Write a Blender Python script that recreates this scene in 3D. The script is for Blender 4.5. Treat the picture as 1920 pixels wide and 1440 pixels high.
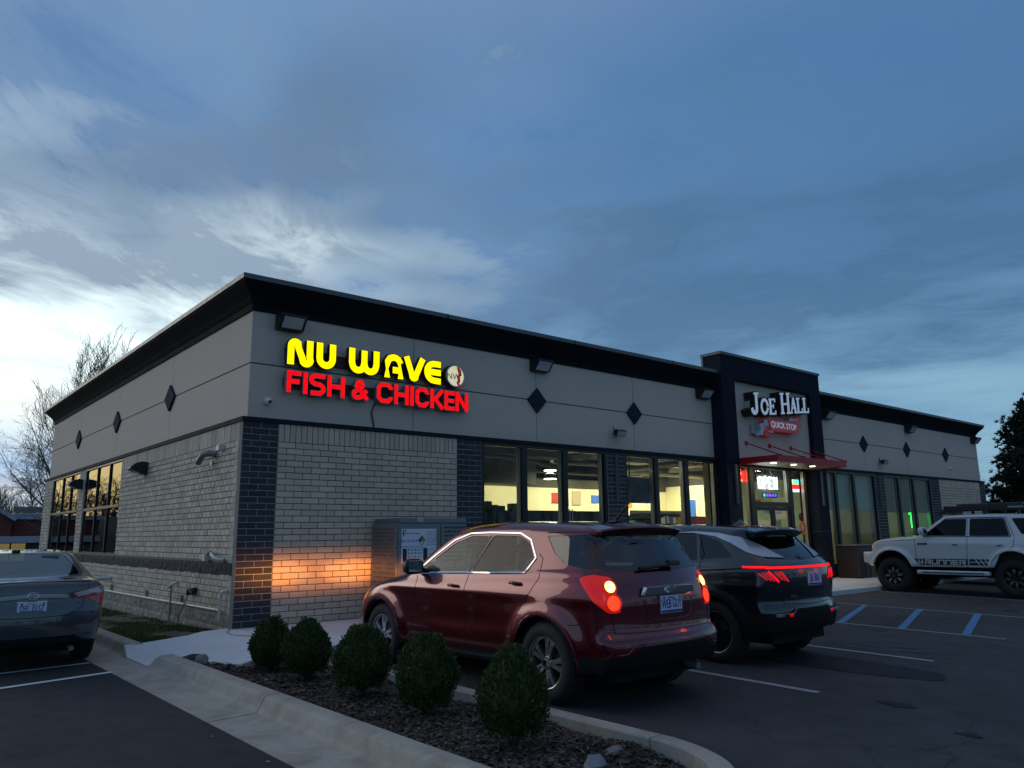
import bpy, bmesh, math, random
import numpy as np
from mathutils import Vector, Matrix, noise as mnoise
from mathutils.bvhtree import BVHTree
random.seed(7); np.random.seed(7)
R = math.radians
scene = bpy.context.scene
for _o in list(bpy.data.objects): bpy.data.objects.remove(_o)
COL = scene.collection

# ------------------------------------------------------------------ camera
CAMP = Vector((-4.618, -12.333, 1.402))
YAW, PITCH, ROLL = 0.8744, 0.1910, -0.0113
fw = Vector((math.cos(PITCH)*math.cos(YAW), math.cos(PITCH)*math.sin(YAW), math.sin(PITCH)))
rt = Vector((math.sin(YAW), -math.cos(YAW), 0)); up = rt.cross(fw)
rr = rt*math.cos(ROLL)+up*math.sin(ROLL); uu = -rt*math.sin(ROLL)+up*math.cos(ROLL)
cam_d = bpy.data.cameras.new('camera'); cam = bpy.data.objects.new('camera', cam_d); COL.objects.link(cam)
cam.matrix_world = Matrix((( rr.x, uu.x, -fw.x, CAMP.x), (rr.y, uu.y, -fw.y, CAMP.y), (rr.z, uu.z, -fw.z, CAMP.z), (0,0,0,1)))
cam_d.sensor_width = 36; cam_d.lens = 1449.9/1920*36; cam_d.clip_start = .05; cam_d.clip_end = 2000
scene.camera = cam
scene.view_settings.view_transform = 'Standard'
try: scene.view_settings.look = 'None'
except Exception: pass
scene.view_settings.exposure = .42; scene.view_settings.gamma = 1
scene.view_settings.use_curve_mapping = False
scene.cycles.max_bounces = 6; scene.cycles.transparent_max_bounces = 16
scene.cycles.sample_clamp_indirect = 3.0; scene.cycles.caustics_reflective = False; scene.cycles.caustics_refractive = False
scene.cycles.use_denoising = True

# ------------------------------------------------------------------ node helper
class NT:
    def __init__(s, tree): s.t = tree; s.n = tree.nodes; s.l = tree.links
    def new(s, typ, **kw):
        n = s.n.new(typ)
        for k, v in kw.items():
            if hasattr(n, k): setattr(n, k, v)
        return n
    def put(s, sock, v):
        if isinstance(v, bpy.types.NodeSocket): s.l.new(v, sock)
        elif v is not None:
            try: sock.default_value = v
            except Exception: sock.default_value = tuple(v)+(1,) if len(v) == 3 else v
    def m(s, op, a, b=None, c=None, clamp=False):
        n = s.new('ShaderNodeMath'); n.operation = op; n.use_clamp = clamp
        s.put(n.inputs[0], a)
        if b is not None: s.put(n.inputs[1], b)
        if c is not None: s.put(n.inputs[2], c)
        return n.outputs[0]
    def mix(s, f, a, b, mode='MIX'):
        n = s.new('ShaderNodeMix'); n.data_type = 'RGBA'; n.blend_type = mode
        s.put(n.inputs[0], f)
        s.put(n.inputs[6], a if isinstance(a, bpy.types.NodeSocket) else tuple(a)[:3]+(1,))
        s.put(n.inputs[7], b if isinstance(b, bpy.types.NodeSocket) else tuple(b)[:3]+(1,))
        return n.outputs[2]
    def ramp(s, f, stops):
        n = s.new('ShaderNodeValToRGB'); e = n.color_ramp.elements
        e[0].position = stops[0][0]; e[0].color = tuple(stops[0][1])+(1,)
        e[1].position = stops[-1][0]; e[1].color = tuple(stops[-1][1])+(1,)
        for p, c in stops[1:-1]:
            x = e.new(p); x.color = tuple(c)+(1,)
        s.put(n.inputs[0], f); return n.outputs[0]
    def rng(s, v, a, b, c=0., d=1., smooth=False):
        n = s.new('ShaderNodeMapRange'); n.clamp = True
        if smooth: n.interpolation_type = 'SMOOTHSTEP'
        s.put(n.inputs[0], v)
        for i, q in enumerate((a, b, c, d)): n.inputs[i+1].default_value = q
        return n.outputs[0]
    def noise(s, scale, detail=4, rough=.55, vec=None, dist=0., w=None):
        n = s.new('ShaderNodeTexNoise'); n.inputs['Scale'].default_value = scale
        n.inputs['Detail'].default_value = detail; n.inputs['Roughness'].default_value = rough
        n.inputs['Distortion'].default_value = dist
        if vec is not None: s.l.new(vec, n.inputs['Vector'])
        return n.outputs[0]

# ------------------------------------------------------------------ world: dusk sky with streaky cloud
SUN_EL, SUN_AZ = R(4), R(104)     # sunset glow behind the building, left of the picture
world = bpy.data.worlds.new('World'); scene.world = world; world.use_nodes = True
world.cycles.sampling_method = 'MANUAL'; world.cycles.sample_map_resolution = 256
w = NT(world.node_tree); w.n.clear()
wout = w.new('ShaderNodeOutputWorld'); bg = w.new('ShaderNodeBackground'); w.l.new(bg.outputs[0], wout.inputs[0])
tc = w.new('ShaderNodeTexCoord'); sep = w.new('ShaderNodeSeparateXYZ'); w.l.new(tc.outputs['Generated'], sep.inputs[0])
DX, DY, DZ = sep.outputs
AZ = w.m('MULTIPLY', w.m('ARCTAN2', DY, DX), 57.2958)          # degrees, 0 = +X, 90 = +Y
EL = w.m('MULTIPLY', w.m('ARCSINE', DZ), 57.2958)
sky = w.new('ShaderNodeTexSky'); sky.sky_type = 'NISHITA'; sky.sun_disc = False
sky.sun_elevation = SUN_EL; sky.sun_rotation = R(90)-SUN_AZ
# cloud-plane coordinates, stretched along the wind
zz = w.m('ADD', w.m('MAXIMUM', DZ, 0.0), .10)
PX = w.m('DIVIDE', DX, zz); PY = w.m('DIVIDE', DY, zz)
def rotvec(deg, sx, sy, off=0.):
    c, s_ = math.cos(R(deg)), math.sin(R(deg))
    a = w.m('MULTIPLY', w.m('ADD', w.m('MULTIPLY', PX, c), w.m('MULTIPLY', PY, s_)), sx)
    b = w.m('MULTIPLY', w.m('SUBTRACT', w.m('MULTIPLY', PY, c), w.m('MULTIPLY', PX, s_)), sy)
    n = w.new('ShaderNodeCombineXYZ'); w.put(n.inputs[0], a); w.put(n.inputs[1], b); n.inputs[2].default_value = off
    return n.outputs[0]
def blob(az, el, sa, se, rot=0., peak=1.):
    c, s_ = math.cos(R(rot)), math.sin(R(rot))
    da = w.m('SUBTRACT', AZ, az); de = w.m('SUBTRACT', EL, el)
    a = w.m('DIVIDE', w.m('ADD', w.m('MULTIPLY', da, c), w.m('MULTIPLY', de, s_)), sa)
    b = w.m('DIVIDE', w.m('SUBTRACT', w.m('MULTIPLY', de, c), w.m('MULTIPLY', da, s_)), se)
    q = w.m('ADD', w.m('MULTIPLY', a, a), w.m('MULTIPLY', b, b))
    return w.m('MULTIPLY', w.m('EXPONENT', w.m('MULTIPLY', q, -.5)), peak)
def addall(l):
    o = l[0]
    for q in l[1:]: o = w.m('ADD', o, q)
    return o
#SKY_BEGIN
wn = w.new('ShaderNodeTexNoise'); wn.inputs['Scale'].default_value = 1.5; wn.inputs['Detail'].default_value = 2; w.l.new(rotvec(0, 1, 1, 2.2), wn.inputs['Vector'])
wsep = w.new('ShaderNodeSeparateColor'); w.l.new(wn.outputs['Color'], wsep.inputs[0])
AZ0 = AZ
AZ = w.m('ADD', AZ0, w.m('MULTIPLY', w.m('SUBTRACT', wsep.outputs[0], .5), 26.)); EL0 = EL
EL = w.m('ADD', EL0, w.m('MULTIPLY', w.m('SUBTRACT', wsep.outputs[1], .5), 13.))
fineL = w.noise(3.4, 8, .70, rotvec(38, .55, 1.1), .7)      # streaks running down to the right
fineR = w.noise(2.9, 8, .68, rotvec(112, .50, 1.05, 5.), .8)    # long bands rising to the right
west = w.rng(AZ0, 46, 68, 0, 1, True)
fine = w.m('ADD', w.m('MULTIPLY', fineL, west), w.m('MULTIPLY', fineR, w.m('SUBTRACT', 1., west)))
mid = w.noise(1.7, 5, .64, rotvec(50, .75, .95, 3.1), .9)
base = w.ramp(w.rng(EL, -2, 60), [(0, (.20,.36,.48)), (.12, (.235,.415,.54)), (.20, (.19,.355,.53)), (.34, (.12,.255,.47)), (.52, (.070,.175,.375)), (1, (.27,.285,.38))])
glowaz = w.m('SUBTRACT', 1., w.rng(AZ, 25, 92, 0, 1, True))
base = w.mix(w.m('MULTIPLY', w.rng(AZ, 20, 85, 0, 1, True), w.rng(EL, 12, 34, .2, .75)), base, (.165,.295,.49))
nish = w.new('ShaderNodeVectorMath'); nish.operation = 'SCALE'; w.l.new(sky.outputs[0], nish.inputs[0]); nish.inputs['Scale'].default_value = .05
base = w.mix(.10, base, nish.outputs[0])
tex = w.m('ADD', w.m('MULTIPLY', fine, .55), w.m('MULTIPLY', mid, .45))
# lit cloud
lit = addall([blob(86, 11.0, 14, 5.6, 0, 1.6), blob(70.5, 19.0, 4.0, 1.8, 6, .80), blob(82, 25.0, 4.5, 2.2, -15, .30), blob(75, 14.5, 7, 2.6, 0, .6), blob(59, 19.0, 7, 2.0, 0, .30), blob(110, 15, 20, 8, 0, 1.)])
lit = w.rng(w.m('ADD', w.m('MULTIPLY', tex, 1.3), w.m('MULTIPLY', w.m('MINIMUM', lit, 1.4), .55)), .80, 1.22, 0, 1)
# grey cloud
drk = addall([w.m('MULTIPLY', w.rng(EL, 12, 20), .26), blob(79.5, 21.2, 6.5, 2.9, -10, 1.3), blob(80, 17.2, 4, 1.6, -12, .6), blob(65, 26.0, 7.5, 2.2, -34, 1.0), blob(87, 34, 7, 7, 0, .50),
              blob(55, 24.5, 5, 1.6, -12, .35), blob(63.5, 17.4, 5, 1.7, 6, .75), blob(38, 17.4, 15, 3.2, -5, .95), blob(18, 20.5, 11, 5.0, -4, .72), blob(42, 26, 8, 2.2, -8, .25), blob(38, 12.4, 5, 1.1, -4, .35), blob(22, 11.2, 7, 1.2, -2, .38), blob(-60, 12, 75, 14, 0, .5)])
drk = w.rng(w.m('ADD', w.m('MULTIPLY', tex, 1.7), w.m('MULTIPLY', w.m('MINIMUM', drk, 1.2), .46)), .90, 1.40, 0, 1)
base = w.mix(1., base, w.mix(w.rng(tex, .36, .64), (.73,.76,.80), (1.22,1.19,1.14)), 'MULTIPLY')
litc = w.mix(w.rng(EL, 4, 13), (.62,.72,.74), (.76,.91,.93))
col = w.mix(w.m('MINIMUM', lit, 1.), base, litc)
drkc = w.mix(glowaz, (.135,.195,.29), (.048,.115,.215))
col = w.mix(w.m('MULTIPLY', drk, .84), col, drkc)
AZ, EL = AZ0, EL0
gap = w.m('MULTIPLY', blob(86, 4.4, 7, 1.6, 0, .95), w.rng(tex, .40, .60, 1., .4))
col = w.mix(gap, col, (.16,.30,.56))
warm = w.m('MULTIPLY', w.m('MULTIPLY', w.rng(AZ, 94, 99, 0, 1, True), w.m('SUBTRACT', 1., w.rng(AZ, 104, 110, 0, 1, True))), w.m('SUBTRACT', 1., w.rng(EL, 4.0, 9, 0, 1, True)))
col = w.mix(w.m('MULTIPLY', warm, .95), col, (1.0,.76,.33))
pink = addall([blob(85.2, 8.6, 3.0, 1.3, 0, .45), blob(86, 2.9, 3, .6, 0, .5)])
col = w.mix(pink, col, (.88,.74,.60))
east = w.rng(w.m('ABSOLUTE', w.m('SUBTRACT', AZ, -70)), 60, 100, .95, 1, True)
col = w.mix(1., col, w.mix(east, (0,0,0), (1,1,1)), 'MULTIPLY')
col = w.mix(w.rng(EL, -3, 0, 1, 0), col, (.05,.06,.07))
#SKY_END
w.l.new(col, bg.inputs[0]); bg.inputs[1].default_value = 1.0

sun_d = bpy.data.lights.new('sun', 'SUN'); sun = bpy.data.objects.new('sun', sun_d); COL.objects.link(sun)
sun_d.energy = .42; sun_d.angle = R(35); sun_d.color = (1, .86, .66)
sd = Vector((math.cos(R(122))*math.cos(R(13)), math.sin(R(122))*math.cos(R(13)), math.sin(R(13))))
sun.rotation_euler = sd.to_track_quat('Z', 'Y').to_euler()

# ------------------------------------------------------------------ materials
MATS = {}
def principled(name, color, rough=.6, metal=0., coat=0., spec=None, emis=None, estr=0., noise_amt=.12, noise_scale=6., bump=0., bump_scale=60., trans=0.):
    m = bpy.data.materials.new(name); m.use_nodes = True; MATS[name] = m
    t = NT(m.node_tree); b = m.node_tree.nodes['Principled BSDF']
    tcn = t.new('ShaderNodeTexCoord'); vec = tcn.outputs['Object']
    nz = t.noise(noise_scale, 5, .6, vec)
    c0 = tuple(max(0, c*(1-noise_amt)) for c in color); c1 = tuple(c*(1+noise_amt) for c in color)
    t.put(b.inputs['Base Color'], t.mix(nz, c0, c1))
    t.put(b.inputs['Roughness'], t.rng(nz, .3, .7, max(0, rough-.05), min(1, rough+.05)))
    b.inputs['Metallic'].default_value = metal
    b.inputs['Coat Weight'].default_value = coat; b.inputs['Coat Roughness'].default_value = .03
    if spec is not None: b.inputs['Specular IOR Level'].default_value = spec
    if trans: b.inputs['Transmission Weight'].default_value = trans
    if emis: b.inputs['Emission Color'].default_value = tuple(emis)+(1,); b.inputs['Emission Strength'].default_value = estr
    if bump:
        bn = t.new('ShaderNodeBump'); bn.inputs['Strength'].default_value = bump; bn.inputs['Distance'].default_value = .01
        t.l.new(t.noise(bump_scale, 4, .65, vec), bn.inputs['Height']); t.l.new(bn.outputs[0], b.inputs['Normal'])
    return m
def emission(name, color, strength, color2=None):
    m = bpy.data.materials.new(name); m.use_nodes = True; t = NT(m.node_tree); t.n.clear()
    o = t.new('ShaderNodeOutputMaterial'); e = t.new('ShaderNodeEmission'); t.l.new(e.outputs[0], o.inputs[0])
    tcn = t.new('ShaderNodeTexCoord'); nz = t.noise(14., 2, .5, tcn.outputs['Object'])
    t.put(e.inputs[0], t.mix(t.rng(nz, .35, .65), color, color2 or tuple(c*.93 for c in color)))
    e.inputs[1].default_value = strength; MATS[name] = m; return m
def glass(name, tint=(.8,.85,.82), rough=.0, ior=1.5, boost=1., dirt=0.):
    m = bpy.data.materials.new(name); m.use_nodes = True; t = NT(m.node_tree); t.n.clear()
    o = t.new('ShaderNodeOutputMaterial'); tr = t.new('ShaderNodeBsdfTransparent'); g = t.new('ShaderNodeBsdfGlossy')
    g.inputs['Roughness'].default_value = rough; t.put(tr.inputs[0], tuple(tint)+(1,))
    fr = t.new('ShaderNodeFresnel'); fr.inputs[0].default_value = ior
    geo = t.new('ShaderNodeNewGeometry'); f = t.m('MULTIPLY', t.m('MULTIPLY', fr.outputs[0], boost), t.m('SUBTRACT', 1., geo.outputs['Backfacing']), clamp=True)
    tcn = t.new('ShaderNodeTexCoord'); nz = t.noise(1.3, 2, .5, tcn.outputs['Object'])
    bn = t.new('ShaderNodeBump'); bn.inputs['Strength'].default_value = .02; bn.inputs['Distance'].default_value = .05
    t.l.new(nz, bn.inputs['Height']); t.l.new(bn.outputs[0], g.inputs['Normal'])
    mx = t.new('ShaderNodeMixShader'); t.put(mx.inputs[0], f); t.l.new(tr.outputs[0], mx.inputs[1]); t.l.new(g.outputs[0], mx.inputs[2])
    out = mx.outputs[0]
    if dirt:
        d = t.new('ShaderNodeBsdfDiffuse'); d.inputs[0].default_value = (.5,.5,.5,1)
        mx2 = t.new('ShaderNodeMixShader'); t.put(mx2.inputs[0], t.rng(t.noise(9., 5, .6, tcn.outputs['Object']), .4, .8, 0, dirt))
        t.l.new(out, mx2.inputs[1]); t.l.new(d.outputs[0], mx2.inputs[2]); out = mx2.outputs[0]
    t.l.new(out, o.inputs[0]); MATS[name] = m; return m
def carpaint(name, color, metal=.35, rough=.35, flake=.08):
    m = principled(name, color, rough, metal, 1.0, noise_amt=flake, noise_scale=900.)
    t = NT(m.node_tree); b = m.node_tree.nodes['Principled BSDF']
    b.inputs['Coat Roughness'].default_value = .02; b.inputs['Coat IOR'].default_value = 1.55
    return m

# ------------------------------------------------------------------ object helpers
def tag(o, label=None, cat=None, group=None, kind=None):
    if label: o['label'] = label
    if cat: o['category'] = cat
    if group: o['group'] = group
    if kind: o['kind'] = kind
    return o
def empty(name, loc=(0,0,0), rz=0., label=None, cat=None, group=None):
    o = bpy.data.objects.new(name, None); COL.objects.link(o); o.location = loc; o.rotation_euler = (0,0,rz)
    o.empty_display_size = .1
    return tag(o, label, cat, group)
def link(name, me, parent=None, label=None, kind=None):
    o = bpy.data.objects.new(name, me); COL.objects.link(o)
    if parent: o.parent = parent
    if label: o['label'] = label
    if kind: o['kind'] = kind
    return o
def mesh(name, v, f, mat=None, parent=None, smooth=False, **k):
    me = bpy.data.meshes.new(name); me.from_pydata([tuple(p) for p in v], [], [tuple(int(i) for i in q) for q in f])
    for m in (mat if isinstance(mat, (list, tuple)) else [mat]):
        if m: me.materials.append(m)
    if smooth: me.polygons.foreach_set('use_smooth', [True]*len(me.polygons))
    me.update(); return link(name, me, parent, **k)
def bigmesh(name, V, F, mat, parent=None, smooth=False, **k):
    """V (n,3) F (m,k) numpy -> object, fast"""
    V = np.asarray(V, np.float32); F = np.asarray(F, np.int32); me = bpy.data.meshes.new(name)
    me.vertices.add(len(V)); me.vertices.foreach_set('co', V.ravel())
    n, c = F.shape; me.loops.add(n*c); me.loops.foreach_set('vertex_index', F.ravel())
    me.polygons.add(n); me.polygons.foreach_set('loop_start', np.arange(0, n*c, c, dtype=np.int32))
    me.update(calc_edges=True); me.validate()
    if smooth: me.polygons.foreach_set('use_smooth', [True]*len(me.polygons))
    for m in (mat if isinstance(mat, (list, tuple)) else [mat]):
        if m: me.materials.append(m)
    return link(name, me, parent, **k)
class MB:
    def __init__(s): s.v = []; s.f = []; s.mi = []; s.sm = []
    def add(s, v, f, mi=0, smooth=False):
        b = len(s.v); s.v += [tuple(p) for p in v]; s.f += [tuple(i+b for i in q) for q in f]
        s.mi += [mi]*len(f); s.sm += [smooth]*len(f); return s
    def box(s, x0, x1, y0, y1, z0, z1, mi=0, M=None):
        v = [Vector((x, y, z)) for z in (z0, z1) for y in (y0, y1) for x in (x0, x1)]
        if M: v = [M @ p for p in v]
        return s.add(v, [(0,2,3,1),(4,5,7,6),(0,1,5,4),(2,6,7,3),(0,4,6,2),(1,3,7,5)], mi)
    def bbox(s, x0, x1, y0, y1, z0, z1, b=.01, mi=0, M=None):
        """box with chamfered edges"""
        v = []; idx = {}
        for i, x in enumerate((x0, x1)):
            for j, y in enumerate((y0, y1)):
                for k, z in enumerate((z0, z1)):
                    sx, sy, sz = (1,-1)[i], (1,-1)[j], (1,-1)[k]
                    idx[i,j,k,0] = len(v); v.append(Vector((x, y+sy*b, z+sz*b)))
                    idx[i,j,k,1] = len(v); v.append(Vector((x+sx*b, y, z+sz*b)))
                    idx[i,j,k,2] = len(v); v.append(Vector((x+sx*b, y+sy*b, z)))
        f = []
        for i in (0,1): q = [idx[i,0,0,0], idx[i,1,0,0], idx[i,1,1,0], idx[i,0,1,0]]; f.append(q if i else q[::-1])
        for j in (0,1): q = [idx[0,j,0,1], idx[1,j,0,1], idx[1,j,1,1], idx[0,j,1,1]]; f.append(q[::-1] if j else q)
        for k in (0,1): q = [idx[0,0,k,2], idx[1,0,k,2], idx[1,1,k,2], idx[0,1,k,2]]; f.append(q if k else q[::-1])
        for j in (0,1):
            for k in (0,1):
                f.append([idx[0,j,k,1], idx[1,j,k,1], idx[1,j,k,2], idx[0,j,k,2]])
        for i in (0,1):
            for k in (0,1): f.append([idx[i,0,k,0], idx[i,1,k,0], idx[i,1,k,2], idx[i,0,k,2]])
        for i in (0,1):
            for j in (0,1): f.append([idx[i,j,0,0], idx[i,j,1,0], idx[i,j,1,1], idx[i,j,0,1]])
        for i in (0,1):
            for j in (0,1):
                for k in (0,1): f.append([idx[i,j,k,0], idx[i,j,k,1], idx[i,j,k,2]])
        if M: v = [M @ p for p in v]
        return s.add(v, f, mi)
    def cyl(s, p0, p1, r0, r1=None, n=16, mi=0, caps=True, smooth=True):
        p0, p1 = Vector(p0), Vector(p1); r1 = r0 if r1 is None else r1
        d = (p1-p0).normalized(); a = d.orthogonal().normalized(); b = d.cross(a)
        v = [p0+(a*math.cos(t)+b*math.sin(t))*r0 for t in np.linspace(0, 2*math.pi, n, endpoint=False)]
        v += [p1+(a*math.cos(t)+b*math.sin(t))*r1 for t in np.linspace(0, 2*math.pi, n, endpoint=False)]
        s.add(v, [(i, (i+1)%n, n+(i+1)%n, n+i) for i in range(n)], mi, smooth)
        if caps: s.add(v, [tuple(range(n))[::-1], tuple(range(n, 2*n))], mi, False)
        return s
    def tube(s, pts, r, n=8, mi=0, caps=True, rf=None):
        pts = [Vector(p) for p in pts]; rings = []; a = None
        for i, p in enumerate(pts):
            d = (pts[min(i+1, len(pts)-1)]-pts[max(i-1, 0)]).normalized()
            if a is None: a = d.orthogonal().normalized()
            a = (a-d*a.dot(d)).normalized(); b = d.cross(a)
            q = r if rf is None else rf(i/(len(pts)-1))
            rings += [p+(a*math.cos(t)+b*math.sin(t))*q for t in np.linspace(0, 2*math.pi, n, endpoint=False)]
        f = [(k*n+i, k*n+(i+1)%n, (k+1)*n+(i+1)%n, (k+1)*n+i) for k in range(len(pts)-1) for i in range(n)]
        s.add(rings, f, mi, True)
        if caps: s.add(rings[:n], [tuple(range(n))[::-1]], mi); s.add(rings[-n:], [tuple(range(n))], mi)
        return s
    def lathe(s, prof, o, ax='x', n=40, mi=0, smooth=True, close=False):
        """prof: (radius, axial) list"""
        v = []
        for r, h in prof:
            for k in range(n):
                t = 2*math.pi*k/n; c, q = r*math.cos(t), r*math.sin(t)
                p = {'x': (h, c, q), 'y': (c, h, q), 'z': (c, q, h)}[ax]; v.append((p[0]+o[0], p[1]+o[1], p[2]+o[2]))
        m = len(prof); f = [(i*n+k, i*n+(k+1)%n, (i+1)*n+(k+1)%n, (i+1)*n+k) for i in range(m-1) for k in range(n)]
        return s.add(v, f, mi, smooth)
    def prism(s, poly, axis, a, b, mi=0, M=None):
        """2D polygon extruded along axis ('x': poly=(y,z)...)"""
        def P(u, v, h): return {'x': (h, u, v), 'y': (u, h, v), 'z': (u, v, h)}[axis]
        n = len(poly); v = [Vector(P(u, q, a)) for u, q in poly]+[Vector(P(u, q, b)) for u, q in poly]
        if M: v = [M @ p for p in v]
        return s.add(v, [tuple(range(n)), tuple(range(n, 2*n))[::-1]]+[(i, n+i, n+(i+1)%n, (i+1)%n) for i in range(n)], mi)
    def stroke(s, path, t, y0, y1, mi=0, off=(0,0), M=None, closed=False):
        """thick 2D polyline in (x,z) extruded from y0 to y1"""
        P = [Vector((p[0], p[1])) for p in path]; n = len(P); L = []; Rr = []
        for i in range(n):
            if closed: a, b = P[i-1], P[(i+1) % n]; d0 = (P[i]-a).normalized(); d1 = (b-P[i]).normalized()
            else:
                d0 = (P[i]-P[i-1]).normalized() if i else (P[1]-P[0]).normalized()
                d1 = (P[i+1]-P[i]).normalized() if i < n-1 else d0
            nn = Vector((-(d0.y+d1.y), d0.x+d1.x)).normalized(); c = max(.35, nn.dot(Vector((-d1.y, d1.x))))
            L.append(P[i]+nn*t/2/c); Rr.append(P[i]-nn*t/2/c)
        v = []
        for q in L+Rr: v.append(Vector((q.x+off[0], y0, q.y+off[1])))
        for q in L+Rr: v.append(Vector((q.x+off[0], y1, q.y+off[1])))
        if M: v = [M @ p for p in v]
        N = 2*n; f = []; rngi = range(n) if closed else range(n-1)
        for i in rngi:
            j = (i+1) % n
            f += [(i, n+i, n+j, j), (N+i, N+j, N+n+j, N+n+i), (i, j, N+j, N+i), (n+i, N+n+i, N+n+j, n+j)]
        if not closed: f += [(0, N, N+n, n), (n-1, N-1, N+N-1, N+n-1)]
        return s.add(v, f, mi)
    def build(s, name, mat, parent=None, **k):
        me = bpy.data.meshes.new(name); me.from_pydata(s.v, [], s.f)
        for m in (mat if isinstance(mat, (list, tuple)) else [mat]): me.materials.append(m)
        me.polygons.foreach_set('material_index', s.mi); me.polygons.foreach_set('use_smooth', s.sm)
        bm = bmesh.new(); bm.from_mesh(me); bmesh.ops.recalc_face_normals(bm, faces=bm.faces); bm.to_mesh(me); bm.free()
        me.update(); return link(name, me, parent, **k)
def copy_tree(o, parent=None):
    c = o.copy(); COL.objects.link(c); c.parent = parent
    for ch in list(o.children): copy_tree(ch, c)
    return c
def arc(cx, cy, r, a0, a1, n=8, ry=None):
    ry = r if ry is None else ry
    return [(cx+r*math.cos(R(a0+(a1-a0)*i/n)), cy+ry*math.sin(R(a0+(a1-a0)*i/n))) for i in range(n+1)]
def text_mesh(name, s, size, mat, parent, M, depth=.001, align='CENTER', sx=1., bold=0., **k):
    """lettering with the built-in font; lies in local XY, placed by matrix M"""
    cu = bpy.data.curves.new(name, 'FONT'); cu.body = s; cu.size = size; cu.align_x = align; cu.align_y = 'CENTER'
    cu.extrude = depth; cu.offset = bold; cu.resolution_u = 3
    o = bpy.data.objects.new(name, cu); COL.objects.link(o)
    dg = bpy.context.evaluated_depsgraph_get(); dg.update()
    me = bpy.data.meshes.new_from_object(o.evaluated_get(dg)); bpy.data.objects.remove(o)
    S = Matrix.Diagonal((sx, 1, 1, 1)); me.transform(M @ S); me.materials.clear(); me.materials.append(mat)
    return link(name, me, parent, **k)
def TM(x, y, z, rz=0., tilt=90.):
    """matrix standing text up, facing -Y by default"""
    return Matrix.Translation((x, y, z)) @ Matrix.Rotation(R(rz), 4, 'Z') @ Matrix.Rotation(R(tilt), 4, 'X')
# ------------------------------------------------------------------ materials of the place
def asphalt_mat(name, base, var, dust=.0):
    m = principled(name, base, .85, bump=.5, bump_scale=180., spec=.35)
    t = NT(m.node_tree); b = m.node_tree.nodes['Principled BSDF']
    tcn = t.new('ShaderNodeTexCoord'); vec = tcn.outputs['Object']
    n1 = t.noise(.45, 5, .6, vec); n2 = t.noise(140., 3, .7, vec); n3 = t.noise(3.5, 6, .7, vec)
    c = t.mix(t.rng(n1, .35, .65), tuple(x*(1-var) for x in base), tuple(x*(1+var) for x in base))
    c = t.mix(t.rng(n3, .52, .72, 0, .35), c, tuple(x*.6 for x in base))
    c = t.mix(t.rng(n2, .62, .70, 0, dust+.25), c, (.16,.155,.15))
    if dust:
        vo = t.new('ShaderNodeTexVoronoi'); vo.feature = 'DISTANCE_TO_EDGE'; vo.inputs['Scale'].default_value = .42
        wv = t.new('ShaderNodeVectorMath'); wv.operation = 'ADD'; nzc = t.new('ShaderNodeTexNoise'); nzc.inputs['Scale'].default_value = 1.4; nzc.inputs['Detail'].default_value = 5; t.l.new(vec, nzc.inputs['Vector'])
        t.l.new(vec, wv.inputs[0]); t.l.new(nzc.outputs['Color'], wv.inputs[1]); t.l.new(wv.outputs[0], vo.inputs['Vector'])
        c = t.mix(t.m('MULTIPLY', t.rng(vo.outputs['Distance'], .0, .006, 1, 0), t.rng(n1, .46, .56, 0, .8)), c, (.012,.012,.013))
        st = t.new('ShaderNodeMapping'); st.inputs['Scale'].default_value = (2.6,.22,1); t.l.new(vec, st.inputs[0]); c = t.mix(t.rng(t.noise(1., 4, .6, st.outputs[0]), .50, .72, 0, .40), c, tuple(x*.5 for x in base))
    t.put(b.inputs['Base Color'], c)
    t.put(b.inputs['Roughness'], t.rng(n3, .3, .7, .72, .95))
    return m
M_LOT = asphalt_mat('worn_asphalt', (.050,.050,.052), .22, .1)
M_NEW = asphalt_mat('fresh_asphalt', (.028,.029,.033), .12)
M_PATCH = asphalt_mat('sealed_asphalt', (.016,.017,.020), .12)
def concrete_mat(name, base, stain=.35, scale=1.):
    m = principled(name, base, .85, bump=.25, bump_scale=90.)
    t = NT(m.node_tree); b = m.node_tree.nodes['Principled BSDF']; tcn = t.new('ShaderNodeTexCoord'); vec = tcn.outputs['Object']
    n1 = t.noise(1.6*scale, 6, .68, vec, .4); n2 = t.noise(75., 3, .6, vec); n3 = t.noise(9.*scale, 5, .7, vec)
    c = t.mix(t.rng(n1, .42, .70, 0, stain), base, (base[0]*.42, base[1]*.38, base[2]*.30))
    c = t.mix(t.rng(n3, .50, .75, 0, stain*.7), c, tuple(x*.62 for x in base))
    c = t.mix(t.rng(n2, .60, .72, 0, .4), c, tuple(x*.55 for x in base))
    t.put(b.inputs['Base Color'], c); return m
M_CURB = concrete_mat('curb_concrete', (.40,.36,.30), .62, 1.6)
M_WALK = concrete_mat('new_concrete', (.62,.63,.64), .16)
M_STUCCO = principled('grey_stucco', (.64,.525,.435), .9, bump=.55, bump_scale=240., noise_amt=.05, noise_scale=1.1)
M_REVEAL = principled('stucco_joint', (.075,.078,.08), .9)
M_BAND = principled('dark_band_metal', (.016,.021,.028), .75, spec=.12, noise_amt=.08)
M_CORN = principled('dark_cornice_metal', (.010,.013,.018), .85, spec=.06, noise_amt=.1, noise_scale=2.)
M_LIP = principled('cornice_lip_metal', (.10,.105,.105), .45, .4)
M_PORTAL = principled('navy_portal_panel', (.012,.018,.030), .8, spec=.1, noise_amt=.12, noise_scale=1.)
M_DIAM = principled('slate_ornament', (.024,.031,.045), .85, spec=.1)
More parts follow.
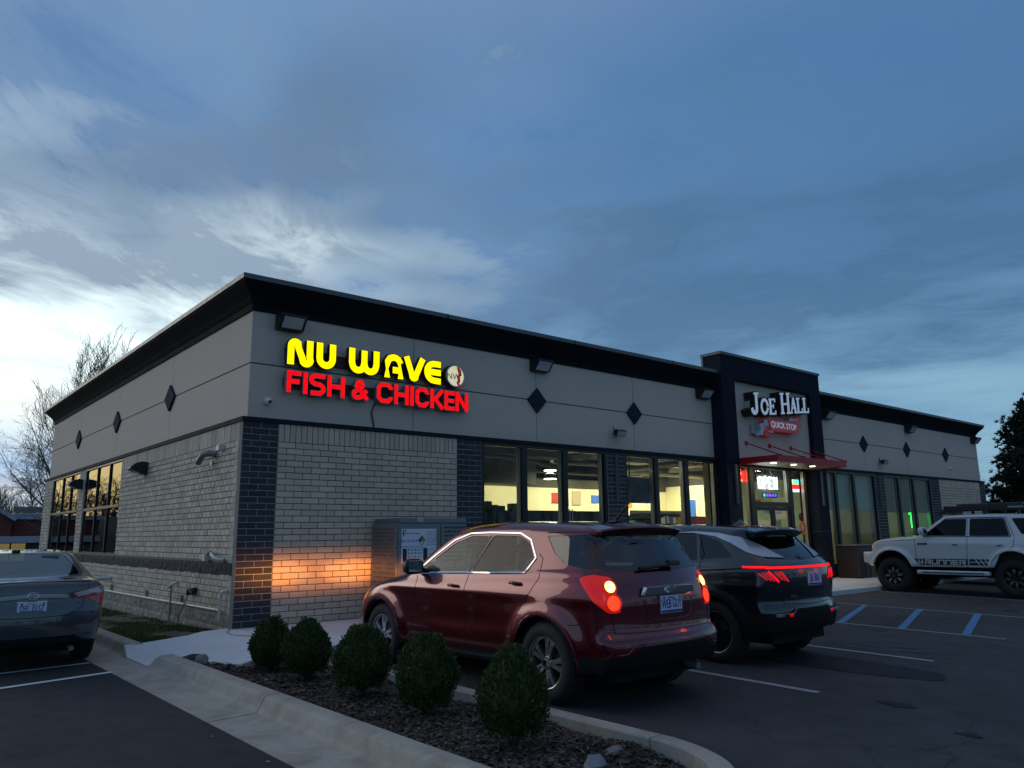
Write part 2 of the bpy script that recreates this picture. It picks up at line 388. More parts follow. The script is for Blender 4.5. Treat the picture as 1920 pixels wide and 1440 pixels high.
def brick_mat(name, c, var, seedscale=1., bumpy=.35, streak=0.):
    m = principled(name, c, .82, bump=bumpy, bump_scale=130.)
    t = NT(m.node_tree); b = m.node_tree.nodes['Principled BSDF']; g = t.new('ShaderNodeNewGeometry'); oi = t.new('ShaderNodeObjectInfo')
    tcn = t.new('ShaderNodeTexCoord'); vec = tcn.outputs['Object']
    f = t.m('FRACT', t.m('ADD', g.outputs['Random Per Island'], t.m('MULTIPLY', oi.outputs['Random'], 7.31)))
    col = t.mix(f, tuple(x*(1-var) for x in c), tuple(x*(1+var) for x in c))
    col = t.mix(t.rng(t.noise(1.1, 5, .6, vec), .45, .7, 0, .22), col, tuple(x*.6 for x in c))
    col = t.mix(t.rng(t.noise(26., 5, .7, vec), .5, .75, 0, .35), col, tuple(x*.72 for x in c))
    if streak: col = t.mix(t.rng(t.noise(5., 6, .75, vec, .8), .66, .74, 0, streak), col, (.16,.17,.18))
    t.put(b.inputs['Base Color'], col); return m
M_TAN = brick_mat('tan_brick', (.62,.48,.36), .11)
M_TAN2 = brick_mat('tan_rough_brick', (.58,.50,.405), .20, bumpy=.9)
M_DARKB = brick_mat('charcoal_brick', (.036,.036,.040), .30, streak=.35)
M_MORT_D = principled('grey_mortar', (.42,.41,.39), .95, bump=.4)
M_MORT_T = principled('shaded_joint_mortar', (.07,.062,.052), .95, bump=.4)  # grey mortar coloured dark to carry the shade of its recess
M_MORT_L = principled('pale_mortar', (.26,.235,.19), .95, bump=.4)
M_SPLIT = brick_mat('tan_split_face_block', (.33,.30,.25), .12, bumpy=1.)
M_SPLITD = brick_mat('charcoal_split_face_block', (.030,.033,.038), .2, bumpy=1.)
M_FRAME = principled('dark_window_frame', (.012,.013,.014), .4, .3)
M_BRONZE = principled('bronze_window_frame', (.10,.09,.07), .45, .5)
M_ALU = principled('bright_aluminium', (.55,.56,.56), .35, .8)
M_GLASS = glass('shop_glass', (.88,.92,.88), boost=.65, dirt=.02)
M_GLASSD = glass('dark_reflective_glass', (.25,.30,.28), ior=1.9, boost=1.6)
M_BLACK = principled('black_plastic', (.012,.012,.013), .45)
M_WHITEP = principled('white_plastic', (.7,.71,.72), .4)
M_RED = principled('red_canopy_metal', (.42,.008,.014), .5, 0)
M_STEEL = principled('galvanised_steel', (.20,.205,.21), .5, .35, noise_amt=.3, noise_scale=3.)
M_PVC = principled('painted_gas_pipe', (.62,.58,.50), .45)
M_ROOF = principled('roof_membrane', (.12,.12,.12), .9)
M_LENS = principled('lamp_lens', (.42,.47,.52), .2, 0, coat=.6)

# ------------------------------------------------------------------ ground, drive, lot, kerbs
DRV = -.20
def lotz(y): return -.11+.015*min(0., y+2.8)
bm_ = MB(); bm_.add([(-400,-400,-.42),(400,-400,-.42),(400,500,-.42),(-400,500,-.42)], [(0,1,2,3)])
tag(bm_.build('ground', principled('far_ground', (.055,.055,.045), .95, noise_amt=.4, noise_scale=.05)), kind='structure')
# left drive (fresh black asphalt) with a slightly ragged edge against the gutter
ys = np.linspace(-30, 40, 900); ex = np.array([-2.0+.012*mnoise.noise(Vector((0, y*6, 0)))+.014*mnoise.noise(Vector((5, y*28, 0)))*(1 if y < -1 else .5) for y in ys])
V = np.zeros((1800,3)); V[:900,0] = -40; V[:900,1] = ys; V[:900,2] = DRV-.02; V[900:,0] = ex; V[900:,1] = ys; V[900:,2] = DRV-.006
F = [(i, i+900, i+901, i+1) for i in range(899)]
tag(bigmesh('driveway', V, F, M_NEW), kind='structure')
# gutter pan under it
g = MB(); g.add([(-2.3,-40,DRV-.02),(-1.5,-40,DRV-.012),(-1.5,40,DRV-.012),(-2.3,40,DRV-.02)], [(0,1,2,3)])
tag(g.build('under_gutter_base', M_CURB), kind='structure')
gut = empty('gutter', (0,0,0), label='worn concrete gutter between drive and kerb'); tag(gut, kind='structure')
for a, b in ((-16,-9.6),(-9.59,-5.015),(-5.0,-.45),(-.44,2.4),(2.41,8),(8.01,18)):
    n = 24; yy = np.linspace(a, b, n); vv = []; 
    for y in yy: vv += [(-2.25, y, DRV-.012), (-1.98, y, DRV-.004), (-1.62, y, DRV+.004)]
    mesh('gutter_slab', vv, [(3*i, 3*i+1, 3*i+4, 3*i+3) for i in range(n-1)]+[(3*i+1, 3*i+2, 3*i+5, 3*i+4) for i in range(n-1)], M_CURB, gut)
# rolled kerb segments along x = -1.5
KP = [(-1.63,DRV+.004),(-1.60,DRV+.010),(-1.575,DRV+.04),(-1.553,DRV+.09),(-1.535,DRV+.125),(-1.512,DRV+.143),(-1.48,DRV+.150),(-1.37,DRV+.152),(-1.350,DRV+.145),(-1.345,DRV+.12),(-1.345,DRV-.1)]
UP = [(u+1.5, z) for u, z in KP]
def kerb_sweep(parent, pts, prof=UP, name='kerb_stone', flip=1, taper=0.):
    """pts: list of (x,y,nx,ny,scale) frame; profile u is measured along n from the line, z absolute"""
    vv = []; n = len(prof)
    for (x, y, nx, ny, s) in pts:
        for u, z in prof: vv.append((x+nx*u, y+ny*u, DRV+(z-DRV)*s if z > DRV else z))
    f = [(i*n+j, i*n+j+1, (i+1)*n+j+1, (i+1)*n+j) for i in range(len(pts)-1) for j in range(n-1)]
    f += [tuple(range(n)), tuple(range((len(pts)-1)*n, len(pts)*n))[::-1]]
    return mesh(name, vv, f, M_CURB, parent, smooth=False)
kerb = empty('kerb', (0,0,0)); tag(kerb, kind='structure', label='rolled concrete kerb of the planting island')
UP = [(u+1.5, z) for u, z in KP]
def seg(a, b, x=-1.5, n=18, t0=0, t1=0):
    o = []
    for y in np.linspace(a, b, n):
        s = 1.
        if t0: s = min(s, .15+.85*min(1, (y-a)/t0)**.5) if t0 > 0 else s
        if t1: s = min(s, .15+.85*min(1, max(0, (b-y)/t1))**.5)
        o.append((x+.004*mnoise.noise(Vector((1, y*2, 3))), y, 1, 0, s))
    return o
kerb_sweep(kerb, seg(-4.995,-1.42,t1=.22, n=30)); kerb_sweep(kerb, seg(-9.0,-5.01))
kerb_sweep(kerb, seg(-.285,2.4)); kerb_sweep(kerb, seg(2.41,8)); kerb_sweep(kerb, seg(8.01,18))
# inner kerb on the parking side and the rounded nose of the island
IP = [(-.075,-.26),(-.075,-.06),(-.065,-.048),(.06,-.047),(.075,-.055),(.082,-.09),(.09,-.26)]
def inner(pts):
    vv = []; n = len(IP)
    for (x, y, nx, ny) in pts:
        for u, z in IP: vv.append((x+nx*u, y+ny*u, z+.002*mnoise.noise(Vector((x*5,y*5,z)))))
    f = [(i*n+j, i*n+j+1, (i+1)*n+j+1, (i+1)*n+j) for i in range(len(pts)-1) for j in range(n-1)]+[tuple(range(n)), tuple(range((len(pts)-1)*n, len(pts)*n))[::-1]]
    mesh('kerb_stone', vv, f, M_CURB, kerb)
inner([(0, y, 1, 0) for y in np.linspace(-5.6,-2.8,10)]); inner([(0, y, 1, 0) for y in np.linspace(-8.39,-5.61,12)])
nose = []
for a in np.linspace(0, 168, 30):
    nose.append((-.70+.70*math.cos(R(-a)), -8.40+.95*math.sin(R(-a)), math.cos(R(-a)), math.sin(R(-a))))
inner(nose)
# parking lot
xs = [-40,-1.0,0.06,60]; lot = MB()
yb = [-60,-20,-9.3,-2.8,-2.8,14]
lv = []; 
for y in (-60,-30,-12,-2.75): lv += [(0.0 if y > -9.3 else -1.7, y, lotz(y)-.0), (70, y, lotz(y))]
lot.add(lv, [(0,1,3,2),(2,3,5,4),(4,5,7,6)])
lot.add([(0,-12,lotz(-12)),(0,-8.4,lotz(-8.4)),(-1.7,-12,lotz(-12))], [(0,1,2)])
lot.add([(33,-2.75,-.12),(70,-2.75,-.12),(70,60,-.12),(33,60,-.12)], [(0,1,2,3)])
tag(lot.build('parking_lot', M_LOT), kind='structure')
M_LINE = principled('faded_white_paint', (.30,.31,.31), .8, noise_amt=.45, noise_scale=14.)
M_LINE2 = principled('fresh_white_paint', (.66,.70,.70), .7, noise_amt=.12, noise_scale=9.)
M_BLUE = principled('blue_line_paint', (.07,.21,.40), .75, noise_amt=.35, noise_scale=8.)
M_BLUEF = principled('worn_blue_paint', (.045,.085,.11), .8, noise_amt=.4, noise_scale=14.)
def stripe(name, x0, y0, x1, y1, wdt, mat, lab, dz=.005, z=None, ext=None):
    d = Vector((x1-x0, y1-y0)); n = Vector((-d.y, d.x)).normalized()*wdt/2
    if ext: n = Vector(ext)
    k = 14; v = []
    for i in range(k+1):
        t = i/k; x = x0+d.x*t; y = y0+d.y*t; w_ = 1+.10*mnoise.noise(Vector((x*9, y*9, 1)))
        for s_ in (-1, 1): v.append((x+n.x*s_*w_, y+n.y*s_*w_, (lotz(y+n.y*s_) if z is None else z)+dz))
    return tag(mesh(name, v, [(2*i, 2*i+1, 2*i+3, 2*i+2) for i in range(k)], mat), lab, 'line marking', 'painted parking lines', )
stripe('parking_line', 2.92,-8.02,2.92,-3.0,.10,M_LINE,'faded white stall line between the maroon and the black car')
stripe('parking_line', 5.66,-8.0,5.66,-3.0,.10,M_LINE,'faded white stall line right of the black car, ending by the dark patch')
stripe('parking_line', 8.38,-7.9,8.38,-3.0,.08,M_LINE,'pale near edge line of the blue hatched strip')
stripe('parking_line', 11.55,-7.2,11.55,-3.0,.08,M_LINE,'pale far edge line of the blue hatched strip')
stripe('parking_line', 15.05,-7.2,15.05,-2.9,.09,M_LINE,'pale stall line beside the white off-road car')
for k, (ya, yb_) in enumerate(((-5.38,-4.30),(-6.40,-5.38),(-7.35,-6.42))):
    stripe('hatch_stripe', 8.42, ya, 11.5, yb_, .12, M_BLUE, ('leftmost of the three blue hatch stripes','middle one of the three blue hatch stripes','rightmost of the three blue hatch stripes, nearest the picture edge')[k], .007)
stripe('hatch_stripe', 8.42,-8.30,11.5,-7.5,.12,M_BLUE,'blue stripe stub cut off by the right edge of the picture',.007)
stripe('parking_line', -2.08,-.60,-7.0,-1.25,.09,M_LINE2,'thin white line just behind the grey saloon, nearer the building',.0,z=DRV+.001)
stripe('parking_line', -2.03,-1.58,-7.0,-2.75,.10,M_LINE2,'bright white line on the black drive at lower left',.0,z=DRV+.001)
# worn wheelchair-bay marking
wk = MB()
for a, b in (((6.25,-6.45),(6.35,-6.9)),((6.35,-6.9),(6.15,-7.35)),((6.0,-6.7),(6.05,-7.3)),((6.05,-7.3),(6.5,-7.75)),((6.45,-7.0),(6.55,-7.5)),((6.15,-7.4),(6.35,-7.95))):
    d = Vector((b[0]-a[0], b[1]-a[1])); n = Vector((-d.y, d.x)).normalized()*.035
    wk.add([(a[0]+n.x, a[1]+n.y, lotz(a[1])+.005), (a[0]-n.x, a[1]-n.y, lotz(a[1])+.0054), (b[0]-n.x, b[1]-n.y, lotz(b[1])+.0052), (b[0]+n.x, b[1]+n.y, lotz(b[1])+.0056)], [(0,1,2,3)])
tag(wk.build('wheelchair_marking', M_BLUEF), 'worn pale blue wheelchair bay marking on the asphalt', 'line marking')
def blotch(name, cx, cy, pts, mat, lab, dz):
    v = [(cx, cy, lotz(cy)+dz)]+[(x, y, lotz(y)+dz) for x, y in pts]; n = len(pts)
    return tag(mesh(name, v, [(0, i+1, (i+1) % n+1) for i in range(n)], mat), kind='structure', label=lab)
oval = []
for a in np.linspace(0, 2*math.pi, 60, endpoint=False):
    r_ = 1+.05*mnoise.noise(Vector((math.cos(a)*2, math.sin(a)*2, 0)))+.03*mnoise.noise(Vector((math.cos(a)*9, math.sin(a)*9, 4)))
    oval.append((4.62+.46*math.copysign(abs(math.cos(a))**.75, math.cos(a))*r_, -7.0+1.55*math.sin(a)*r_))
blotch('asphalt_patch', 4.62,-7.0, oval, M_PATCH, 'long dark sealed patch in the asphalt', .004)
for cx, cy, rx, ry in ((3.0,-8.75,.10,.16),(7.9,-6.3,.06,.14),(12.6,-6.6,.10,.18),(2.35,-9.6,.05,.09)):
    blotch('oil_stain', cx, cy, [(cx+rx*math.cos(a)*(1+.2*math.sin(3*a+cx)), cy+ry*math.sin(a)*(1+.2*math.cos(2*a+cy))) for a in np.linspace(0, 2*math.pi, 18, endpoint=False)], M_PATCH, 'small round oil stain', .0045)
# pavement in front of the shop, made of slabs, with the kerb ramp at the corner
walk = empty('pavement', (0,0,0)); tag(walk, kind='structure', label='pale new concrete pavement along the shopfront')
x = 0.06
while x < 33:
    x2 = min(x+1.83, 33.5); s = MB(); s.bbox(x+.004, x2-.004, -2.80, -.012, -.22, 0.0, .008); s.build('paving_slab', M_WALK, walk); x = x2
# corner slab and ramp (surface falls to the gutter)
def ramp_z(x, y):
    e = max(0., min(1., (-.35-x)/1.15)); e = e*e*(3-2*e)
    n_ = max(0., min(1., (y+.30+.25)/.30)) # raised left lip
    base_ = -.004-(.186)*e
    lip = -.03-.035*e
    return base_+(lip-base_)*n_ if n_ > 0 else base_
xs = np.linspace(-1.60, .052, 34); yy = np.linspace(-1.42, .18, 34); vv = []
for yi in yy:
    for xi in xs:
        yr = yi if xi > -1.56 else yi
        vv.append((xi, -1.42+(yi+1.42)*((.0+max(-.30+(xi+1.6)*.30, -.30)+1.42)/1.60) if True else yi, 0))
vv = []
for j, t in enumerate(np.linspace(0, 1, 34)):
    for xi in xs:
        ylo = -1.42 if xi < -1.33 else -2.80 if xi > -.9 else -1.42-(xi+1.33)/.43*1.38
        yhi = -.28+(xi+1.60)*.30 if xi < -.1 else .17
        y = ylo+(yhi-ylo)*t; e = max(0., min(1., (-.35-xi)/1.15)); e = e*e*(3-2*e)
        zb = -.003-.190*e; lip = -.028-.03*e; k_ = max(0., min(1., (t-.80)/.16)); k_ = k_*k_*(3-2*k_)
        vv.append((xi, y, zb+(max(lip, zb)-zb)*k_))
n = 34; top = [(j*n+i, j*n+i+1, (j+1)*n+i+1, (j+1)*n+i) for j in range(n-1) for i in range(n-1)]
edge = [j*n for j in range(n)]+[(n-1)*n+i for i in range(1, n)]+[j*n+n-1 for j in range(n-2, -1, -1)]+[i for i in range(n-2, 0, -1)]
m0 = len(vv); vv += [(vv[i][0], vv[i][1], -.30) for i in edge]; q = len(edge)
top += [(edge[i], edge[(i+1) % q], m0+(i+1) % q, m0+i) for i in range(q)]
rp = mesh('ramp_slab', vv, top, M_WALK, walk, smooth=False)
cr = MB(); cr.tube([(-.02,.03,.001),(-.2,-.35,-.001),(-.25,-.7,-.001),(-.12,-1.05,.001),(-.05,-1.4,.001)], .006, 4); cr.build('crack', M_REVEAL, walk)

# ------------------------------------------------------------------ the shop building
shop = empty('shop_building', (0,0,0), 0, 'long single-storey shop with tan and charcoal brick, grey stucco and a black flared cornice', 'building')
W_, L_, ST = 31.26, 17.3, .107
C = .1016; BL = .3048; J = .0115
def solid(x0, x1, y0, y1, z0, z1, name, mat, par=shop, b=0, **k):
    m_ = MB(); (m_.bbox(x0,x1,y0,y1,z0,z1,b) if b else m_.box(x0,x1,y0,y1,z0,z1)); return m_.build(name, mat, par, **k)
# mortar backing walls (front) with window openings: piers only
for x0, x1, mt in ((0.0,.61,M_MORT_D),(.61,4.27,M_MORT_T),(4.27,4.88,M_MORT_D),(8.54,9.15,M_MORT_D),(21.66,22.27,M_MORT_D),(26.05,26.8,M_MORT_D),(26.8,30.72,M_MORT_T),(30.72,31.34,M_MORT_D)):
    solid(x0, x1, .009, .30, -.3, 3.251, 'mortar_wall', mt)
LW = [(-.05,7.50),(11.32,12.02),(15.9,17.25)]
for y0, y1 in LW: solid(.009, .29, max(y0,.30), y1, 1.0, 3.251, 'mortar_wall', M_MORT_L)
solid(.009, .29, .30, 17.25, -.5, 1.0, 'mortar_wall', M_MORT_L)
solid(.009, .29, .0095, .2995, -.5, 3.2505, 'mortar_wall', M_MORT_L)
solid(-.001, .0088, -.0, .125, -.2, 3.2505, 'corner_strip', principled('weathered_corner_strip', (.17,.17,.155), .8, noise_amt=.2, noise_scale=12.))
solid(31.0, 31.33, .301, 17.25, -.3, 3.2505, 'end_wall', M_TAN2); solid(.30, 31.0, 17.0, 17.25, -.3, 3.2505, 'rear_wall', M_TAN2)
# bricks: near ones are single parts, the rest is one joined part per colour
brick_me = {}
def brick_mesh(w_, h_, mat, horiz=True, face='y'):
    key = (round(w_,3), round(h_,3), mat.name, face)
    if key in brick_me: return brick_me[key]
    m_ = MB(); c = .004; d = .012
    if face == 'y': m_.bbox(0, w_, 0, .03, 0, h_, c)
    me = bpy.data.meshes.new('brick'); me.from_pydata(m_.v, [], m_.f); me.materials.append(mat); me.update(); brick_me[key] = me
    return me
cand = []   # (priority, kind, x, z, w, h, mat)
def courses(x0, x1, mat, r0=0, r1=32, sold=True, shift=0):
    rows_top = 29 if sold else 32
    for r in range(r0, min(r1, rows_top)):
        odd = (r+shift) % 2; x = x0 - (BL/2 if odd else 0)
        while x < x1-.01:
            a, b = max(x, x0), min(x+BL, x1)
            if b-a > .03: cand.append((a+J/2, r*C+J/2, b-a-J, C-J, mat))
            x += BL
    if sold:
        n_ = round((x1-x0)/C)
        for i in range(n_): cand.append((x0+i*C+J/2, 29*C+J/2, C-J, 3*C-J, mat))
courses(0,.61,M_DARKB,0,32,False,1); courses(.61,4.27,M_TAN); courses(4.27,4.88,M_DARKB,0,32,False)
courses(8.54,9.15,M_DARKB,0,32,False); courses(21.66,22.27,M_DARKB,0,32,False); courses(26.05,26.8,M_DARKB,0,32,False)
courses(26.8,30.72,M_TAN); courses(30.72,31.34,M_DARKB,0,32,False)
cand.sort(key=lambda b: b[0]+.25*abs(b[1]-1.6) + (.0 if b[2] > .15 else .9))
single, rest = cand[:299], cand[299:]
for (x, z, w1, h1, mat) in single:
    o = bpy.data.objects.new('brick', brick_mesh(w1, h1, mat)); COL.objects.link(o); o.parent = shop
    o.location = (x, random.uniform(-.0012,.0012), z)
for mat, nm in ((M_TAN,'front_tan_bricks'),(M_DARKB,'charcoal_bricks')):
    m_ = MB()
    for (x, z, w1, h1, mt) in rest:
        if mt is mat: dy = random.uniform(-.0012,.0012); m_.bbox(x, x+w1, dy, dy+.03, z, z+h1, .004)
    m_.build(nm, mat, shop, kind='stuff')
# left wall bricks (rough tumbled faces, catching the western light)
m_ = MB()
def lw_ok(y, z): 
    return not ((7.50 < y < 11.32 or 12.02 < y < 15.9) and z > 1.0)
for r in range(2, 29):
    z = r*C
    if .78 < z < .99: continue
    y = .125-(.1016 if r % 2 else 0)
    while y < 17.25:
        a, b = max(y, .125), min(y+.2032, 17.25)
        for (s0, s1) in ((7.5,11.32),(12.02,15.9)):
            if z > .98:
                if a < s0 < b: b = s0
                if a < s1 < b: a = s1
        if b-a > .03 and lw_ok((a+b)/2, z+.05):
            dx = random.uniform(-.004,.003); m_.bbox(dx-.004, .03, a+.007, b-.007, z+.007, z+C-.007, .006)
        y += .2032
y = .125
while y < 17.2:
    if lw_ok(y+.05, 3.1): dx = random.uniform(-.004,.003); m_.bbox(dx, .03, y+J/2, y+C-J/2, 29*C+J/2, 32*C-J/2, .005)
    y += C
m_.build('side_bricks', M_TAN2, shop, kind='stuff')
# split-face blocks
def split_block(y0, y1, z0, z1, mat, seed, depth=.035):
    ny, nz = 9, 5; v = []
    for k in range(nz):
        for i in range(ny):
            y = y0+(y1-y0)*i/(ny-1); z = z0+(z1-z0)*k/(nz-1)
            e = 1 if 0 < i < ny-1 and 0 < k < nz-1 else 0
            v.append((-.004-e*depth*(.45+1.0*mnoise.noise(Vector((seed*3.1, y*9, z*14)))), y, z))
    f = [(k*ny+i, k*ny+i+1, (k+1)*ny+i+1, (k+1)*ny+i) for k in range(nz-1) for i in range(ny-1)]
    b_ = len(v); v += [(.05,y0,z0),(.05,y1,z0),(.05,y1,z1),(.05,y0,z1)]
    per = [[i for i in range(ny)], [k*ny+ny-1 for k in range(nz)], [(nz-1)*ny+i for i in range(ny-1,-1,-1)], [k*ny for k in range(nz-1,-1,-1)]]
    for q, e in enumerate(per): f.append(tuple(e[::-1]+[b_+q, b_+(q+1) % 4][::1]))
    return mesh('stone_block', v, f, mat, shop)
sd_ = 0
for z0 in (-.40,-.194,.010):
    y = .125-(.2 if z0 == -.194 else 0)
    while y < 17.2:
        sd_ += 1; a = max(y,.125); b = min(y+.4064,17.25)
        if b-a > .05: split_block(a+.004, b-.004, z0+.004, z0+.198, M_SPLIT, sd_, .028)
        y += .4064
y = .125
while y < 17.2:
    sd_ += 1; split_block(y+.002, min(y+.4064,17.25)-.002, .787, .993, M_SPLITD, sd_, .020); y += .4064
# corner strip / sill strip, trim band above the brick
def ring(z0, z1, out, name, mat, xspan=((-.0,12.83),(17.95,31.34)), bev=.0):
    m_ = MB()
    for a, b in xspan:
        m_.box(a-(out if a <= 0 else 0), b+(out if b > 31 else 0), -out, ST+.02, z0, z1)
    m_.box(-out, ST+.02, ST+.02, 17.3+out, z0, z1); m_.box(-out, 31.34+out, 17.3+out-.02, 17.3+out+.1, z0, z1)
    m_.box(31.34-.05, 31.34+out, ST+.02, 17.3+out-.02, z0, z1)
    return m_.build(name, mat, shop)
ring(3.2515, 3.325, .022, 'trim_band', M_BAND)
# stucco panels: real panels parted by recessed reveals
REV = .011
bk = MB(); bk.box(ST+.012, W_-.012, ST+.012, ST+.10, 3.2515, 5.3); bk.box(ST+.012, ST+.10, ST+.1005, 17.28, 3.2515, 5.3); bk.box(W_-.10, W_-.012, ST+.1005, 17.28, 3.2515, 5.3); bk.box(ST+.1005, W_-.1005, 17.18, 17.28, 0, 5.3); bk.build('stucco_backing', M_REVEAL, shop)
fx = [ST,3.31,6.47,9.64,12.83]; 
def panelrow(segs, y, z0, z1, holes=()):
    for a, b in segs: solid(a, b, y, y+.02, z0, z1, 'stucco_panel', M_STUCCO, b=.003)
ZR = 4.25
for z0, z1 in ((3.3255,ZR-REV),(ZR+REV,5.156)):
    panelrow([(ST if i == 0 else fx[i]+REV*.6, fx[i+1]-REV*.6) for i in range(4)], ST, z0, z1)
    rx = [17.95,21.26,24.52,27.93,W_]
    panelrow([(rx[i]+(REV*.6 if i else 0), rx[i+1]-(REV*.6 if i < 3 else 0)) for i in range(4)], ST, z0, z1)
    ly = [ST+.0205,4.39,8.72,13.13,17.3]
    for i in range(4): solid(ST, ST+.02, ly[i]+(REV*.6 if i else 0), ly[i+1]-(REV*.6 if i < 3 else 0), z0, z1, 'stucco_panel', M_STUCCO, b=.003)
    solid(W_-.02, W_, ST+.0205, 17.3, z0, z1, 'stucco_panel', M_STUCCO, b=.003)
def diamond(x, y, z, face, w1=.27, h1=.275, t=.045):
    m_ = MB(); 
    if face == 'y': m_.prism([(x-w1,z),(x,z-h1),(x+w1,z),(x,z+h1)], 'y', ST-t, ST-.0005)
    else: m_.prism([(y-w1,z),(y,z-h1),(y+w1,z),(y,z+h1)], 'x', ST-t, ST-.0005)
    return m_.build('diamond_ornament', M_DIAM, shop)
for x in (6.47,9.64,21.26,24.52,27.93): diamond(x, 0, 4.245, 'y')
for y in (4.40,8.73,13.14): diamond(0, y, 4.25, 'x', .33)
# cornice sections: profile (outward from stucco face, z)
CP = [(0,5.150),(.028,5.150),(.028,5.262),(.040,5.275),(.060,5.30),(.10,5.365),(.165,5.44),(.235,5.515),(.275,5.56),(.278,5.572),(.278,5.60)]
LP = [(.278,5.600),(.302,5.600),(.302,5.682),(.29,5.688),(-.1,5.692)]
def cornice(prof, name, mat, path, smooth=False):
    """path: list of (x,y, ox,oy) where offset u moves the point by u*(ox,oy)"""
    v = []; n = len(prof)
    for (x, y, ox, oy) in path:
        for u, z in prof: v.append((x+u*ox, y+u*oy, z))
    return mesh(name, v, [(i*n+j, i*n+j+1, (i+1)*n+j+1, (i+1)*n+j) for i in range(len(path)-1) for j in range(n-1)], mat, shop)
seam_x = [5.2]
for nm, pr, mt in (('cornice',CP,M_CORN),('cornice_lip',LP,M_LIP)):
    cornice(pr, nm, mt, [(12.83,ST,0,-1),(ST,ST,-1,-1),(ST,17.3,-1,1),(W_,17.3,1,1),(W_,ST,1,-1),(17.95,ST,0,-1)])
for x in (3.9,7.4,10.9,21.4,24.9,28.4):
    solid(x-.012, x+.012, ST-.305, ST-.29, 5.596, 5.690, 'lip_joint', M_CORN)
solid(ST-.2, W_+.2, ST-.1, 17.4, 5.655, 5.667, 'roof', M_ROOF)
# roof-edge bits seen over the cornice
r_ = MB(); r_.cyl((4.6,1.2,5.66),(4.6,1.2,6.02),.05); r_.cyl((4.6,1.2,6.02),(4.6,1.1,6.12),.09,.05); r_.build('roof_vent', M_STEEL, shop)

# entrance tower
TX0, TX1, TY0, TY1, TZ = 12.83, 17.95, -.27, .33, 6.13
p = MB()
p.box(TX0, TX0+.595, TY0, TY1, -.1, 5.49); p.box(TX1-.595, TX1, TY0, TY1, -.1, 5.49)
p.box(TX0, TX1, TY0, TY1, 5.49, TZ)
p.build('entrance_portal', M_PORTAL, shop)
for x0, x1 in ((TX0-.002, TX0+.597),(TX1-.597, TX1+.002)): solid(x0, x1, TY0-.0025, TY1, 1.36, 1.372, 'portal_joint', M_REVEAL)
cp = MB(); cp.box(TX0-.03, TX1+.03, TY0-.03, TY1+.03, TZ+.0005, TZ+.075); cp.build('portal_cap', M_LIP, shop)
solid(TX0-.018, TX0-.001, TY1-.045, TY1+.02, 5.69, TZ, 'portal_flashing', M_LIP)
solid(TX0+.3, TX1-.3, TY1+.001, TY1+1.4, 5.66, 5.9, 'portal_back', M_ROOF)
solid(TX0+.596, TX1-.596, -.13, -.10, 3.30, 5.489, 'stucco_panel', M_STUCCO)
# canopy with soffit and rods
cx0, cx1, cy0, cy1 = 13.43, 17.0, -1.40, -.14
cn = MB(); cn.box(cx0, cx1, cy0, cy0+.03, 3.16, 3.33); cn.box(cx0, cx0+.03, cy0+.03, cy1, 3.16, 3.33); cn.box(cx1-.03, cx1, cy0+.03, cy1, 3.16, 3.33)
cn.box(cx0+.03, cx1-.03, cy0+.03, cy1, 3.27, 3.30)
canopy = cn.build('entrance_canopy', M_RED, shop)
sf = MB(); sf.box(cx0+.031, cx1-.031, cy0+.031, cy1-.002, 3.195, 3.21); sf.build('soffit', principled('canopy_soffit', (.45,.40,.36), .35, .3), canopy)
M_CANL = emission('canopy_lamp', (1,.90,.66), 9.)
for x in (14.2,15.2,16.2):
    q = MB(); q.cyl((x,-.8,3.190),(x,-.8,3.1945),.075,n=20); q.build('downlight', M_CANL, canopy)
for x in (13.99,15.14,16.26,17.38):
    q = MB(); q.tube([(x,-.15,3.78),(x-.25,-1.32,3.34)], .018, 6); q.box(x-.06, x+.06, -.147, -.131, 3.72, 3.84)
    q.cyl((x-.25,-1.32,3.30),(x-.25,-1.32,3.37),.035); q.build('tie_rod', M_RED, canopy)
def area(name, x, y, z, sx, sy, e, col, rot=(0,0,0), spread=180):
    d = bpy.data.lights.new(name, 'AREA'); d.shape = 'RECTANGLE'; d.size = sx; d.size_y = sy; d.energy = e; d.color = col; d.spread = R(spread)
    o = bpy.data.objects.new(name, d); COL.objects.link(o); o.location = (x, y, z); o.rotation_euler = rot; return o
for x in (14.2,15.2,16.2): area('canopy_lamp_light', x, -.8, 3.185, .14, .14, 6., (1,.86,.6))

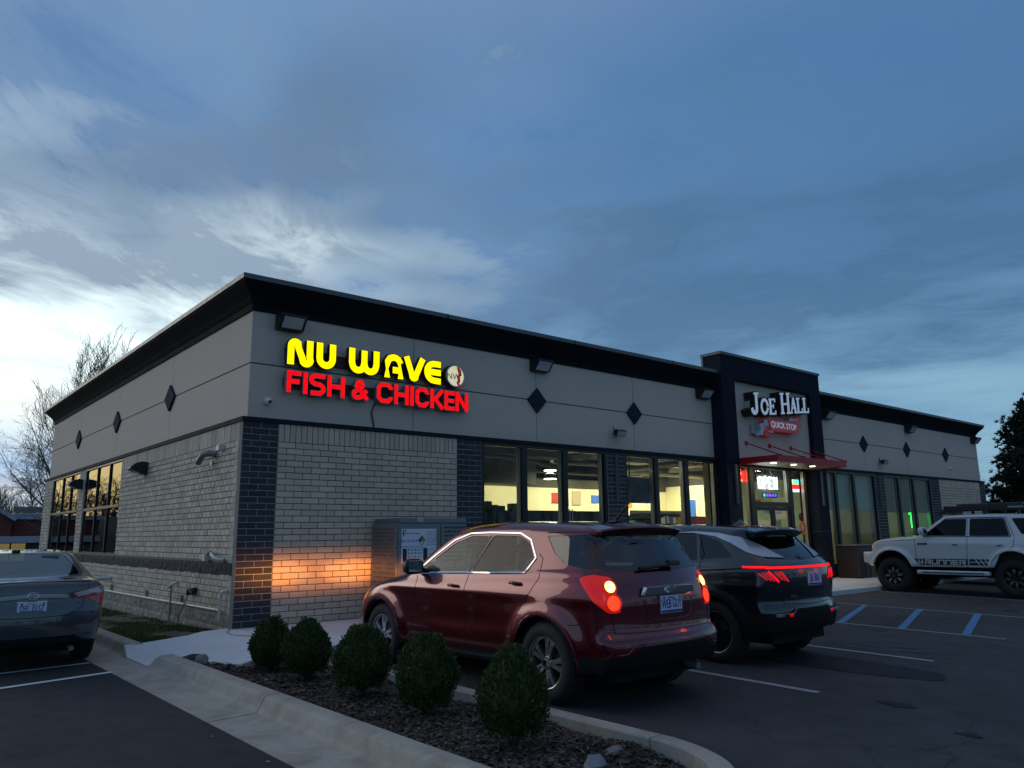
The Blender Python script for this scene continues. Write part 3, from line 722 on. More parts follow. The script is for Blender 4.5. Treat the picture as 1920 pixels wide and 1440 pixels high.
# windows: frame > pane
def window(x0, x1, z0, z1, muls, y=.0, name='shop_window', mat=M_FRAME, transom=None, gl=M_GLASS, inner=M_ALU, axis='y', fw_=.075, mw=.14):
    """muls: mullion centres"""
    m_ = MB(); d0, d1 = y+.02, y+(.16 if axis == 'y' else .075)
    def B(a, b, c0, c1, e0, e1):
        if axis == 'y': m_.box(a, b, c0, c1, e0, e1)
        else: m_.box(c0, c1, a, b, e0, e1)
    B(x0, x0+fw_, d0, d1, z0, z1); B(x1-fw_, x1, d0, d1, z0, z1); B(x0+fw_, x1-fw_, d0, d1, z1-fw_, z1); B(x0+fw_, x1-fw_, d0, d1, z0, z0+fw_)
    xs_ = [x0+fw_]
    for c in muls: B(c-mw/2, c+mw/2, d0, d1, z0+fw_, z1-fw_); xs_ += [c-mw/2, c+mw/2]
    xs_.append(x1-fw_)
    zs = [(z0+fw_, z1-fw_)]
    if transom:
        for i in range(0, len(xs_), 2): B(xs_[i], xs_[i+1], d0+.001, d1-.001, transom-.035, transom+.035)
        zs = [(z0+fw_, transom-.035), (transom+.035, z1-fw_)]
    wob = m_.build(name, mat, shop)
    if inner:
        for c in list(muls)+[x1-fw_/2]:
            q = MB(); q.box(c-mw/2-.03, c-mw/2-.001, d0+.06, d1+.02, z0+fw_+.001, z1-fw_-.001); q.build('inner_bead', inner, wob)
    for i in range(0, len(xs_), 2):
        for a, b in zs:
            q = MB(); yy_ = y+(.09 if axis == 'y' else .045)+random.uniform(-.001,.001); k_ = random.uniform(-.0015,.0015)
            if axis == 'y': q.box(xs_[i]-.005, xs_[i+1]+.005, yy_, yy_+.008, a-.005, b+.005)
            else: q.box(yy_, yy_+.008, xs_[i]-.005, xs_[i+1]+.005, a-.005, b+.005)
            q.build('pane', gl, wob)
    return wob
window(4.88,8.54,.30,3.2505,(6.035,7.22)); window(9.15,12.829,.30,3.2505,(10.31,11.49))
window(17.951,21.66,.30,3.2505,(19.03,20.21)); window(22.27,26.05,.30,3.2505,(23.45,24.64))
solid(4.88,8.54,.0,.25,-.2,.299,'plinth_wall',M_DARKB); solid(9.15,12.829,.0,.25,-.2,.299,'plinth_wall',M_DARKB); solid(17.951,21.66,.0,.25,-.2,.299,'plinth_wall',M_DARKB); solid(22.27,26.05,.0,.25,-.2,.299,'plinth_wall',M_DARKB)
window(7.505,11.315,1.0,3.2505,(8.70,9.97),name='side_window',mat=M_FRAME,transom=2.15,gl=M_GLASSD,inner=None,axis='x',fw_=.06,mw=.075)
window(12.025,15.895,1.0,3.2505,(13.18,14.40),name='side_window',mat=M_FRAME,transom=2.15,gl=M_GLASSD,inner=None,axis='x',fw_=.06,mw=.075)
for y0, y1 in ((7.505,11.315),(12.025,15.895)):   # light capping pieces on the side window frames
    q = MB(); q.box(.004,.0195,y0+.06,y1-.06,2.12,2.18); q.box(.002,.0195,y0,y1,.994,1.045); q.box(.006,.0195,y0+.03,y1,3.19,3.235)
    for c in ((8.70,9.97) if y0 < 9 else (13.18,14.40)):
        q.box(.008,.0195,c-.016,c+.016,1.046,2.119); q.box(.008,.0195,c-.016,c+.016,2.181,3.189)
    q.build('frame_capping', M_BRONZE, shop)
# doorway storefront
dm = MB(); d0, d1 = .02, .15
for a, b in ((13.425,13.56),(14.29,14.47),(16.27,16.45),(17.22,17.35)): dm.box(a, b, d0, d1, 0, 3.25)
for a, b in ((13.56,14.29),(14.47,16.27),(16.45,17.22)): dm.box(a, b, d0, d1, 3.13, 3.25); dm.box(a, b, d0, d1, 0, .10) if not a == 14.47 else None
dm.box(14.47,16.27,d0,d1,2.07,2.20)
door_f = dm.build('entrance_glazing', M_FRAME, shop)
for a in (14.262,16.24,17.19): q = MB(); q.box(a, a+.027, .08, .17, .10, 3.13); q.build('inner_bead', M_ALU, door_f)
for a, b, z0, z1 in ((13.56,14.29,.1,3.13),(16.45,17.22,.1,3.13),(14.47,16.27,2.20,3.13)):
    q = MB(); q.box(a-.004,b+.004,.09,.098,z0-.004,z1+.004); q.build('pane', M_GLASS, door_f)
for a, b in ((14.475,15.365),(15.375,16.265)):
    q = MB(); q.box(a,a+.09,.04,.09,.01,2.06); q.box(b-.09,b,.04,.09,.01,2.06); q.box(a+.09,b-.09,.04,.09,1.96,2.06); q.box(a+.09,b-.09,.04,.09,.01,.20)
    dr = q.build('door', M_FRAME, shop); q = MB(); q.box(a+.086,b-.086,.060,.068,.196,1.964); q.build('pane', M_GLASS, dr)
    hx = b-.05 if a < 15 else a+.05
    q = MB(); q.tube([(hx,.035,.85),(hx,-.02,.87),(hx,-.02,1.18),(hx,.035,1.20)], .012, 6); q.build('handle', M_ALU, dr)
solid(13.42,17.36,-.35,0.3,-.01,.006,'threshold',M_STEEL)
# ------------------------------------------------------------------ shop interior seen through the glass
M_YEL = principled('cream_yellow_wall', (.66,.60,.36), .8, noise_amt=.04)
M_GRN = principled('pale_green_wall', (.42,.55,.36), .8, noise_amt=.05)
M_DKC = principled('dark_ceiling', (.055,.052,.04), .9, noise_amt=.3)
M_BEIGE = principled('beige_bulkhead', (.40,.36,.26), .8)
M_GREYB = principled('grey_bulkhead', (.16,.16,.135), .8)
M_FLOORI = principled('shop_floor_tile', (.20,.19,.17), .4)
M_CTR = principled('dark_counter', (.020,.022,.024), .5)
M_DUCT = principled('duct_metal', (.30,.29,.26), .4, .6)
sh = empty('interior', (0,0,0)); sh.parent = shop
def I(name, x0, x1, y0, y1, z0, z1, mat, **k): return solid(x0, x1, y0, y1, z0, z1, name, mat, sh, **k)
I('floor', .3, 31.0, .31, 9.0, -.15, 0.0, M_FLOORI)
I('ceiling', .3, 31.0, .31, 17.0, 3.75, 3.8, M_DKC)
I('back_wall', 4.9, 18.0, 6.0, 6.1, 0, 2.82, M_YEL)
I('upper_wall', 4.9, 18.0, 6.003, 6.1, 2.82, 3.75, M_DKC)
I('back_wall', 18.0, 30.8, 5.0, 5.1, 0, 3.75, M_YEL)
I('partition', 4.70, 4.80, .31, 9.0, 0, 3.75, M_YEL)
I('partition', 4.81, 30.9, 9.0, 9.1, 0, 3.75, M_DKC)
I('partition', 12.95, 13.35, .35, .60, 0, 3.75, M_YEL)
I('partition', 18.0, 18.1, 3.2, 6.0, 0, 3.0, M_YEL)
I('partition', 18.0, 18.1, .35, 3.199, 0, 3.0, M_GRN)
I('upper_wall', 18.0, 18.1, .35, 6.0, 3.001, 3.75, M_DKC)
I('partition', 21.9, 22.0, .35, 5.0, 0, 3.75, M_YEL)
I('partition', 26.4, 26.5, .35, 5.0, 0, 3.75, M_YEL)
I('partition', .3, 4.7, 5.9, 6.0, 0, 3.75, M_DKC)
# restaurant part: bulkheads, curved soffits, pendants, counter
I('bulkhead', 4.81, 9.0, 3.0, 3.3, 2.66, 3.3, M_GREYB)
I('bulkhead', 4.81, 8.8, 1.55, 2.2, 3.22, 3.45, M_BEIGE)
I('bulkhead', 8.9, 12.8, 3.6, 3.9, 2.9, 3.5, M_DKC)
m_ = MB()
for k in range(4): m_.tube([(4.82, 1.0+.28*k, 3.05+.05*k),(6.2,1.1+.25*k,3.10+.05*k),(7.6,1.4+.2*k,3.06+.05*k),(9.0,2.0+.2*k,2.98+.05*k)], .045, 8)
m_.build('curved_soffit', M_BEIGE, sh)
m_ = MB()
m_.tube([(9.2,2.6,3.25),(11.6,2.7,3.27),(12.0,2.8,3.18),(12.1,2.85,2.95)], .07, 10); m_.tube([(9.0,3.3,3.05),(13.5,3.3,3.05)], .05, 8)
m_.tube([(9.0,4.2,3.35),(17.8,4.2,3.35)], .16, 12); m_.tube([(10.5,1.5,3.5),(10.5,5.9,3.4)], .12, 12); m_.box(11.0,12.6,2.0,2.6,3.3,3.55); m_.lathe([(.02,2.98),(.16,2.93),(.17,2.90)], (12.1,2.85,0), 'z', 18)
m_.build('ceiling_duct', M_DUCT, sh)
M_LAMPW = emission('lit_lamp_white', (1,.95,.78), 14.)
for x, y, z in ((9.04,2.5,3.02),(9.0,2.46,2.80)):
    q = MB(); q.lathe([(.02,z+.16),(.14,z+.10),(.17,z+.02),(.17,z-.02)], (x,y,0), 'z', 20); q.tube([(x,y,z+.15),(x,y,3.7)], .008, 5); sh_ = q.build('pendant_lamp', M_DUCT, sh)
    q = MB(); q.lathe([(.0,z-.018),(.15,z-.018),(.16,z-.03)], (x,y,0), 'z', 20); q.build('diffuser', M_LAMPW, sh_)
I('counter', 6.0, 9.6, 1.5, 1.9, 0, 1.93, M_CTR); I('counter', 9.9, 10.7, 2.0, 2.6, 0, 1.95, M_GREYB)
m_ = MB()
for x, w1, h1 in ((6.25,.16,.20),(6.5,.10,.12),(6.68,.12,.10),(7.0,.34,.16)): m_.bbox(x, x+w1, 1.6, 1.8, 1.931, 1.93+h1, .015)
m_.build('counter_appliance', M_GREYB, sh)
m_ = MB()
for k in range(4): m_.box(8.08+.09*k, 8.10+.09*k, 1.0, 1.02, 1.2, 1.95)
m_.box(8.05,8.42,1.0,1.02,1.60,1.62); m_.build('menu_rack', M_WHITEP, sh)
# television, price board, merchandise shelves
M_TV = principled('dark_screen', (.05,.05,.075), .5, noise_amt=.9, noise_scale=4., spec=.2)
q = MB(); q.bbox(9.45,10.72,.60,.66,2.11,2.74,.01); tv = q.build('hanging_television', M_TV, sh); q = MB(); q.tube([(10.0,.64,2.76),(10.0,.64,3.74)], .02, 6); q.build('ceiling_mount', M_BLACK, tv)
M_PALEGB = principled('pale_green_board', (.42,.50,.36), .6); I('notice_board', 9.45, 10.15, .9, .94, 1.15, 1.98, M_PALEGB)
goods_m = [principled('goods_'+n_, c, .5, noise_amt=.35, noise_scale=25.) for n_, c in (('red',(.45,.03,.02)),('white',(.65,.62,.55)),('blue',(.03,.12,.45)),('amber',(.50,.22,.04)),('tan',(.42,.33,.2)),('green',(.06,.25,.08)))]
def shelf(x0, x1, y, z0, z1, rows, n, seed):
    rg = random.Random(seed); m_ = MB()
    for k in range(rows+1): z = z0+(z1-z0)*k/rows; m_.box(x0, x1, y, y+.35, z-.015, z)
    m_.box(x0, x1, y+.35, y+.37, z0, z1+.1); s_ = m_.build('merchandise_shelf', M_CTR, sh)
    g = MB()
    for k in range(rows):
        za = z0+(z1-z0)*k/rows; hm = (z1-z0)/rows-.05; x = x0+.02
        while x < x1-.06:
            w1 = rg.uniform(.05,.13); g.bbox(x, x+w1*.9, y-.0, y+.2, za+.001, za+hm*rg.uniform(.6,1), .008, rg.randrange(6)); x += w1
    g.build('goods', goods_m, s_, kind='stuff')
shelf(9.9, 12.75, 4.6, 1.0, 1.92, 3, 20, 1); shelf(13.0, 14.2, 3.2, .6, 1.8, 3, 20, 2); shelf(14.6, 17.3, 4.4, .3, 2.0, 5, 20, 3); shelf(18.3, 21.2, 1.6, .5, 1.95, 5, 20, 4)
I('floor_display', 10.0, 10.8, 2.2, 2.7, 0, 1.62, goods_m[2]); I('floor_display', 11.2, 12.2, 2.2, 2.8, 0, 1.58, M_BEIGE)
I('cooler_cabinet', 13.55,14.3,1.4,1.9,0,1.82,goods_m[0])
I('cashpoint', 16.6,17.15,.9,1.4,0,1.7,M_BEIGE)
# roller shades in the right-hand bays
M_SHADE = principled('white_roller_shade', (.44,.47,.42), .8, noise_amt=.05); M_SHADE2 = principled('brown_roller_shade', (.11,.075,.045), .8)
for a, b in ((18.0,18.95),(19.11,20.13),(20.29,21.58)): I('roller_shade', a, b, .20, .21, 2.04, 3.2, M_SHADE)
for a, b in ((22.3,23.38),(23.5,24.56),(24.70,26.0)): I('roller_shade', a, b, .20, .21, 1.98, 3.2, M_SHADE2)
# wall posters, menu boards and stock that show against the bright wall
for k, (x, z, w1, h1, mt) in enumerate(((12.3,2.35,.5,.32,0),(13.2,2.30,.4,.45,4),(14.1,2.38,.6,.25,2),(16.9,2.3,.35,.5,1),(15.6,2.25,.5,.4,3))):
    I('wall_poster', x, x+w1, 5.97, 5.995, z, z+h1, goods_m[mt])
for k, (y, z, w1, h1, mt) in enumerate(((1.2,1.75,.45,.7,1),(2.1,2.1,.5,.3,0),(3.6,2.0,.6,.4,3),(4.7,1.9,.5,.6,2))): I('wall_poster', 17.975, 17.998, y, y+w1, z, z+h1, goods_m[mt])
for k, (x, y) in enumerate(((14.9,2.6),(15.6,2.9),(16.4,2.4))):
    I('snack_rack', x, x+.45, y, y+.35, 0, 1.55+.12*k, M_CTR); 
    for j in range(4): I('rack_packets', x+.03, x+.42, y-.03, y-.005, .35+.32*j, .58+.32*j, goods_m[(j+k) % 6])
q = MB(); q.tube([(13.2,1.0,3.3),(13.2,5.8,3.3)], .10, 10); q.tube([(15.8,1.0,3.45),(15.8,5.8,3.45)], .14, 12); q.box(13.9,14.9,2.2,3.2,3.45,3.6); q.build('ceiling_duct', M_DUCT, sh)
# lit window signs
M_NWHITE = emission('neon_white', (.92,1,1), 3.2); M_NRED = emission('neon_red', (1,.02,.02), 2.6); M_NCY = emission('neon_cyan', (.05,.75,.85), 2.2); M_NPUR = emission('neon_purple', (.30,.05,1), 2.4)
M_NYEL = emission('neon_yellow', (1,.75,.1), 2.6); M_NGRN = emission('neon_green', (.02,1,.12), 2.2); M_NBLUE = emission('neon_blue', (.05,.12,1), 2.2)
def hang(name, lab, cat='sign'): return empty(name, (0,0,0), 0, lab, cat)
M_CLR = glass('clear_acrylic', (.8,.82,.84)); 
op = hang('open_sign', 'bright white lit OPEN sign hanging inside the glass above the entrance doors')
q = MB(); q.box(14.9,16.02,.205,.215,2.52,2.99); q.build('backing_plate', M_BLACK, op)
ow, oh = .20, .36
def opl(kind):
    if kind == 'O': return [[(.08,.02)]+arc(.10,.10,.08,-90,-180,4)+arc(.10,.26,.08,180,90,4)+arc(.12,.26,.08,90,0,4)+arc(.12,.10,.08,0,-90,4)]
    if kind == 'P': return [[(.03,0),(.03,.36)],[(.03,.34),(.12,.34)]+arc(.12,.255,.085,90,-90,6)+[(.03,.17)]]
    if kind == 'E': return [[(.03,0),(.03,.36)],[(.03,.34),(.19,.34)],[(.03,.18),(.16,.18)],[(.03,.02),(.19,.02)]]
    if kind == 'N': return [[(.03,0),(.03,.36)],[(.03,.34),(.18,.02)],[(.18,0),(.18,.36)]]
for i, ch in enumerate('OPEN'):
    q = MB()
    for j, st in enumerate(opl(ch)): q.stroke(st, .030, .185-.0006*j, .204, off=(14.95+i*.262, 2.575), closed=False)
    q.build('letter', M_NWHITE, op)
q = MB(); q.tube([(15.2,.21,2.99),(15.3,.21,3.12)], .004, 4); q.tube([(15.7,.21,2.99),(15.6,.21,3.12)], .004, 4); q.build('chain', M_ALU, op)
area('open_sign_light', 15.46, -.05, 2.75, 1.0, .35, 9., (.9,1,1), (R(90),0,0))
bs = hang('led_sign', 'small blue and purple lit sign below the white OPEN sign')
q = MB(); q.bbox(15.12,15.90,.195,.215,2.33,2.47,.005); q.build('backing_plate', M_BLACK, bs)
for x, mt in ((15.22,M_NCY),(15.38,M_NPUR),(15.52,M_NPUR),(15.66,M_NBLUE),(15.80,M_NBLUE)):
    q = MB(); q.cyl((x,.190,2.40),(x,.1948,2.40),.042,n=12); q.build('lit_disc', mt, bs)
cs = hang('cash_sign', 'red lit sign with yellow writing in the left sidelight of the entrance')
q = MB(); q.bbox(13.86,14.285,.195,.215,2.74,3.05,.005); q.build('backing_plate', M_NRED, cs)
text_mesh('lettering', 'Cash', .12, M_NYEL, cs, TM(14.02,.188,2.98)); text_mesh('lettering', 'TICKETS', .075, principled('dark_red_print', (.2,.0,.0), .5), cs, TM(14.07,.188,2.88)); text_mesh('lettering', 'MONEY', .06, M_NYEL, cs, TM(14.07,.188,2.78))
rs = hang('lottery_sign', 'yellow, turquoise and red lit sign in the right sidelight of the entrance')
M_NTUR = emission('neon_turquoise', (.15,.85,.65), 1.6); M_NPW = emission('neon_pale', (.7,.85,1), 1.6)
for (z0, z1, x0, x1, mt) in ((2.76,2.90,16.50,16.80,M_NYEL),(2.76,2.90,16.803,17.12,M_NTUR),(2.62,2.757,16.50,17.12,M_NRED),(2.53,2.617,16.50,17.12,M_NPW)):
    q = MB(); q.box(x0,x1,.195,.215,z0,z1); q.build('lit_panel', mt, rs)
text_mesh('lettering', 'ATM', .11, principled('red_print', (.35,.0,.0), .5), rs, TM(16.81,.188,2.69), sx=1.3)
M_ORG = principled('orange_decal', (.32,.085,.02), .5, emis=(.32,.085,.02), estr=.15); M_CREAM = principled('cream_print', (.6,.5,.35), .5)
bt = hang('round_decal', 'round orange decal with a white coin letter at the lower right of the doorway glass')
q = MB(); q.cyl((16.93,.075,1.47),(16.93,.0895,1.47),.20,n=32); q.build('disc', M_ORG, bt); q = MB(); q.lathe([(.165,.072),(.175,.072)], (16.93,0,1.47), 'y', 32); q.build('rim_line', M_CREAM, bt)
text_mesh('lettering', 'B', .25, M_CREAM, bt, TM(16.93,.0715,1.47)); q = MB(); q.box(16.90,16.915,.070,.0712,1.35,1.37); q.box(16.90,16.915,.070,.0712,1.575,1.595); q.build('coin_strokes', M_CREAM, bt)
b2 = hang('round_decal', 'dark brown oval decal above the orange one on the doorway glass')
q = MB(); q.lathe([(0,.08),(.12,.08),(.125,.0895)], (16.90,0,1.79), 'y', 28); q.build('disc', principled('brown_decal', (.09,.03,.015), .5), b2)
gs = hang('green_lamp_sign', 'tall green lit shape behind the far right window bay')
q = MB(); q.bbox(25.2,25.62,.5,.56,1.92,2.02,.01); q.build('lit_bar', M_NGRN, gs); q = MB(); q.tube([(25.45,.53,1.45),(25.42,.53,1.7),(25.46,.53,1.9)], .07, 10); q.build('lit_column', M_NGRN, gs)
# papers on the doors
pp = MB(); pp.box(15.0,15.25,.10,.102,1.9,1.955); pp.box(14.62,14.9,.10,.102,1.5,1.56); pp.box(15.6,15.9,.10,.102,1.88,1.93)
tag(pp.build('door_notices', M_WHITEP), 'small white paper notices stuck behind the entrance door glass', 'notice')
# ceiling lights of the shop
M_TUBE = emission('ceiling_light_panel', (1,.96,.72), 6.)
for x, y, e in ((7.0,4.4,40),(10.2,4.7,55),(12.4,4.7,80),(14.6,4.5,110),(16.6,4.5,115),(20,3.4,15),(24.2,3.6,12)):
    q = MB(); q.box(x-.6,x+.6,y-.08,y+.08,3.55,3.60); q.build('ceiling_light', M_TUBE, sh)
    area('ceiling_lamp_light', x, y, 3.54, 1.2, .3, e, (1,.93,.70))
area('ceiling_lamp_light', 15.4, 1.6, 3.5, 1.2, .4, 60, (1,.94,.76)); area('ceiling_lamp_light', 8.3, 2.1, 2.8, .3, .3, 5, (1,.92,.66))
# ------------------------------------------------------------------ illuminated channel-letter sign
M_YLW = emission('lit_yellow_face', (1.0,.80,.0), 1.05, (1.0,.86,.0)); M_RLT = emission('lit_red_face', (.80,.004,.008), .95, (.66,.003,.006))
M_RET = principled('black_letter_return', (.012,.012,.012), .5); M_RETS = principled('silver_letter_return', (.30,.31,.32), .4, .5)
M_RACE = principled('maroon_raceway', (.055,.008,.010), .6)
FY = -.06          # front plane of the letters
sg = empty('illuminated_sign', (0,0,0), 0, 'lit sign of big yellow letters over red letters near the building corner', 'sign')
q = MB(); q.box(.69,1.62,.045,.104,4.38,4.58); q.box(1.64,2.95,.045,.104,4.36,4.56); q.box(2.96,4.1,.045,.104,4.38,4.56); q.box(.68,1.9,.045,.104,3.88,4.06); q.box(1.92,4.38,.045,.104,3.88,4.06)
q.build('raceway', M_RACE, sg)
def rnd(pts): return pts
def letter(strokes, x, z, t, mat_face, mat_ret, par=sg, y=FY, dep=.09, lip=.022, lab=None, M=None):
    q = MB()
    for j, s_ in enumerate(strokes): q.stroke(s_, t+lip, y+.003+.0007*j, y+dep+.0007*j, off=(x, z), M=M)
    L = q.build('letter_body', mat_ret, par)
    q = MB()
    for j, s_ in enumerate(strokes): q.stroke(s_, t, y-.004-.0007*j, y+.002, off=(x, z), M=M)
    q.build('letter_face', mat_face, L); return L
H = .455; T = .118; a = T/2
N_ = [[(a,0),(a,.30)]+arc(a+.075,.325,.075,165,50,5)+[(.195,.30),(.27,.13)]+arc(.36-.015,.115,.075,-140,-10,5)+[(.42-.015,.16),(.42-.015,H)]]
U_ = [[(a,H),(a,.20)]+arc(a+.125,.185,.125,180,360,10)+[(a+.25,.20),(a+.25,H)]]
Wl = [[(a,H),(a,.19)]+arc(a+.125,.175,.118,180,360,9)+[(a+.25,.2),(a+.25,H)], [(a+.25,.2)]+arc(a+.375,.175,.118,180,360,9)+[(a+.5,.19),(a+.5,H)]]
Wl[0][-1] = (a+.25,H-.02)
A_ = [[(a,0),(a,.26)]+arc(a+.145,.25,.145,180,0,10)+[(a+.29,.26),(a+.29,0)], [(a+.12,.155),(a+.29,.155)]]
V_ = [[(a-.02,H),(.165,.12)]+arc(.212,.095,.045,210,330,4)+[(.26,.12),(.41,H)]]
E_ = [[(.37,H-.065),(.22,H-.065)]+arc(.215,.225,.165,90,270,12)+[(.37,.055)], [(.12,.225),(.37,.225)]]
for st, x in ((N_,.675),(U_,1.205),(Wl,1.835),(A_,2.565),(V_,3.0),(E_,3.455)):
    letter(st, x, 4.275, T, M_YLW, M_RET)
h = .375; t = .072; b = t/2
def F(wd): return [[(b,0),(b,h)],[(b,h-b),(wd,h-b)],[(b,h*.52),(wd*.88,h*.52)]]
def Il(): return [[(b,0),(b,h)]]
def S(wd): return [[(wd-b*.4,h-b),(.10,h-b)]+arc(.085,h-.105,.06,90,230,5)+[(.10,h*.52),(wd-.10,h*.50)]+arc(wd-.10,.115,.062,70,-70,6)+[(wd-.10,b),(.02,b)]]
def Hh(wd): return [[(b,0),(b,h)],[(wd-b,0),(wd-b,h)],[(b,h*.5),(wd-b,h*.5)]]
def Cc(wd): return [[(wd-b,h-.12),(wd-b,h-.09),(wd-.09,h-b),(.10,h-b),(b,h-.10),(b,.10),(.10,b),(wd-.09,b),(wd-b,.09),(wd-b,.12)]]
def K(wd): return [[(b,0),(b,h)],[(wd-.03,h-.005),(b+.07,h*.5),(wd-.02,.005)]]
def Ee(wd): return [[(b,0),(b,h)],[(b,h-b),(wd,h-b)],[(b,h*.5),(wd*.95,h*.5)],[(b,b),(wd,b)]]
def Nn(wd): return [[(b,0),(b,h)],[(wd-b,0),(wd-b,h)],[(b,h-.03),(wd-b,.03)]]
def Am(wd): return [[(wd-.02,.02),(.10,h-.13)]+arc(.165,h-.095,.055,200,-20,6)+[(.20,h-.14),(.07,.15)]+arc(.11,.105,.065,150,290,5)+[(.20,.06),(wd-.04,.19)]]
for st, x in ((F(.26),.685),(Il(),.985),(S(.30),1.10),(Hh(.33),1.435),(Am(.34),1.905),(Cc(.33),2.42),(Hh(.31),2.79),(Il(),3.14),(Cc(.30),3.255),(K(.31),3.595),(Ee(.24),3.925),(Nn(.30),4.20-.01)):
    letter(st, x, 3.79, t, M_RLT, M_RETS, dep=.11, lip=.016)
# round logo
M_LOGO = emission('lit_pale_logo_face', (.62,.62,.42), .75, (.55,.58,.40)); M_LRED = principled('dark_red_print', (.22,.01,.01), .5, emis=(.25,.01,.01), estr=.5)
q = MB(); q.lathe([(0,.02),(.235,.02),(.235,-.115),(.225,-.118)], (4.145,0,4.475), 'y', 40); lg = q.build('logo_body', M_RET, sg)
q = MB(); q.lathe([(.0,-.112),(.20,-.112)], (4.145,0,4.475), 'y', 40); q.build('logo_face', M_LOGO, lg)
q = MB(); q.lathe([(.205,-.113),(.205,-.121),(.225,-.121),(.225,-.113)], (4.145,0,4.475), 'y', 40); q.build('logo_rim', M_WHITEP, lg)
M_LGREY = principled('grey_print', (.22,.25,.18), .6)
text_mesh('logo_lettering', 'NW', .17, M_LGREY, lg, TM(4.095,-.1145,4.455), sx=1.05)
q = MB(); q.prism([(4.17,4.66),(4.22,4.66),(4.28,4.60),(4.29,4.50),(4.25,4.47),(4.26,4.38),(4.23,4.33),(4.27,4.29),(4.20,4.29),(4.17,4.34),(4.20,4.40),(4.17,4.47),(4.22,4.52),(4.20,4.58)], 'y', -.118, -.1125); q.prism([(4.20,4.31),(4.30,4.28),(4.39,4.33),(4.31,4.265),(4.22,4.26)], 'y', -.1225, -.1215); q.build('logo_figure', M_LRED, lg)
# hanging cable below the sign
q = MB(); q.tube([(2.50,.10,3.80),(2.44,.085,3.74),(2.40,.09,3.62),(2.42,.085,3.50),(2.45,.09,3.40),(2.45,.09,3.33)], .013, 6); tag(q.build('power_cable', M_BLACK), 'black cable hanging from the yellow and red sign down to the brick', 'cable')
area('sign_glow_light', 2.3, -.35, 4.5, 3.2, .4, 5., (1,.9,.1), (R(-90),0,0)).data.spread = R(170)
bpy.data.objects.remove(bpy.data.objects['sign_glow_light'])

# ------------------------------------------------------------------ entrance sign: white letters over a red ribbon
M_WFACE = principled('white_letter_face', (.62,.70,.80), .4, emis=(.5,.62,.8), estr=.22)  # faint emission added to brighten the letter faces
M_RIB = principled('red_ribbon_face', (.26,.035,.04), .4, emis=(.4,.03,.04), estr=.12); M_RIBW = principled('pale_ribbon_face', (.50,.56,.62), .5); M_BOX = principled('cream_sign_box', (.42,.42,.38), .6)
js = empty('entrance_sign', (0,0,0), 0, 'white slab-serif letters over a red ribbon on the entrance tower', 'sign')
SL = Matrix(((1,0,0,0),(0,1,0,0),(math.tan(R(6.3)),0,1,0),(0,0,0,1)))   # rising baseline
def place(x): return Matrix.Translation((x,0,0))
YF = -.45
def sletter(st, x, z, t=.085, lip=.065):
    M = Matrix.Translation((x, 0, z)) @ SL
    q = MB()
    for j, (s_, tt) in enumerate(st): q.stroke(s_, tt+lip, YF+.004+.0007*j, -.131, M=M)
    L = q.build('letter_body', M_RET, js); q = MB()
    for j, (s_, tt) in enumerate(st): q.stroke(s_, tt, YF-.004-.0007*j, YF+.003, M=M)
    q.build('letter_face', M_WFACE, L)
hs = .46; hb = .62
sJ = [([(.30,hb-.02),(.30,.17)]+arc(.19,.165,.11,0,-150,8)+[(.065,.19)], .115), ([(.18,hb-.025),(.42,hb-.025)], .05)]
sO = [(arc(.20,hs/2,.155,0,350,22,.195), .085)]
sE = [([(.11,.0),(.11,hs)], .10), ([(.03,.025),(.36,.025),(.36,.12)], .05), ([(.03,hs-.025),(.34,hs-.025),(.34,hs-.11)], .05), ([(.11,hs*.52),(.26,hs*.52)], .05), ([(.26,hs*.38),(.26,hs*.66)], .035)]
sH = [([(.12,0),(.12,hb)], .11), ([(.44,0),(.44,hb)], .11), ([(.12,hb*.47),(.44,hb*.47)], .055), ([(.02,.025),(.22,.025)], .05), ([(.34,.025),(.54,.025)], .05), ([(.02,hb-.025),(.22,hb-.025)], .05), ([(.34,hb-.025),(.54,hb-.025)], .05)]
sA = [([(.06,.0),(.18,hs)], .05), ([(.30,0),(.18,hs)], .095), ([(.08,.16),(.28,.16)], .045), ([(.0,.022),(.12,.022)], .044), ([(.22,.022),(.37,.022)], .044)]
sL = [([(.11,0),(.11,hs)], .095), ([(.02,.025),(.33,.025),(.33,.15)], .05), ([(.02,hs-.025),(.20,hs-.025)], .05)]
for st, x, z in ((sJ,13.84,4.52),(sO,14.335,4.565),(sE,14.72,4.60),(sH,15.33,4.67),(sA,15.865,4.74),(sL,16.20,4.775),(sL,16.545,4.81)):
    sletter(st, x, z)
q = MB(); q.box(13.98,16.9,-.20,-.131,4.75,4.80); q.box(14.0,14.1,-.3,-.131,4.70,4.95); q.build('mounting_rail', M_BOX, js)
rb = -.36
q = MB(); q.prism([(14.82,4.515),(16.40,4.52),(16.37,4.20),(14.90,4.175)], 'y', rb, -.20); rbo = q.build('ribbon', [M_RIB], js)
q = MB(); q.prism([(14.80,4.50),(14.58,4.36),(14.60,4.30),(14.66,4.03),(15.03,4.03),(15.03,4.12),(14.98,4.17)], 'y', rb+.03, -.21); q.prism([(16.30,4.68),(16.66,4.72),(16.54,4.555),(16.60,4.39),(16.405,4.40)], 'y', rb+.03, -.21); q.build('ribbon_tail', M_RIB, rbo)
q = MB(); q.prism([(14.62,4.46),(14.80,4.50),(14.86,4.30),(14.62,4.30)], 'y', rb+.02, rb+.028); q.build('ribbon_fold', M_RIBW, rbo); q = MB(); q.prism([(14.36,4.32),(14.57,4.37),(14.60,4.20),(14.50,4.02),(14.30,4.01),(14.44,4.17)], 'y', rb+.01, -.22); q.build('ribbon_fold', M_RIBW, rbo)
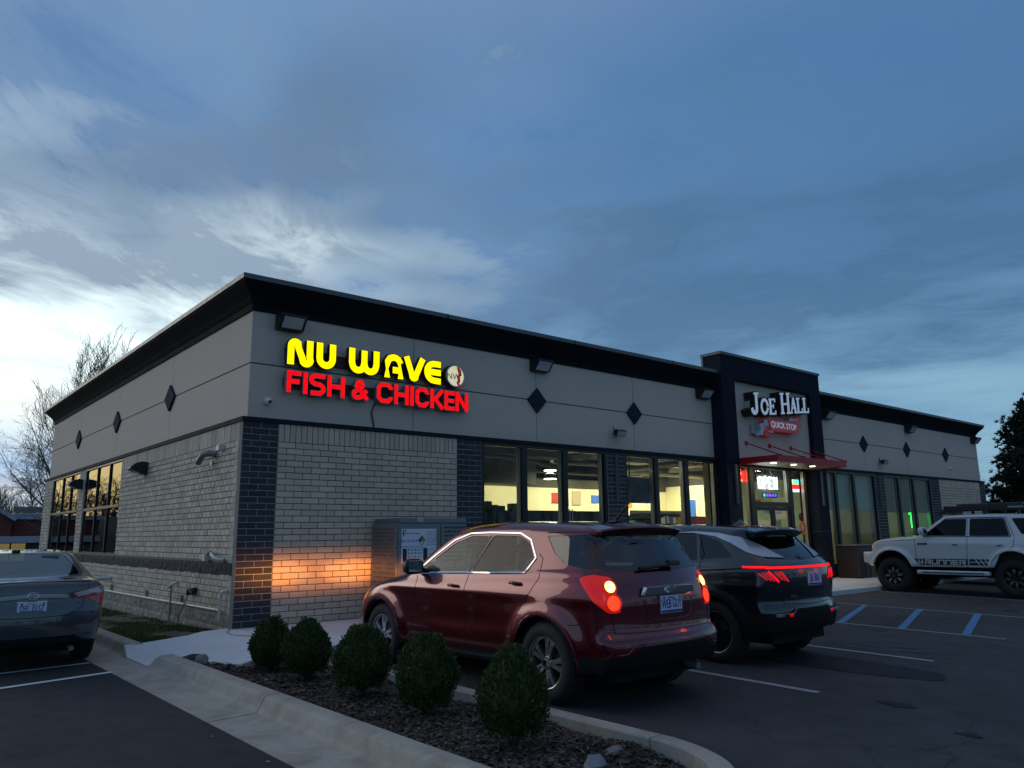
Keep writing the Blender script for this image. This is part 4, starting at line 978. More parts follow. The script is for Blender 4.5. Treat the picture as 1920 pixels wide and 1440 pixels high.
q = MB(); q.prism([(14.76,4.165),(15.02,4.165),(15.02,4.06),(14.99,4.115),(14.80,4.115),(14.76,4.14)], 'y', rb-.008, rb+.0295); q.build('ribbon_fold', M_RIBW, rbo); q = MB(); q.prism([(15.95,4.60),(16.10,4.66),(16.12,4.62),(16.34,4.615),(16.36,4.555),(15.92,4.535)], 'y', rb+.012, -.22); q.build('ribbon_fold', M_RIBW, rbo)
q = MB(); q.box(14.2,14.5,-.215,-.132,4.06,4.30); q.box(14.9,16.3,-.199,-.132,4.24,4.46); q.build('sign_box', M_BOX, js)
text_mesh('ribbon_lettering', 'QUICK STOP', .235, M_WFACE, rbo, TM(15.60,rb-.003,4.355) @ Matrix.Rotation(R(-.5),4,'Z'), sx=.98, bold=.004)

# ------------------------------------------------------------------ wall packs, cameras, sconces
def wallpack(x, z, label, face='front', w1=.46):
    t_ = empty('wall_light', (x, ST, z), 0, label, 'wall light', 'black wall flood lights under the cornice')
    q = MB(); q.prism([(0,.13),(-.10,.145),(-.27,.115),(-.30,.08),(-.13,-.13),(0,-.13)], 'x', -w1/2, w1/2); q.build('housing', M_BLACK, t_)
    q = MB(); 
    a_, b_ = Vector((0,-.285,.062)), Vector((0,-.150,-.105)); n_ = Vector((0,-(a_-b_).z,(a_-b_).y)).normalized()*-.006
    for xx in ((-w1/2+.05),): 
        v = [Vector((xx,a_.y,a_.z))-n_*-1, Vector((-xx,a_.y,a_.z))-n_*-1, Vector((-xx,b_.y,b_.z))-n_*-1, Vector((xx,b_.y,b_.z))-n_*-1]
    v = [p+Vector((0,-.006,-.006)) for p in (Vector((-w1/2+.05,a_.y,a_.z)),Vector((w1/2-.05,a_.y,a_.z)),Vector((w1/2-.05,b_.y,b_.z)),Vector((-w1/2+.05,b_.y,b_.z)))]
    q.add(v+[p+Vector((0,.008,.008)) for p in v], [(0,1,2,3),(7,6,5,4),(0,4,5,1),(1,5,6,2),(2,6,7,3),(3,7,4,0)]); q.build('lens', M_LENS, t_)
    return t_
for x, lab in ((.73,'black wall light above the yellow letters, nearest the building corner'),(6.52,'black wall light above the left diamond ornament'),(12.38,'black wall light just left of the entrance tower'),(18.85,'black wall light just right of the entrance tower'),(24.78,'black wall light above the middle diamond on the right wing'),(30.9,'black wall light at the far right end of the shopfront')):
    wallpack(x, 5.01, lab)
def flood(x, z, label):
    t_ = empty('floodlight', (x, ST, z), 0, label, 'floodlight', 'small black floodlights on the stucco')
    q = MB(); M = Matrix.Translation((0,-.17,-.02)) @ Matrix.Rotation(R(24),4,'X'); q.bbox(-.17,.17,-.05,.06,-.075,.075,.015,M=M); q.build('housing', M_BLACK, t_)
    q = MB(); q.tube([(0,0,.02),(0,-.09,.0),(0,-.13,-.02)], .022, 6); q.cyl((0,0,.02),(0,-.02,.02),.05,n=12); q.tube([(-.05,-.01,.02),(-.09,-.05,.09),(-.07,-.02,.15)], .008, 5); q.build('bracket', M_BLACK, t_)
    q = MB(); q.bbox(-.14,.14,-.056,-.0505,-.055,.055,.002,M=M); q.build('lens', M_LENS, t_)
flood(8.95,3.72,'small black floodlight between the two big lit windows'); flood(22.35,3.70,'small black floodlight above the right wing windows')
def dome(x, y, z, face, label):
    t_ = empty('security_camera', (x, y, z), 0, label, 'camera', 'white security cameras')
    d = {'y':(0,-1),'x':(-1,0)}[face]
    q = MB(); q.cyl((0,0,0),(d[0]*.04,d[1]*.04,0),.065,n=20); q.lathe([(.062,0),(.06,.02),(.045,.045),(.02,.058),(.0,.06)], (d[0]*.04,d[1]*.04,-.005), 'x' if face == 'x' else 'y', 20) if False else None
    v = []; n1, n2 = 14, 7
    q.build('base', M_WHITEP, t_); q = MB()
    for j in range(n2+1):
        for i in range(n1): 
            th = math.pi*j/n2; ph = 2*math.pi*i/n1; v.append((.056*math.sin(th)*math.cos(ph)+d[0]*.065, .056*math.sin(th)*math.sin(ph)+d[1]*.065, .056*math.cos(th)))
    q.add(v, [(j*n1+i, j*n1+(i+1)%n1, (j+1)*n1+(i+1)%n1, (j+1)*n1+i) for j in range(n2) for i in range(n1)], 0, True); q.build('ball', M_WHITEP, t_)
    q = MB(); q.cyl((d[0]*.10+.01,d[1]*.10,-.01),(d[0]*.122+.014,d[1]*.122,-.018),.026,n=12); q.build('lens', M_BLACK, t_)
dome(.42,ST,3.62,'y','white dome camera left of the red letters by the corner'); dome(28.2,ST,3.72,'y','white dome camera at the far right of the shopfront')
def linear(x, y, z0, z1, label):
    t_ = empty('linear_wall_light', (x, y, z0), 0, label, 'wall light', 'slim vertical bar lights')
    q = MB(); q.box(-.028,.028,-.05,-.001,0,z1-z0); q.build('housing', M_STEEL, t_); q = MB(); q.box(-.014,.014,-.054,-.0505,.02,z1-z0-.02); q.build('diffuser', M_BLACK, t_)
linear(8.82,0,2.16,3.17,'slim unlit bar light on the dark brick pier between the lit windows'); linear(13.18,-.27,2.12,3.14,'slim bar light on the left pier of the entrance tower')
linear(17.60,-.27,2.12,3.14,'slim bar light on the right pier of the entrance tower'); linear(21.93,0,2.12,3.14,'slim bar light on the dark brick pier of the right wing')
def hood(y, label):
    t_ = empty('hooded_wall_lamp', (0, y, 2.86), 0, label, 'wall lamp', 'black hooded lamps on the side wall')
    q = MB(); pr = [(0,.12),(-.12,.135),(-.24,.10),(-.33,.02),(-.36,-.03),(-.31,-.035),(-.10,-.13),(0,-.13)]; q.prism([(u,z) for u, z in pr], 'y', -.15, .15, M=None)
    q.build('hood', M_BLACK, t_); q = MB(); q.prism([(-.335,-.042),(-.30,-.046),(-.12,-.128),(-.14,-.135)], 'y', -.12, .12); q.build('lens', M_LENS, t_)
hood(5.45,'black hooded lamp on the side wall, right of the side windows'); hood(11.67,'black hooded lamp on the pier between the two side windows')
# ------------------------------------------------------------------ services on the side wall
gp = empty('gas_pipe', (0,0,0), 0, 'cream painted gas pipe running along the foot of the side wall', 'pipe')
q = MB(); q.tube([(-.07,17.0,.17),(-.07,.42,.26)], .021, 8); q.build('pipe', M_PVC, gp)
q = MB(); q.tube([(-.005,.24,.56),(-.05,.26,.565),(-.07,.33,.54),(-.07,.36,.45),(-.07,.38,.26),(-.07,.38,.10)], .026, 8); q.build('elbow', M_PVC, gp)
q = MB()
for y in (.55,2.55,3.6,5.9): q.cyl((-.07,y-.02,.262-.0053*y),(-.07,y+.02,.262-.0053*y),.027,n=10)
q.build('coupling', M_PVC, gp)
for y in (2.48,4.67,7.46): solid(-.045,-.001,y-.07,y+.07,.262-.006*y+.03,.262-.006*y+.14,'bracket',M_SPLIT,gp)
sp = empty('vent_pipe', (0,0,0), 0, 'thin upright pipe with an angled white cap on the side wall', 'pipe')
q = MB(); q.tube([(-.09,2.84,-.08),(-.09,2.84,.54)], .017, 8); q.build('pipe', M_SPLIT, sp); q = MB(); q.tube([(-.005,2.76,.60),(-.10,2.83,.545),(-.13,2.9,.50)], .022, 8); q.build('cap', M_PVC, sp)
fd = empty('fire_connection', (0,0,0), 0, 'black twin hose connection with hanging wires low on the side wall', 'connection')
q = MB(); q.cyl((-.0,1.90,.47),(-.10,1.94,.46),.05,n=14); q.cyl((-.0,1.72,.50),(-.10,1.72,.49),.055,n=14); q.tube([(-.05,1.9,.47),(-.06,1.8,.48),(-.05,1.72,.49)], .03, 8); q.build('twin_valve', M_BLACK, fd)
for k in (0,.05): 
    q = MB(); q.tube([(-.08,1.85+k,.43),(-.11,2.05+k,.2),(-.12,2.2+k,.05),(-.10,2.25+k,-.07)], .007, 5); q.build('wire', M_STEEL, fd)
eb = empty('outdoor_tap', (0,0,0), 0, 'grey box with a bracket and cream conduit elbow above the dark stone band', 'utility box')
q = MB(); q.bbox(-.09,-.001,1.17,1.29,1.0,1.12,.008); q.tube([(-.05,1.20,1.12),(-.05,1.20,1.20)], .012, 6); q.build('box', M_PVC, eb)
q = MB(); q.tube([(-.05,1.13,1.12),(-.07,1.0,1.15),(-.09,.90,1.16),(-.10,.80,1.13)], .02, 7); q.build('valve', M_BLACK, eb); q = MB(); q.tube([(-.10,.82,1.13),(-.11,.68,1.08),(-.10,.56,1.045),(-.005,.47,1.04)], .03, 8); q.build('elbow', M_PVC, eb); q = MB(); q.tube([(-.02,.45,1.04),(-.04,.45,.98)], .012, 6); q.build('drip', M_STEEL, eb)
vn = empty('exhaust_vent', (0,0,0), 0, 'grey curved exhaust elbow high on the side wall near the corner', 'vent')
q = MB(); q.tube([(-.0,1.18,2.80),(-.10,1.22,2.82),(-.17,1.3,2.80),(-.20,1.42,2.70),(-.20,1.46,2.66)], .055, 12); q.build('elbow', M_STEEL, vn); 
bx = MB(); bx.bbox(-.10,-.001,.78,.90,2.83,2.93,.008); tag(bx.build('junction_box', M_PVC), 'small cream box above the exhaust elbow on the side wall', 'utility box')
solid(-.03,-.001,1.28,1.36,2.62,2.70,'patch_block',M_PVC,shop)
dr_ = MB(); dr_.tube([(-.0,7.6,.50),(-.25,7.7,.50),(-.32,7.72,.47)], .045, 10); tag(dr_.build('drain_pipe', M_PVC), 'cream pipe stub sticking out of the side wall behind the grey saloon', 'pipe')

# ------------------------------------------------------------------ propane exchange cage
cg = empty('gas_cylinder_cage', (0,0,0), 0, 'steel gas cylinder cabinet with perforated doors against the brick front', 'cabinet')
X0,X1,Y0,Y1,Z1 = 2.40,3.86,-.86,-.03,1.60
def holes(q, P, u0, u1, z0, z1, n, m, skip=None, mi=0, r=.019):
    for j in range(m):
        for i in range(n-(j % 2)):
            u = u0+(u1-u0)*(i+.5*(j % 2))/(n-1); z = z0+(z1-z0)*j/(m-1)
            if skip and skip(i, j): continue
            c = [P(u+r*math.cos(t_), z+r*math.sin(t_)) for t_ in np.linspace(0, 2*math.pi, 8, endpoint=False)]
            q.add(c, [tuple(range(8))], mi)
solid(X0,X1,Y0+.012,Y1,.05,Z1,'cabinet_body',M_STEEL,cg,b=.006)
solid(X0+.05,X1+.0,Y0-.005,Y1,Z1+.001,1.685,'top_rail',M_STEEL,cg,b=.006)
for xx in (X0+.1,X1-.2): solid(xx,xx+.1,Y0+.1,Y0+.2,0,.05,'foot',M_STEEL,cg)
q = MB(); q.box(X0+.03,X0+.88,Y0-.006,Y0+.011,.10,Z1-.03); d1_ = q.build('door', M_STEEL, cg); q = MB(); q.box(X0+.91,X1-.01,Y0-.006,Y0+.011,.10,Z1-.03); d2_ = q.build('door', M_STEEL, cg)
sk = lambda i, j: False
q = MB(); holes(q, lambda u, z: (X0-.0015, u, z), Y0+.09, Y1-.08, 1.06, 1.50, 9, 8, lambda i, j: j == 0 and i in (2,)); holes(q, lambda u, z: (X0-.0015, u, z), Y0+.09, Y1-.08, .30, .92, 9, 9, lambda i, j: j > 6 and i in (3,4)); q.build('side_perforation', M_BLACK, cg, kind='stuff')
q = MB(); holes(q, lambda u, z: (u, Y0-.0075, z), X0+.98, X1-.06, .95, 1.52, 9, 9, r=.021); holes(q, lambda u, z: (u, Y0-.0075, z), X0+.98, X1-.06, .2, .8, 9, 9, r=.016); q.build('door_perforation', M_BLACK, d2_, kind='stuff')
q = MB(); q.box(X0+.42,X0+.52,Y0-.008,Y0-.0055,1.625,1.675); q.build('small_label', M_WHITEP, cg); q = MB(); q.box(X0+.44,X0+.50,Y0-.0095,Y0-.0085,1.64,1.66); q.build('label_print', M_BLACK, cg)
M_POST = principled('white_poster', (.60,.66,.72), .5, noise_amt=.03); M_NAVYP = principled('navy_print', (.02,.05,.25), .6); M_REDP = principled('orange_print', (.50,.10,.03), .6); M_GREYP = principled('grey_blue_print', (.18,.22,.36), .6); M_YP = principled('yellow_print', (.5,.4,.05), .6)
px0, px1, pz0, pz1 = X0+.09, X0+.80, .93, 1.50; py = Y0-.0085
q = MB(); q.box(px0,px1,py,Y0-.0065,pz0,pz1); po = q.build('poster', M_POST, d1_)
def PP(u, v_): return px0+(px1-px0)*u, pz0+(pz1-pz0)*v_
def pbox(q, u0, u1, v0, v1, dy=.0012):
    a_ = PP(u0, v0); b_ = PP(u1, v1); q.box(a_[0], b_[0], py-dy, py-.0004, a_[1], b_[1])
q = MB(); pbox(q,.04,.07,.78,.96); pbox(q,.071,.14,.93,.96); q.build('poster_emblem', M_NAVYP, po)
def ptxt(s_, u, v_, size, mat, sx=1.): a_ = PP(u, v_); return text_mesh('poster_lettering', s_, size, mat, po, TM(a_[0], py-.0012, a_[1]), depth=.0004, sx=sx)
ptxt('American Propane', .27,.87,.052,M_NAVYP,.95); pbox2=None; ptxt('NO SMOKING', .86,.90,.034,M_REDP,.9); ptxt('FLAMMABLE GAS', .85,.82,.034,M_REDP,.85)
ptxt('800-327-8545', .22,.64,.066,M_NAVYP); ptxt('NET WEIGHT OF LP GAS 15 LBS', .29,.47,.034,M_BLACK,.95)
for k, s_ in enumerate(('DO NOT STORE','IN THIS CABINET','ANY OTHER','EMPTY CYLINDER')): ptxt(s_, .86,.72-.066*k,.028,M_NAVYP,.95)
q = MB(); c_ = PP(.58,.66)
q.prism([(c_[0]-.075,c_[1]),(c_[0],c_[1]-.085),(c_[0]+.075,c_[1]),(c_[0],c_[1]+.085)], 'y', py-.0012, py-.0004); q.build('hazard_diamond', M_BLACK, po)
for (dx, dz, mt) in ((0,.038,M_REDP),(-.034,0,M_NAVYP),(.034,0,M_YP),(0,-.038,M_WHITEP)):
    q = MB(); q.prism([(c_[0]+dx-.028,c_[1]+dz),(c_[0]+dx,c_[1]+dz-.032),(c_[0]+dx+.028,c_[1]+dz),(c_[0]+dx,c_[1]+dz+.032)], 'y', py-.0018, py-.0013); q.build('hazard_field', mt, po)
for a_ in ((.04,.15,.04,.42),(.62,.74,.06,.43)): q = MB(); pbox(q,*a_); q.build('poster_picture', M_BLACK, po)
for v_ in (.05,.15,.26,.36):
    for u_ in (.18,.38): q = MB(); pbox(q,u_,u_+.03,v_,v_+.05); q.build('poster_pictogram', M_BLACK, po)
q = MB()
for v_ in (.05,.08,.15,.18,.26,.29,.36,.39): pbox(q,.23,.35,v_,v_+.014); pbox(q,.44,.58,v_,v_+.014)
for v_ in (.10,.22,.38): pbox(q,.79,.94,v_,v_+.02)
q.build('poster_fine_print', M_GREYP, po, kind='stuff')

# ------------------------------------------------------------------ litter bin beside the entrance
bn = empty('litter_bin', (0,0,0), 0, 'tall dark metal litter bin unit right of the entrance tower', 'bin')
solid(18.02,18.75,-1.0,-.32,.0,.93,'cabinet',principled('dark_bin_metal', (.035,.035,.038), .45, .4),bn,b=.02); solid(18.0,19.35,-1.03,-.30,.931,.965,'lid',M_STEEL,bn,b=.006)
solid(18.77,19.33,-1.0,-.32,.0,.60,'cabinet',principled('bronze_bin_metal', (.16,.12,.09), .4, .5),bn,b=.02); solid(18.80,19.30,-.85,-.35,.605,.925,'dark_opening',M_BLACK,bn)
solid(18.85,19.15,-1.004,-1.0,.48,.52,'slot',M_BLACK,bn); solid(18.50,18.52,-1.006,-1.0,.05,.7,'edge_strip',M_STEEL,bn)
fw_ = empty('firewood_bundle', (0,0,0), 0, 'wrapped bundle of split logs on the pavement beside the bin', 'firewood')
for k in range(9):
    q = MB(); x = 19.65+.16*(k % 3)+random.uniform(-.02,.02); z = .08+.15*(k//3); q.cyl((x,-1.25,z),(x+.02,-.85,z),.075,n=7); q.build('log', principled('split_wood_%d' % k, (.36+.02*k,.19,.11), .85, noise_amt=.4, noise_scale=20.), fw_)
# ------------------------------------------------------------------ vehicles: smooth hull from a profile, then panels cut out of it
M_TYRE = principled('tyre_rubber', (.014,.014,.015), .8, bump=.3); M_RIMS = principled('alloy_silver', (.50,.51,.53), .22, .9, noise_amt=.04)
M_RIMB = principled('gloss_black_alloy', (.012,.012,.013), .25, .3, coat=.4); M_CHROME = principled('chrome', (.70,.72,.74), .12, 1., noise_amt=.03)
M_CLAD = principled('dark_cladding', (.012,.013,.015), .8, spec=.12, bump=.2, bump_scale=300.); M_SEAMC = principled('panel_gap', (.003,.003,.003), .9)
M_CGL = glass('car_side_glass', (.78,.85,.80), ior=1.5, boost=.62); M_CGD = glass('car_privacy_glass', (.05,.06,.07), ior=1.55, boost=1.3); M_CGR = glass('car_rear_glass', (.16,.20,.22), ior=1.6, boost=1.5)
M_INT = principled('car_interior', (.035,.035,.036), .8); M_SEAT = principled('car_seat_fabric', (.10,.095,.09), .85)
M_PLATE = principled('white_number_plate', (.58,.64,.72), .4, noise_amt=.04); M_PLB = principled('plate_blue', (.01,.04,.35), .5); M_LINER = principled('wheel_well', (.006,.006,.006), .95)
def sd_poly(P, py, pz):
    """signed distance to closed polygon, vectorised; negative inside"""
    d = np.full(py.shape, 1e9); ins = np.zeros(py.shape, bool); n = len(P)
    for i in range(n):
        ax, az = P[i-1]; bx, bz = P[i]; ex, ez = bx-ax, bz-az; wx, wz = py-ax, pz-az
        t = np.clip((wx*ex+wz*ez)/(ex*ex+ez*ez+1e-12), 0, 1); dx, dz = wx-ex*t, wz-ez*t; d = np.minimum(d, dx*dx+dz*dz)
        c = ((az <= pz) & (bz > pz)) | ((bz <= pz) & (az > pz)); xx = ax+(pz-az)/(bz-az+1e-12)*ex; ins ^= c & (py < xx)
    d = np.sqrt(d); return np.where(ins, -d, d)
def smax(a, b, k): return np.maximum(a, b)+np.maximum(k-np.abs(a-b), 0)**2/(4*k)
def sstep(a, b, x): t = np.clip((x-a)/(b-a), 0, 1); return t*t*(3-2*t)
def chaikin(P, n=1):
    for _ in range(n):
        Q = []
        for i in range(len(P)):
            a, b = P[i], P[(i+1) % len(P)]; Q += [(a[0]*.8+b[0]*.2, a[1]*.8+b[1]*.2), (a[0]*.2+b[0]*.8, a[1]*.2+b[1]*.8)]
        P = Q
    return P
def round_poly(P, r=.03, n=3):
    out = []
    for i in range(len(P)):
        a, b, c = (Vector(P[i-1]), Vector(P[i]), Vector(P[(i+1) % len(P)])); d0 = a-b; d1 = c-b; q = min(r, d0.length*.45, d1.length*.45)
        s_, e = b+d0.normalized()*q, b+d1.normalized()*q
        for k in range(n+1): t = k/n; out.append(tuple(s_*(1-t)**2+b*2*t*(1-t)+e*t*t))
    return out
def pin(P, u, v):
    c = False; n = len(P)
    for i in range(n):
        a, b = P[i-1], P[i]
        if (a[1] > v) != (b[1] > v) and u < (b[0]-a[0])*(v-a[1])/(b[1]-a[1])+a[0]: c = not c
    return c
VIEW = {'side': ((0.,1.), (-1.,0.)), 'rear': ((1.,0.), (0.,-1.)), 'front': ((1.,0.), (0.,1.)), 'diag': ((.8,-.6), (-.6,-.8)), 'fdiag': ((.8,.6), (-.6,.8))}
class Car:
    def __init__(s, name, loc, label, cat, sp):
        s.sp = sp; s.root = empty(name, loc, sp.get('rz', 0), label, cat); s.paint = sp['paint']; s.wheels = sp['wheels']; s.build_hull()
    def F(s, x, y, z):
        sp = s.sp; hw = sp['hw']; ax = np.abs(x); r = ax/hw
        wr = sstep(sp.get('br0',.3), 1.9, -y); wf = sstep(sp.get('bf0',.0), 1.7, y)
        yy = y - sp['bow_r']*r**2.4*wr + sp['bow_f']*r**2.2*wf
        zzz = z + sp['crown']*r**2.2*sstep(.8, 1.2, z)
        d1 = sd_poly(s.prof, yy, zzz)
        d2 = ax - s.W(y, z)
        return smax(d1, d2*.96, sp.get('k', .07))
    def W(s, y, z):
        sp = s.sp; hw = sp['hw']; zb = sp['belt'](y)
        w = hw - sp.get('sill',.06)*sstep(.62, .22, z)**1 - sp.get('shoulder',.045)*sstep(.82, 1.0, z/zb)**2 - .004
        w = w - np.maximum(0, z-zb)*sp['tumble'] - sp.get('step',.012)*sstep(-.01, .02, z-zb)
        w = w + sp.get('crease',.012)*np.exp(-((z-sp.get('creasez',.93))/.05)**2) - sp.get('waist',.012)*np.exp(-((z-.66)/.13)**2)*np.exp(-(y/.9)**2)
        for (yw, zw, ra) in [(q[0], q[1], sp['arch']) for q in s.wheels]:
            d = np.sqrt((y-yw)**2+(z-zw)**2); w = w + sp['flare']*sstep(ra+sp.get('fl_w',.17), ra+.02, d)*sstep(zb+.02, zb-.12, z)
        L0 = sp.get('taper0', 1.5); w = w - sp.get('taper',.07)*np.clip((np.abs(y)-L0)/.8, 0, 1)**2
        return w
    def build_hull(s):
        sp = s.sp; s.prof = chaikin(sp['prof'], 1); ds = sp.get('ds', .04)
        ys_ = [p[0] for p in s.prof]; zs_ = [p[1] for p in s.prof]
        y0, y1, z0, z1 = min(ys_)-.1, max(ys_)+.1, min(zs_)-.1, max(zs_)+.1; X = sp['hw']+.15
        nx, ny, nz = int(2*X/ds), int((y1-y0)/ds), int((z1-z0)/ds)
        gx, gy, gz = np.linspace(-X, X, nx+1), np.linspace(y0, y1, ny+1), np.linspace(z0, z1, nz+1)
        idx = {}; P = []; Fc = []
        def vid(i, j, k):
            q = (i, j, k)
            if q not in idx: idx[q] = len(P); P.append((gx[i], gy[j], gz[k]))
            return idx[q]
        for k in (0, nz):
            for i in range(nx):
                for j in range(ny):
                    if k == 0: continue
                    Fc.append((vid(i,j,k), vid(i+1,j,k), vid(i+1,j+1,k), vid(i,j+1,k)))
        for i in (0, nx):
            for j in range(ny):
                for k in range(nz):
                    q = (vid(i,j,k), vid(i,j+1,k), vid(i,j+1,k+1), vid(i,j,k+1)); Fc.append(q if i else q[::-1])
        for j in (0, ny):
            for i in range(nx):
                for k in range(nz):
                    q = (vid(i,j,k), vid(i+1,j,k), vid(i+1,j,k+1), vid(i,j,k+1)); Fc.append(q[::-1] if j else q)
        P = np.array(P); S = P.copy(); S[:,0] *= 0; m = sp.get('skel', 1.25); S[:,1] = np.clip(P[:,1]*.80, -m-.35, m); S[:,2] = sp.get('skelz', .68)
        lo = np.zeros(len(P)); hi = np.ones(len(P))
        for _ in range(15):
            t = (lo+hi)/2; Q = S+(P-S)*t[:,None]; v = s.F(Q[:,0], Q[:,1], Q[:,2]); lo = np.where(v < 0, t, lo); hi = np.where(v < 0, hi, t)
        V = S+(P-S)*((lo+hi)/2)[:,None]
        me = bpy.data.meshes.new('hull'); me.from_pydata(V.tolist(), [], Fc); bm = bmesh.new(); bm.from_mesh(me); bpy.data.meshes.remove(me)
        bmesh.ops.recalc_face_normals(bm, faces=bm.faces); bm.normal_update(); s.bm = bm; s.bvh = BVHTree.FromBMesh(bm); s.regs = [('body', s.paint, 0)]
    def region(s, name, poly, view, mat, both=True, off=0., mind=.15, zr=None, label=None, fid=None):
        (uu_, d_) = VIEW[view]; bm = s.bm
        for sgn in ((1, -1) if (both and view in ('side','diag','fdiag')) else (1,)):
            ux, uy = uu_[0]*sgn, uu_[1]; dx, dy = d_[0]*sgn, d_[1]
            us = [p[0] for p in poly]; vs = [p[1] for p in poly]; u0, u1, v0, v1 = min(us)-.08, max(us)+.08, min(vs)-.08, max(vs)+.08
            fs = []
            for f in bm.faces:
                n = f.normal
                if n.x*dx+n.y*dy < mind: continue
                c = f.calc_center_median(); u = c.x*ux+c.y*uy
                if u0 < u < u1 and v0 < c.z < v1 and (view == 'side' and c.x*dx > 0 or view != 'side' and (c.x*dx+c.y*dy > .2)): fs.append(f)
            for i in range(len(poly)):
                a, b = poly[i-1], poly[i]; du, dz = b[0]-a[0], b[1]-a[1]
                if abs(du)+abs(dz) < 1e-5: continue
                # only cut faces near this edge
                e0u, e1u = min(a[0], b[0])-.05, max(a[0], b[0])+.05; e0v, e1v = min(a[1], b[1])-.05, max(a[1], b[1])+.05
                near = []; far = []
                for f in fs:
                    c = f.calc_center_median(); u = c.x*ux+c.y*uy
                    (near if e0u < u < e1u and e0v < c.z < e1v else far).append(f)
                if not near: continue
                g = set(near)
                for f in near: g.update(f.edges); g.update(f.verts)
                r_ = bmesh.ops.bisect_plane(bm, geom=list(g), plane_co=Vector((ux*a[0], uy*a[0], a[1])), plane_no=Vector((-ux*dz, -uy*dz, du)), dist=1e-5)
                fs = far+[x for x in r_['geom'] if isinstance(x, bmesh.types.BMFace)]
            if fid is None or fid == 'new': s.regs.append((name, mat, off)); k = len(s.regs)-1
            else: k = fid
            for f in fs:
                if f.material_index and k != -1 and not sp_over(s, f.material_index, k): continue
                c = f.calc_center_median(); u = c.x*ux+c.y*uy
                if pin(poly, u, c.z): f.material_index = k if k != -1 else 999
        return s
    def finish(s):
        bm = s.bm; bm.verts.index_update(); bm.verts.ensure_lookup_table(); co = [v.co.copy() for v in bm.verts]; bm.normal_update(); no = [v.normal.copy() for v in bm.verts]
        groups = {}
        for f in bm.faces:
            if f.material_index == 999: continue
            c = f.calc_center_median()
            if f.normal.z < -.45 and c.z < .42: continue
            groups.setdefault(f.material_index, []).append([v.index for v in f.verts])
        s.parts = {}
        for k, fl in groups.items():
            name, mat, off = s.regs[k]; used = {}; V = []
            for f in fl:
                for i in f:
                    if i not in used: used[i] = len(V); V.append(co[i]+no[i]*off)
            o = mesh(name, V, [[used[i] for i in f] for f in fl], mat, s.root, smooth=True); s.parts.setdefault(name, []).append(o)
        bm.free()
    def hit(s, view, u, v, sgn=1):
        (uu_, d_) = VIEW[view]; ux, uy = uu_[0]*sgn, uu_[1]; dx, dy = d_[0]*sgn, d_[1]
        o = Vector((ux*u+dx*4, uy*u+dy*4, v)); l, n, i, d = s.bvh.ray_cast(o, Vector((-dx, -dy, 0)))
        return (l, n) if l else (None, None)
    def strip(s, name, path, view, w_=.008, h_=.0015, mat=None, sgns=(1,-1), closed=False, parent=None, step=.035, off=.001):
        P = [Vector(p) for p in path]; 
        if closed: P.append(P[0])
        pts = []
        for a, b in zip(P, P[1:]):
            n = max(1, int((b-a).length/step)); pts += [a.lerp(b, i/n) for i in range(n)]
        pts.append(P[-1]); out = []
        for sg in sgns:
            q = []; 
            for p in pts:
                l, n = s.hit(view, p.x, p.y, sg)
                if l is not None: q.append((l, n))
            if len(q) < 2: continue
            V = []; Fc = []
            for i, (l, n) in enumerate(q):
                t = (q[min(i+1, len(q)-1)][0]-q[max(i-1, 0)][0]).normalized(); b = n.cross(t).normalized()
                V += [l+b*w_/2+n*off, l+b*w_*.3+n*(off+h_), l-b*w_*.3+n*(off+h_), l-b*w_/2+n*off]
            for i in range(len(q)-1):
                for j in range(3): Fc.append((4*i+j, 4*i+j+1, 4*i+5+j, 4*i+4+j))
            out.append(mesh(name, V, Fc, mat or M_SEAMC, parent or s.root, smooth=False))
        return out
    def attach(s, M, view, u, v, sgn=1, off=0.):
        l, n = s.hit(view, u, v, sgn); return l+n*off, n
    def make_wheel(s, r, rim, width, style, mat_rim, mat_face=None):
        t_ = MB(); wd = width/2
        t_.lathe([(rim-.01,-wd*.8),(rim+.01,-wd),(rim+(r-rim)*.45,-wd*1.06),(r-.03,-wd*.98),(r-.008,-wd*.80),(r,-wd*.45),(r+.001,0),(r,wd*.45),(r-.008,wd*.80),(r-.03,wd*.98),(rim+(r-rim)*.45,wd*1.06),(rim+.01,wd),(rim-.01,wd*.8)], (0,0,0), 'x', 44)
        for k in range(44): # tread blocks
            a = 2*math.pi*k/44; c, q = math.cos(a), math.sin(a)
            for xx in (-wd*.55, 0, wd*.55):
                M = Matrix.Translation((xx, c*r, q*r)) @ Matrix.Rotation(a, 4, 'X'); t_.box(-wd*.22, wd*.22, -.008, .004 if style != 'mud' else .012, -.016, .016, M=M)
        f_ = MB(); xo = -wd*.82  # outer face points to -x
        f_.lathe([(rim+.012,xo-.012),(rim+.004,xo-.016),(rim-.012,xo-.006),(rim-.022,xo+.03),(rim-.03,wd*.8)], (0,0,0), 'x', 44, 0)
        b_ = MB(); b_.lathe([(0,xo+.09),(rim-.03,xo+.09)], (0,0,0), 'x', 36); b_.lathe([(0,xo+.075),(rim*.62,xo+.075),(rim*.62,xo+.085)], (0,0,0), 'x', 32, 0)
        sp_ = MB(); R1 = rim-.018
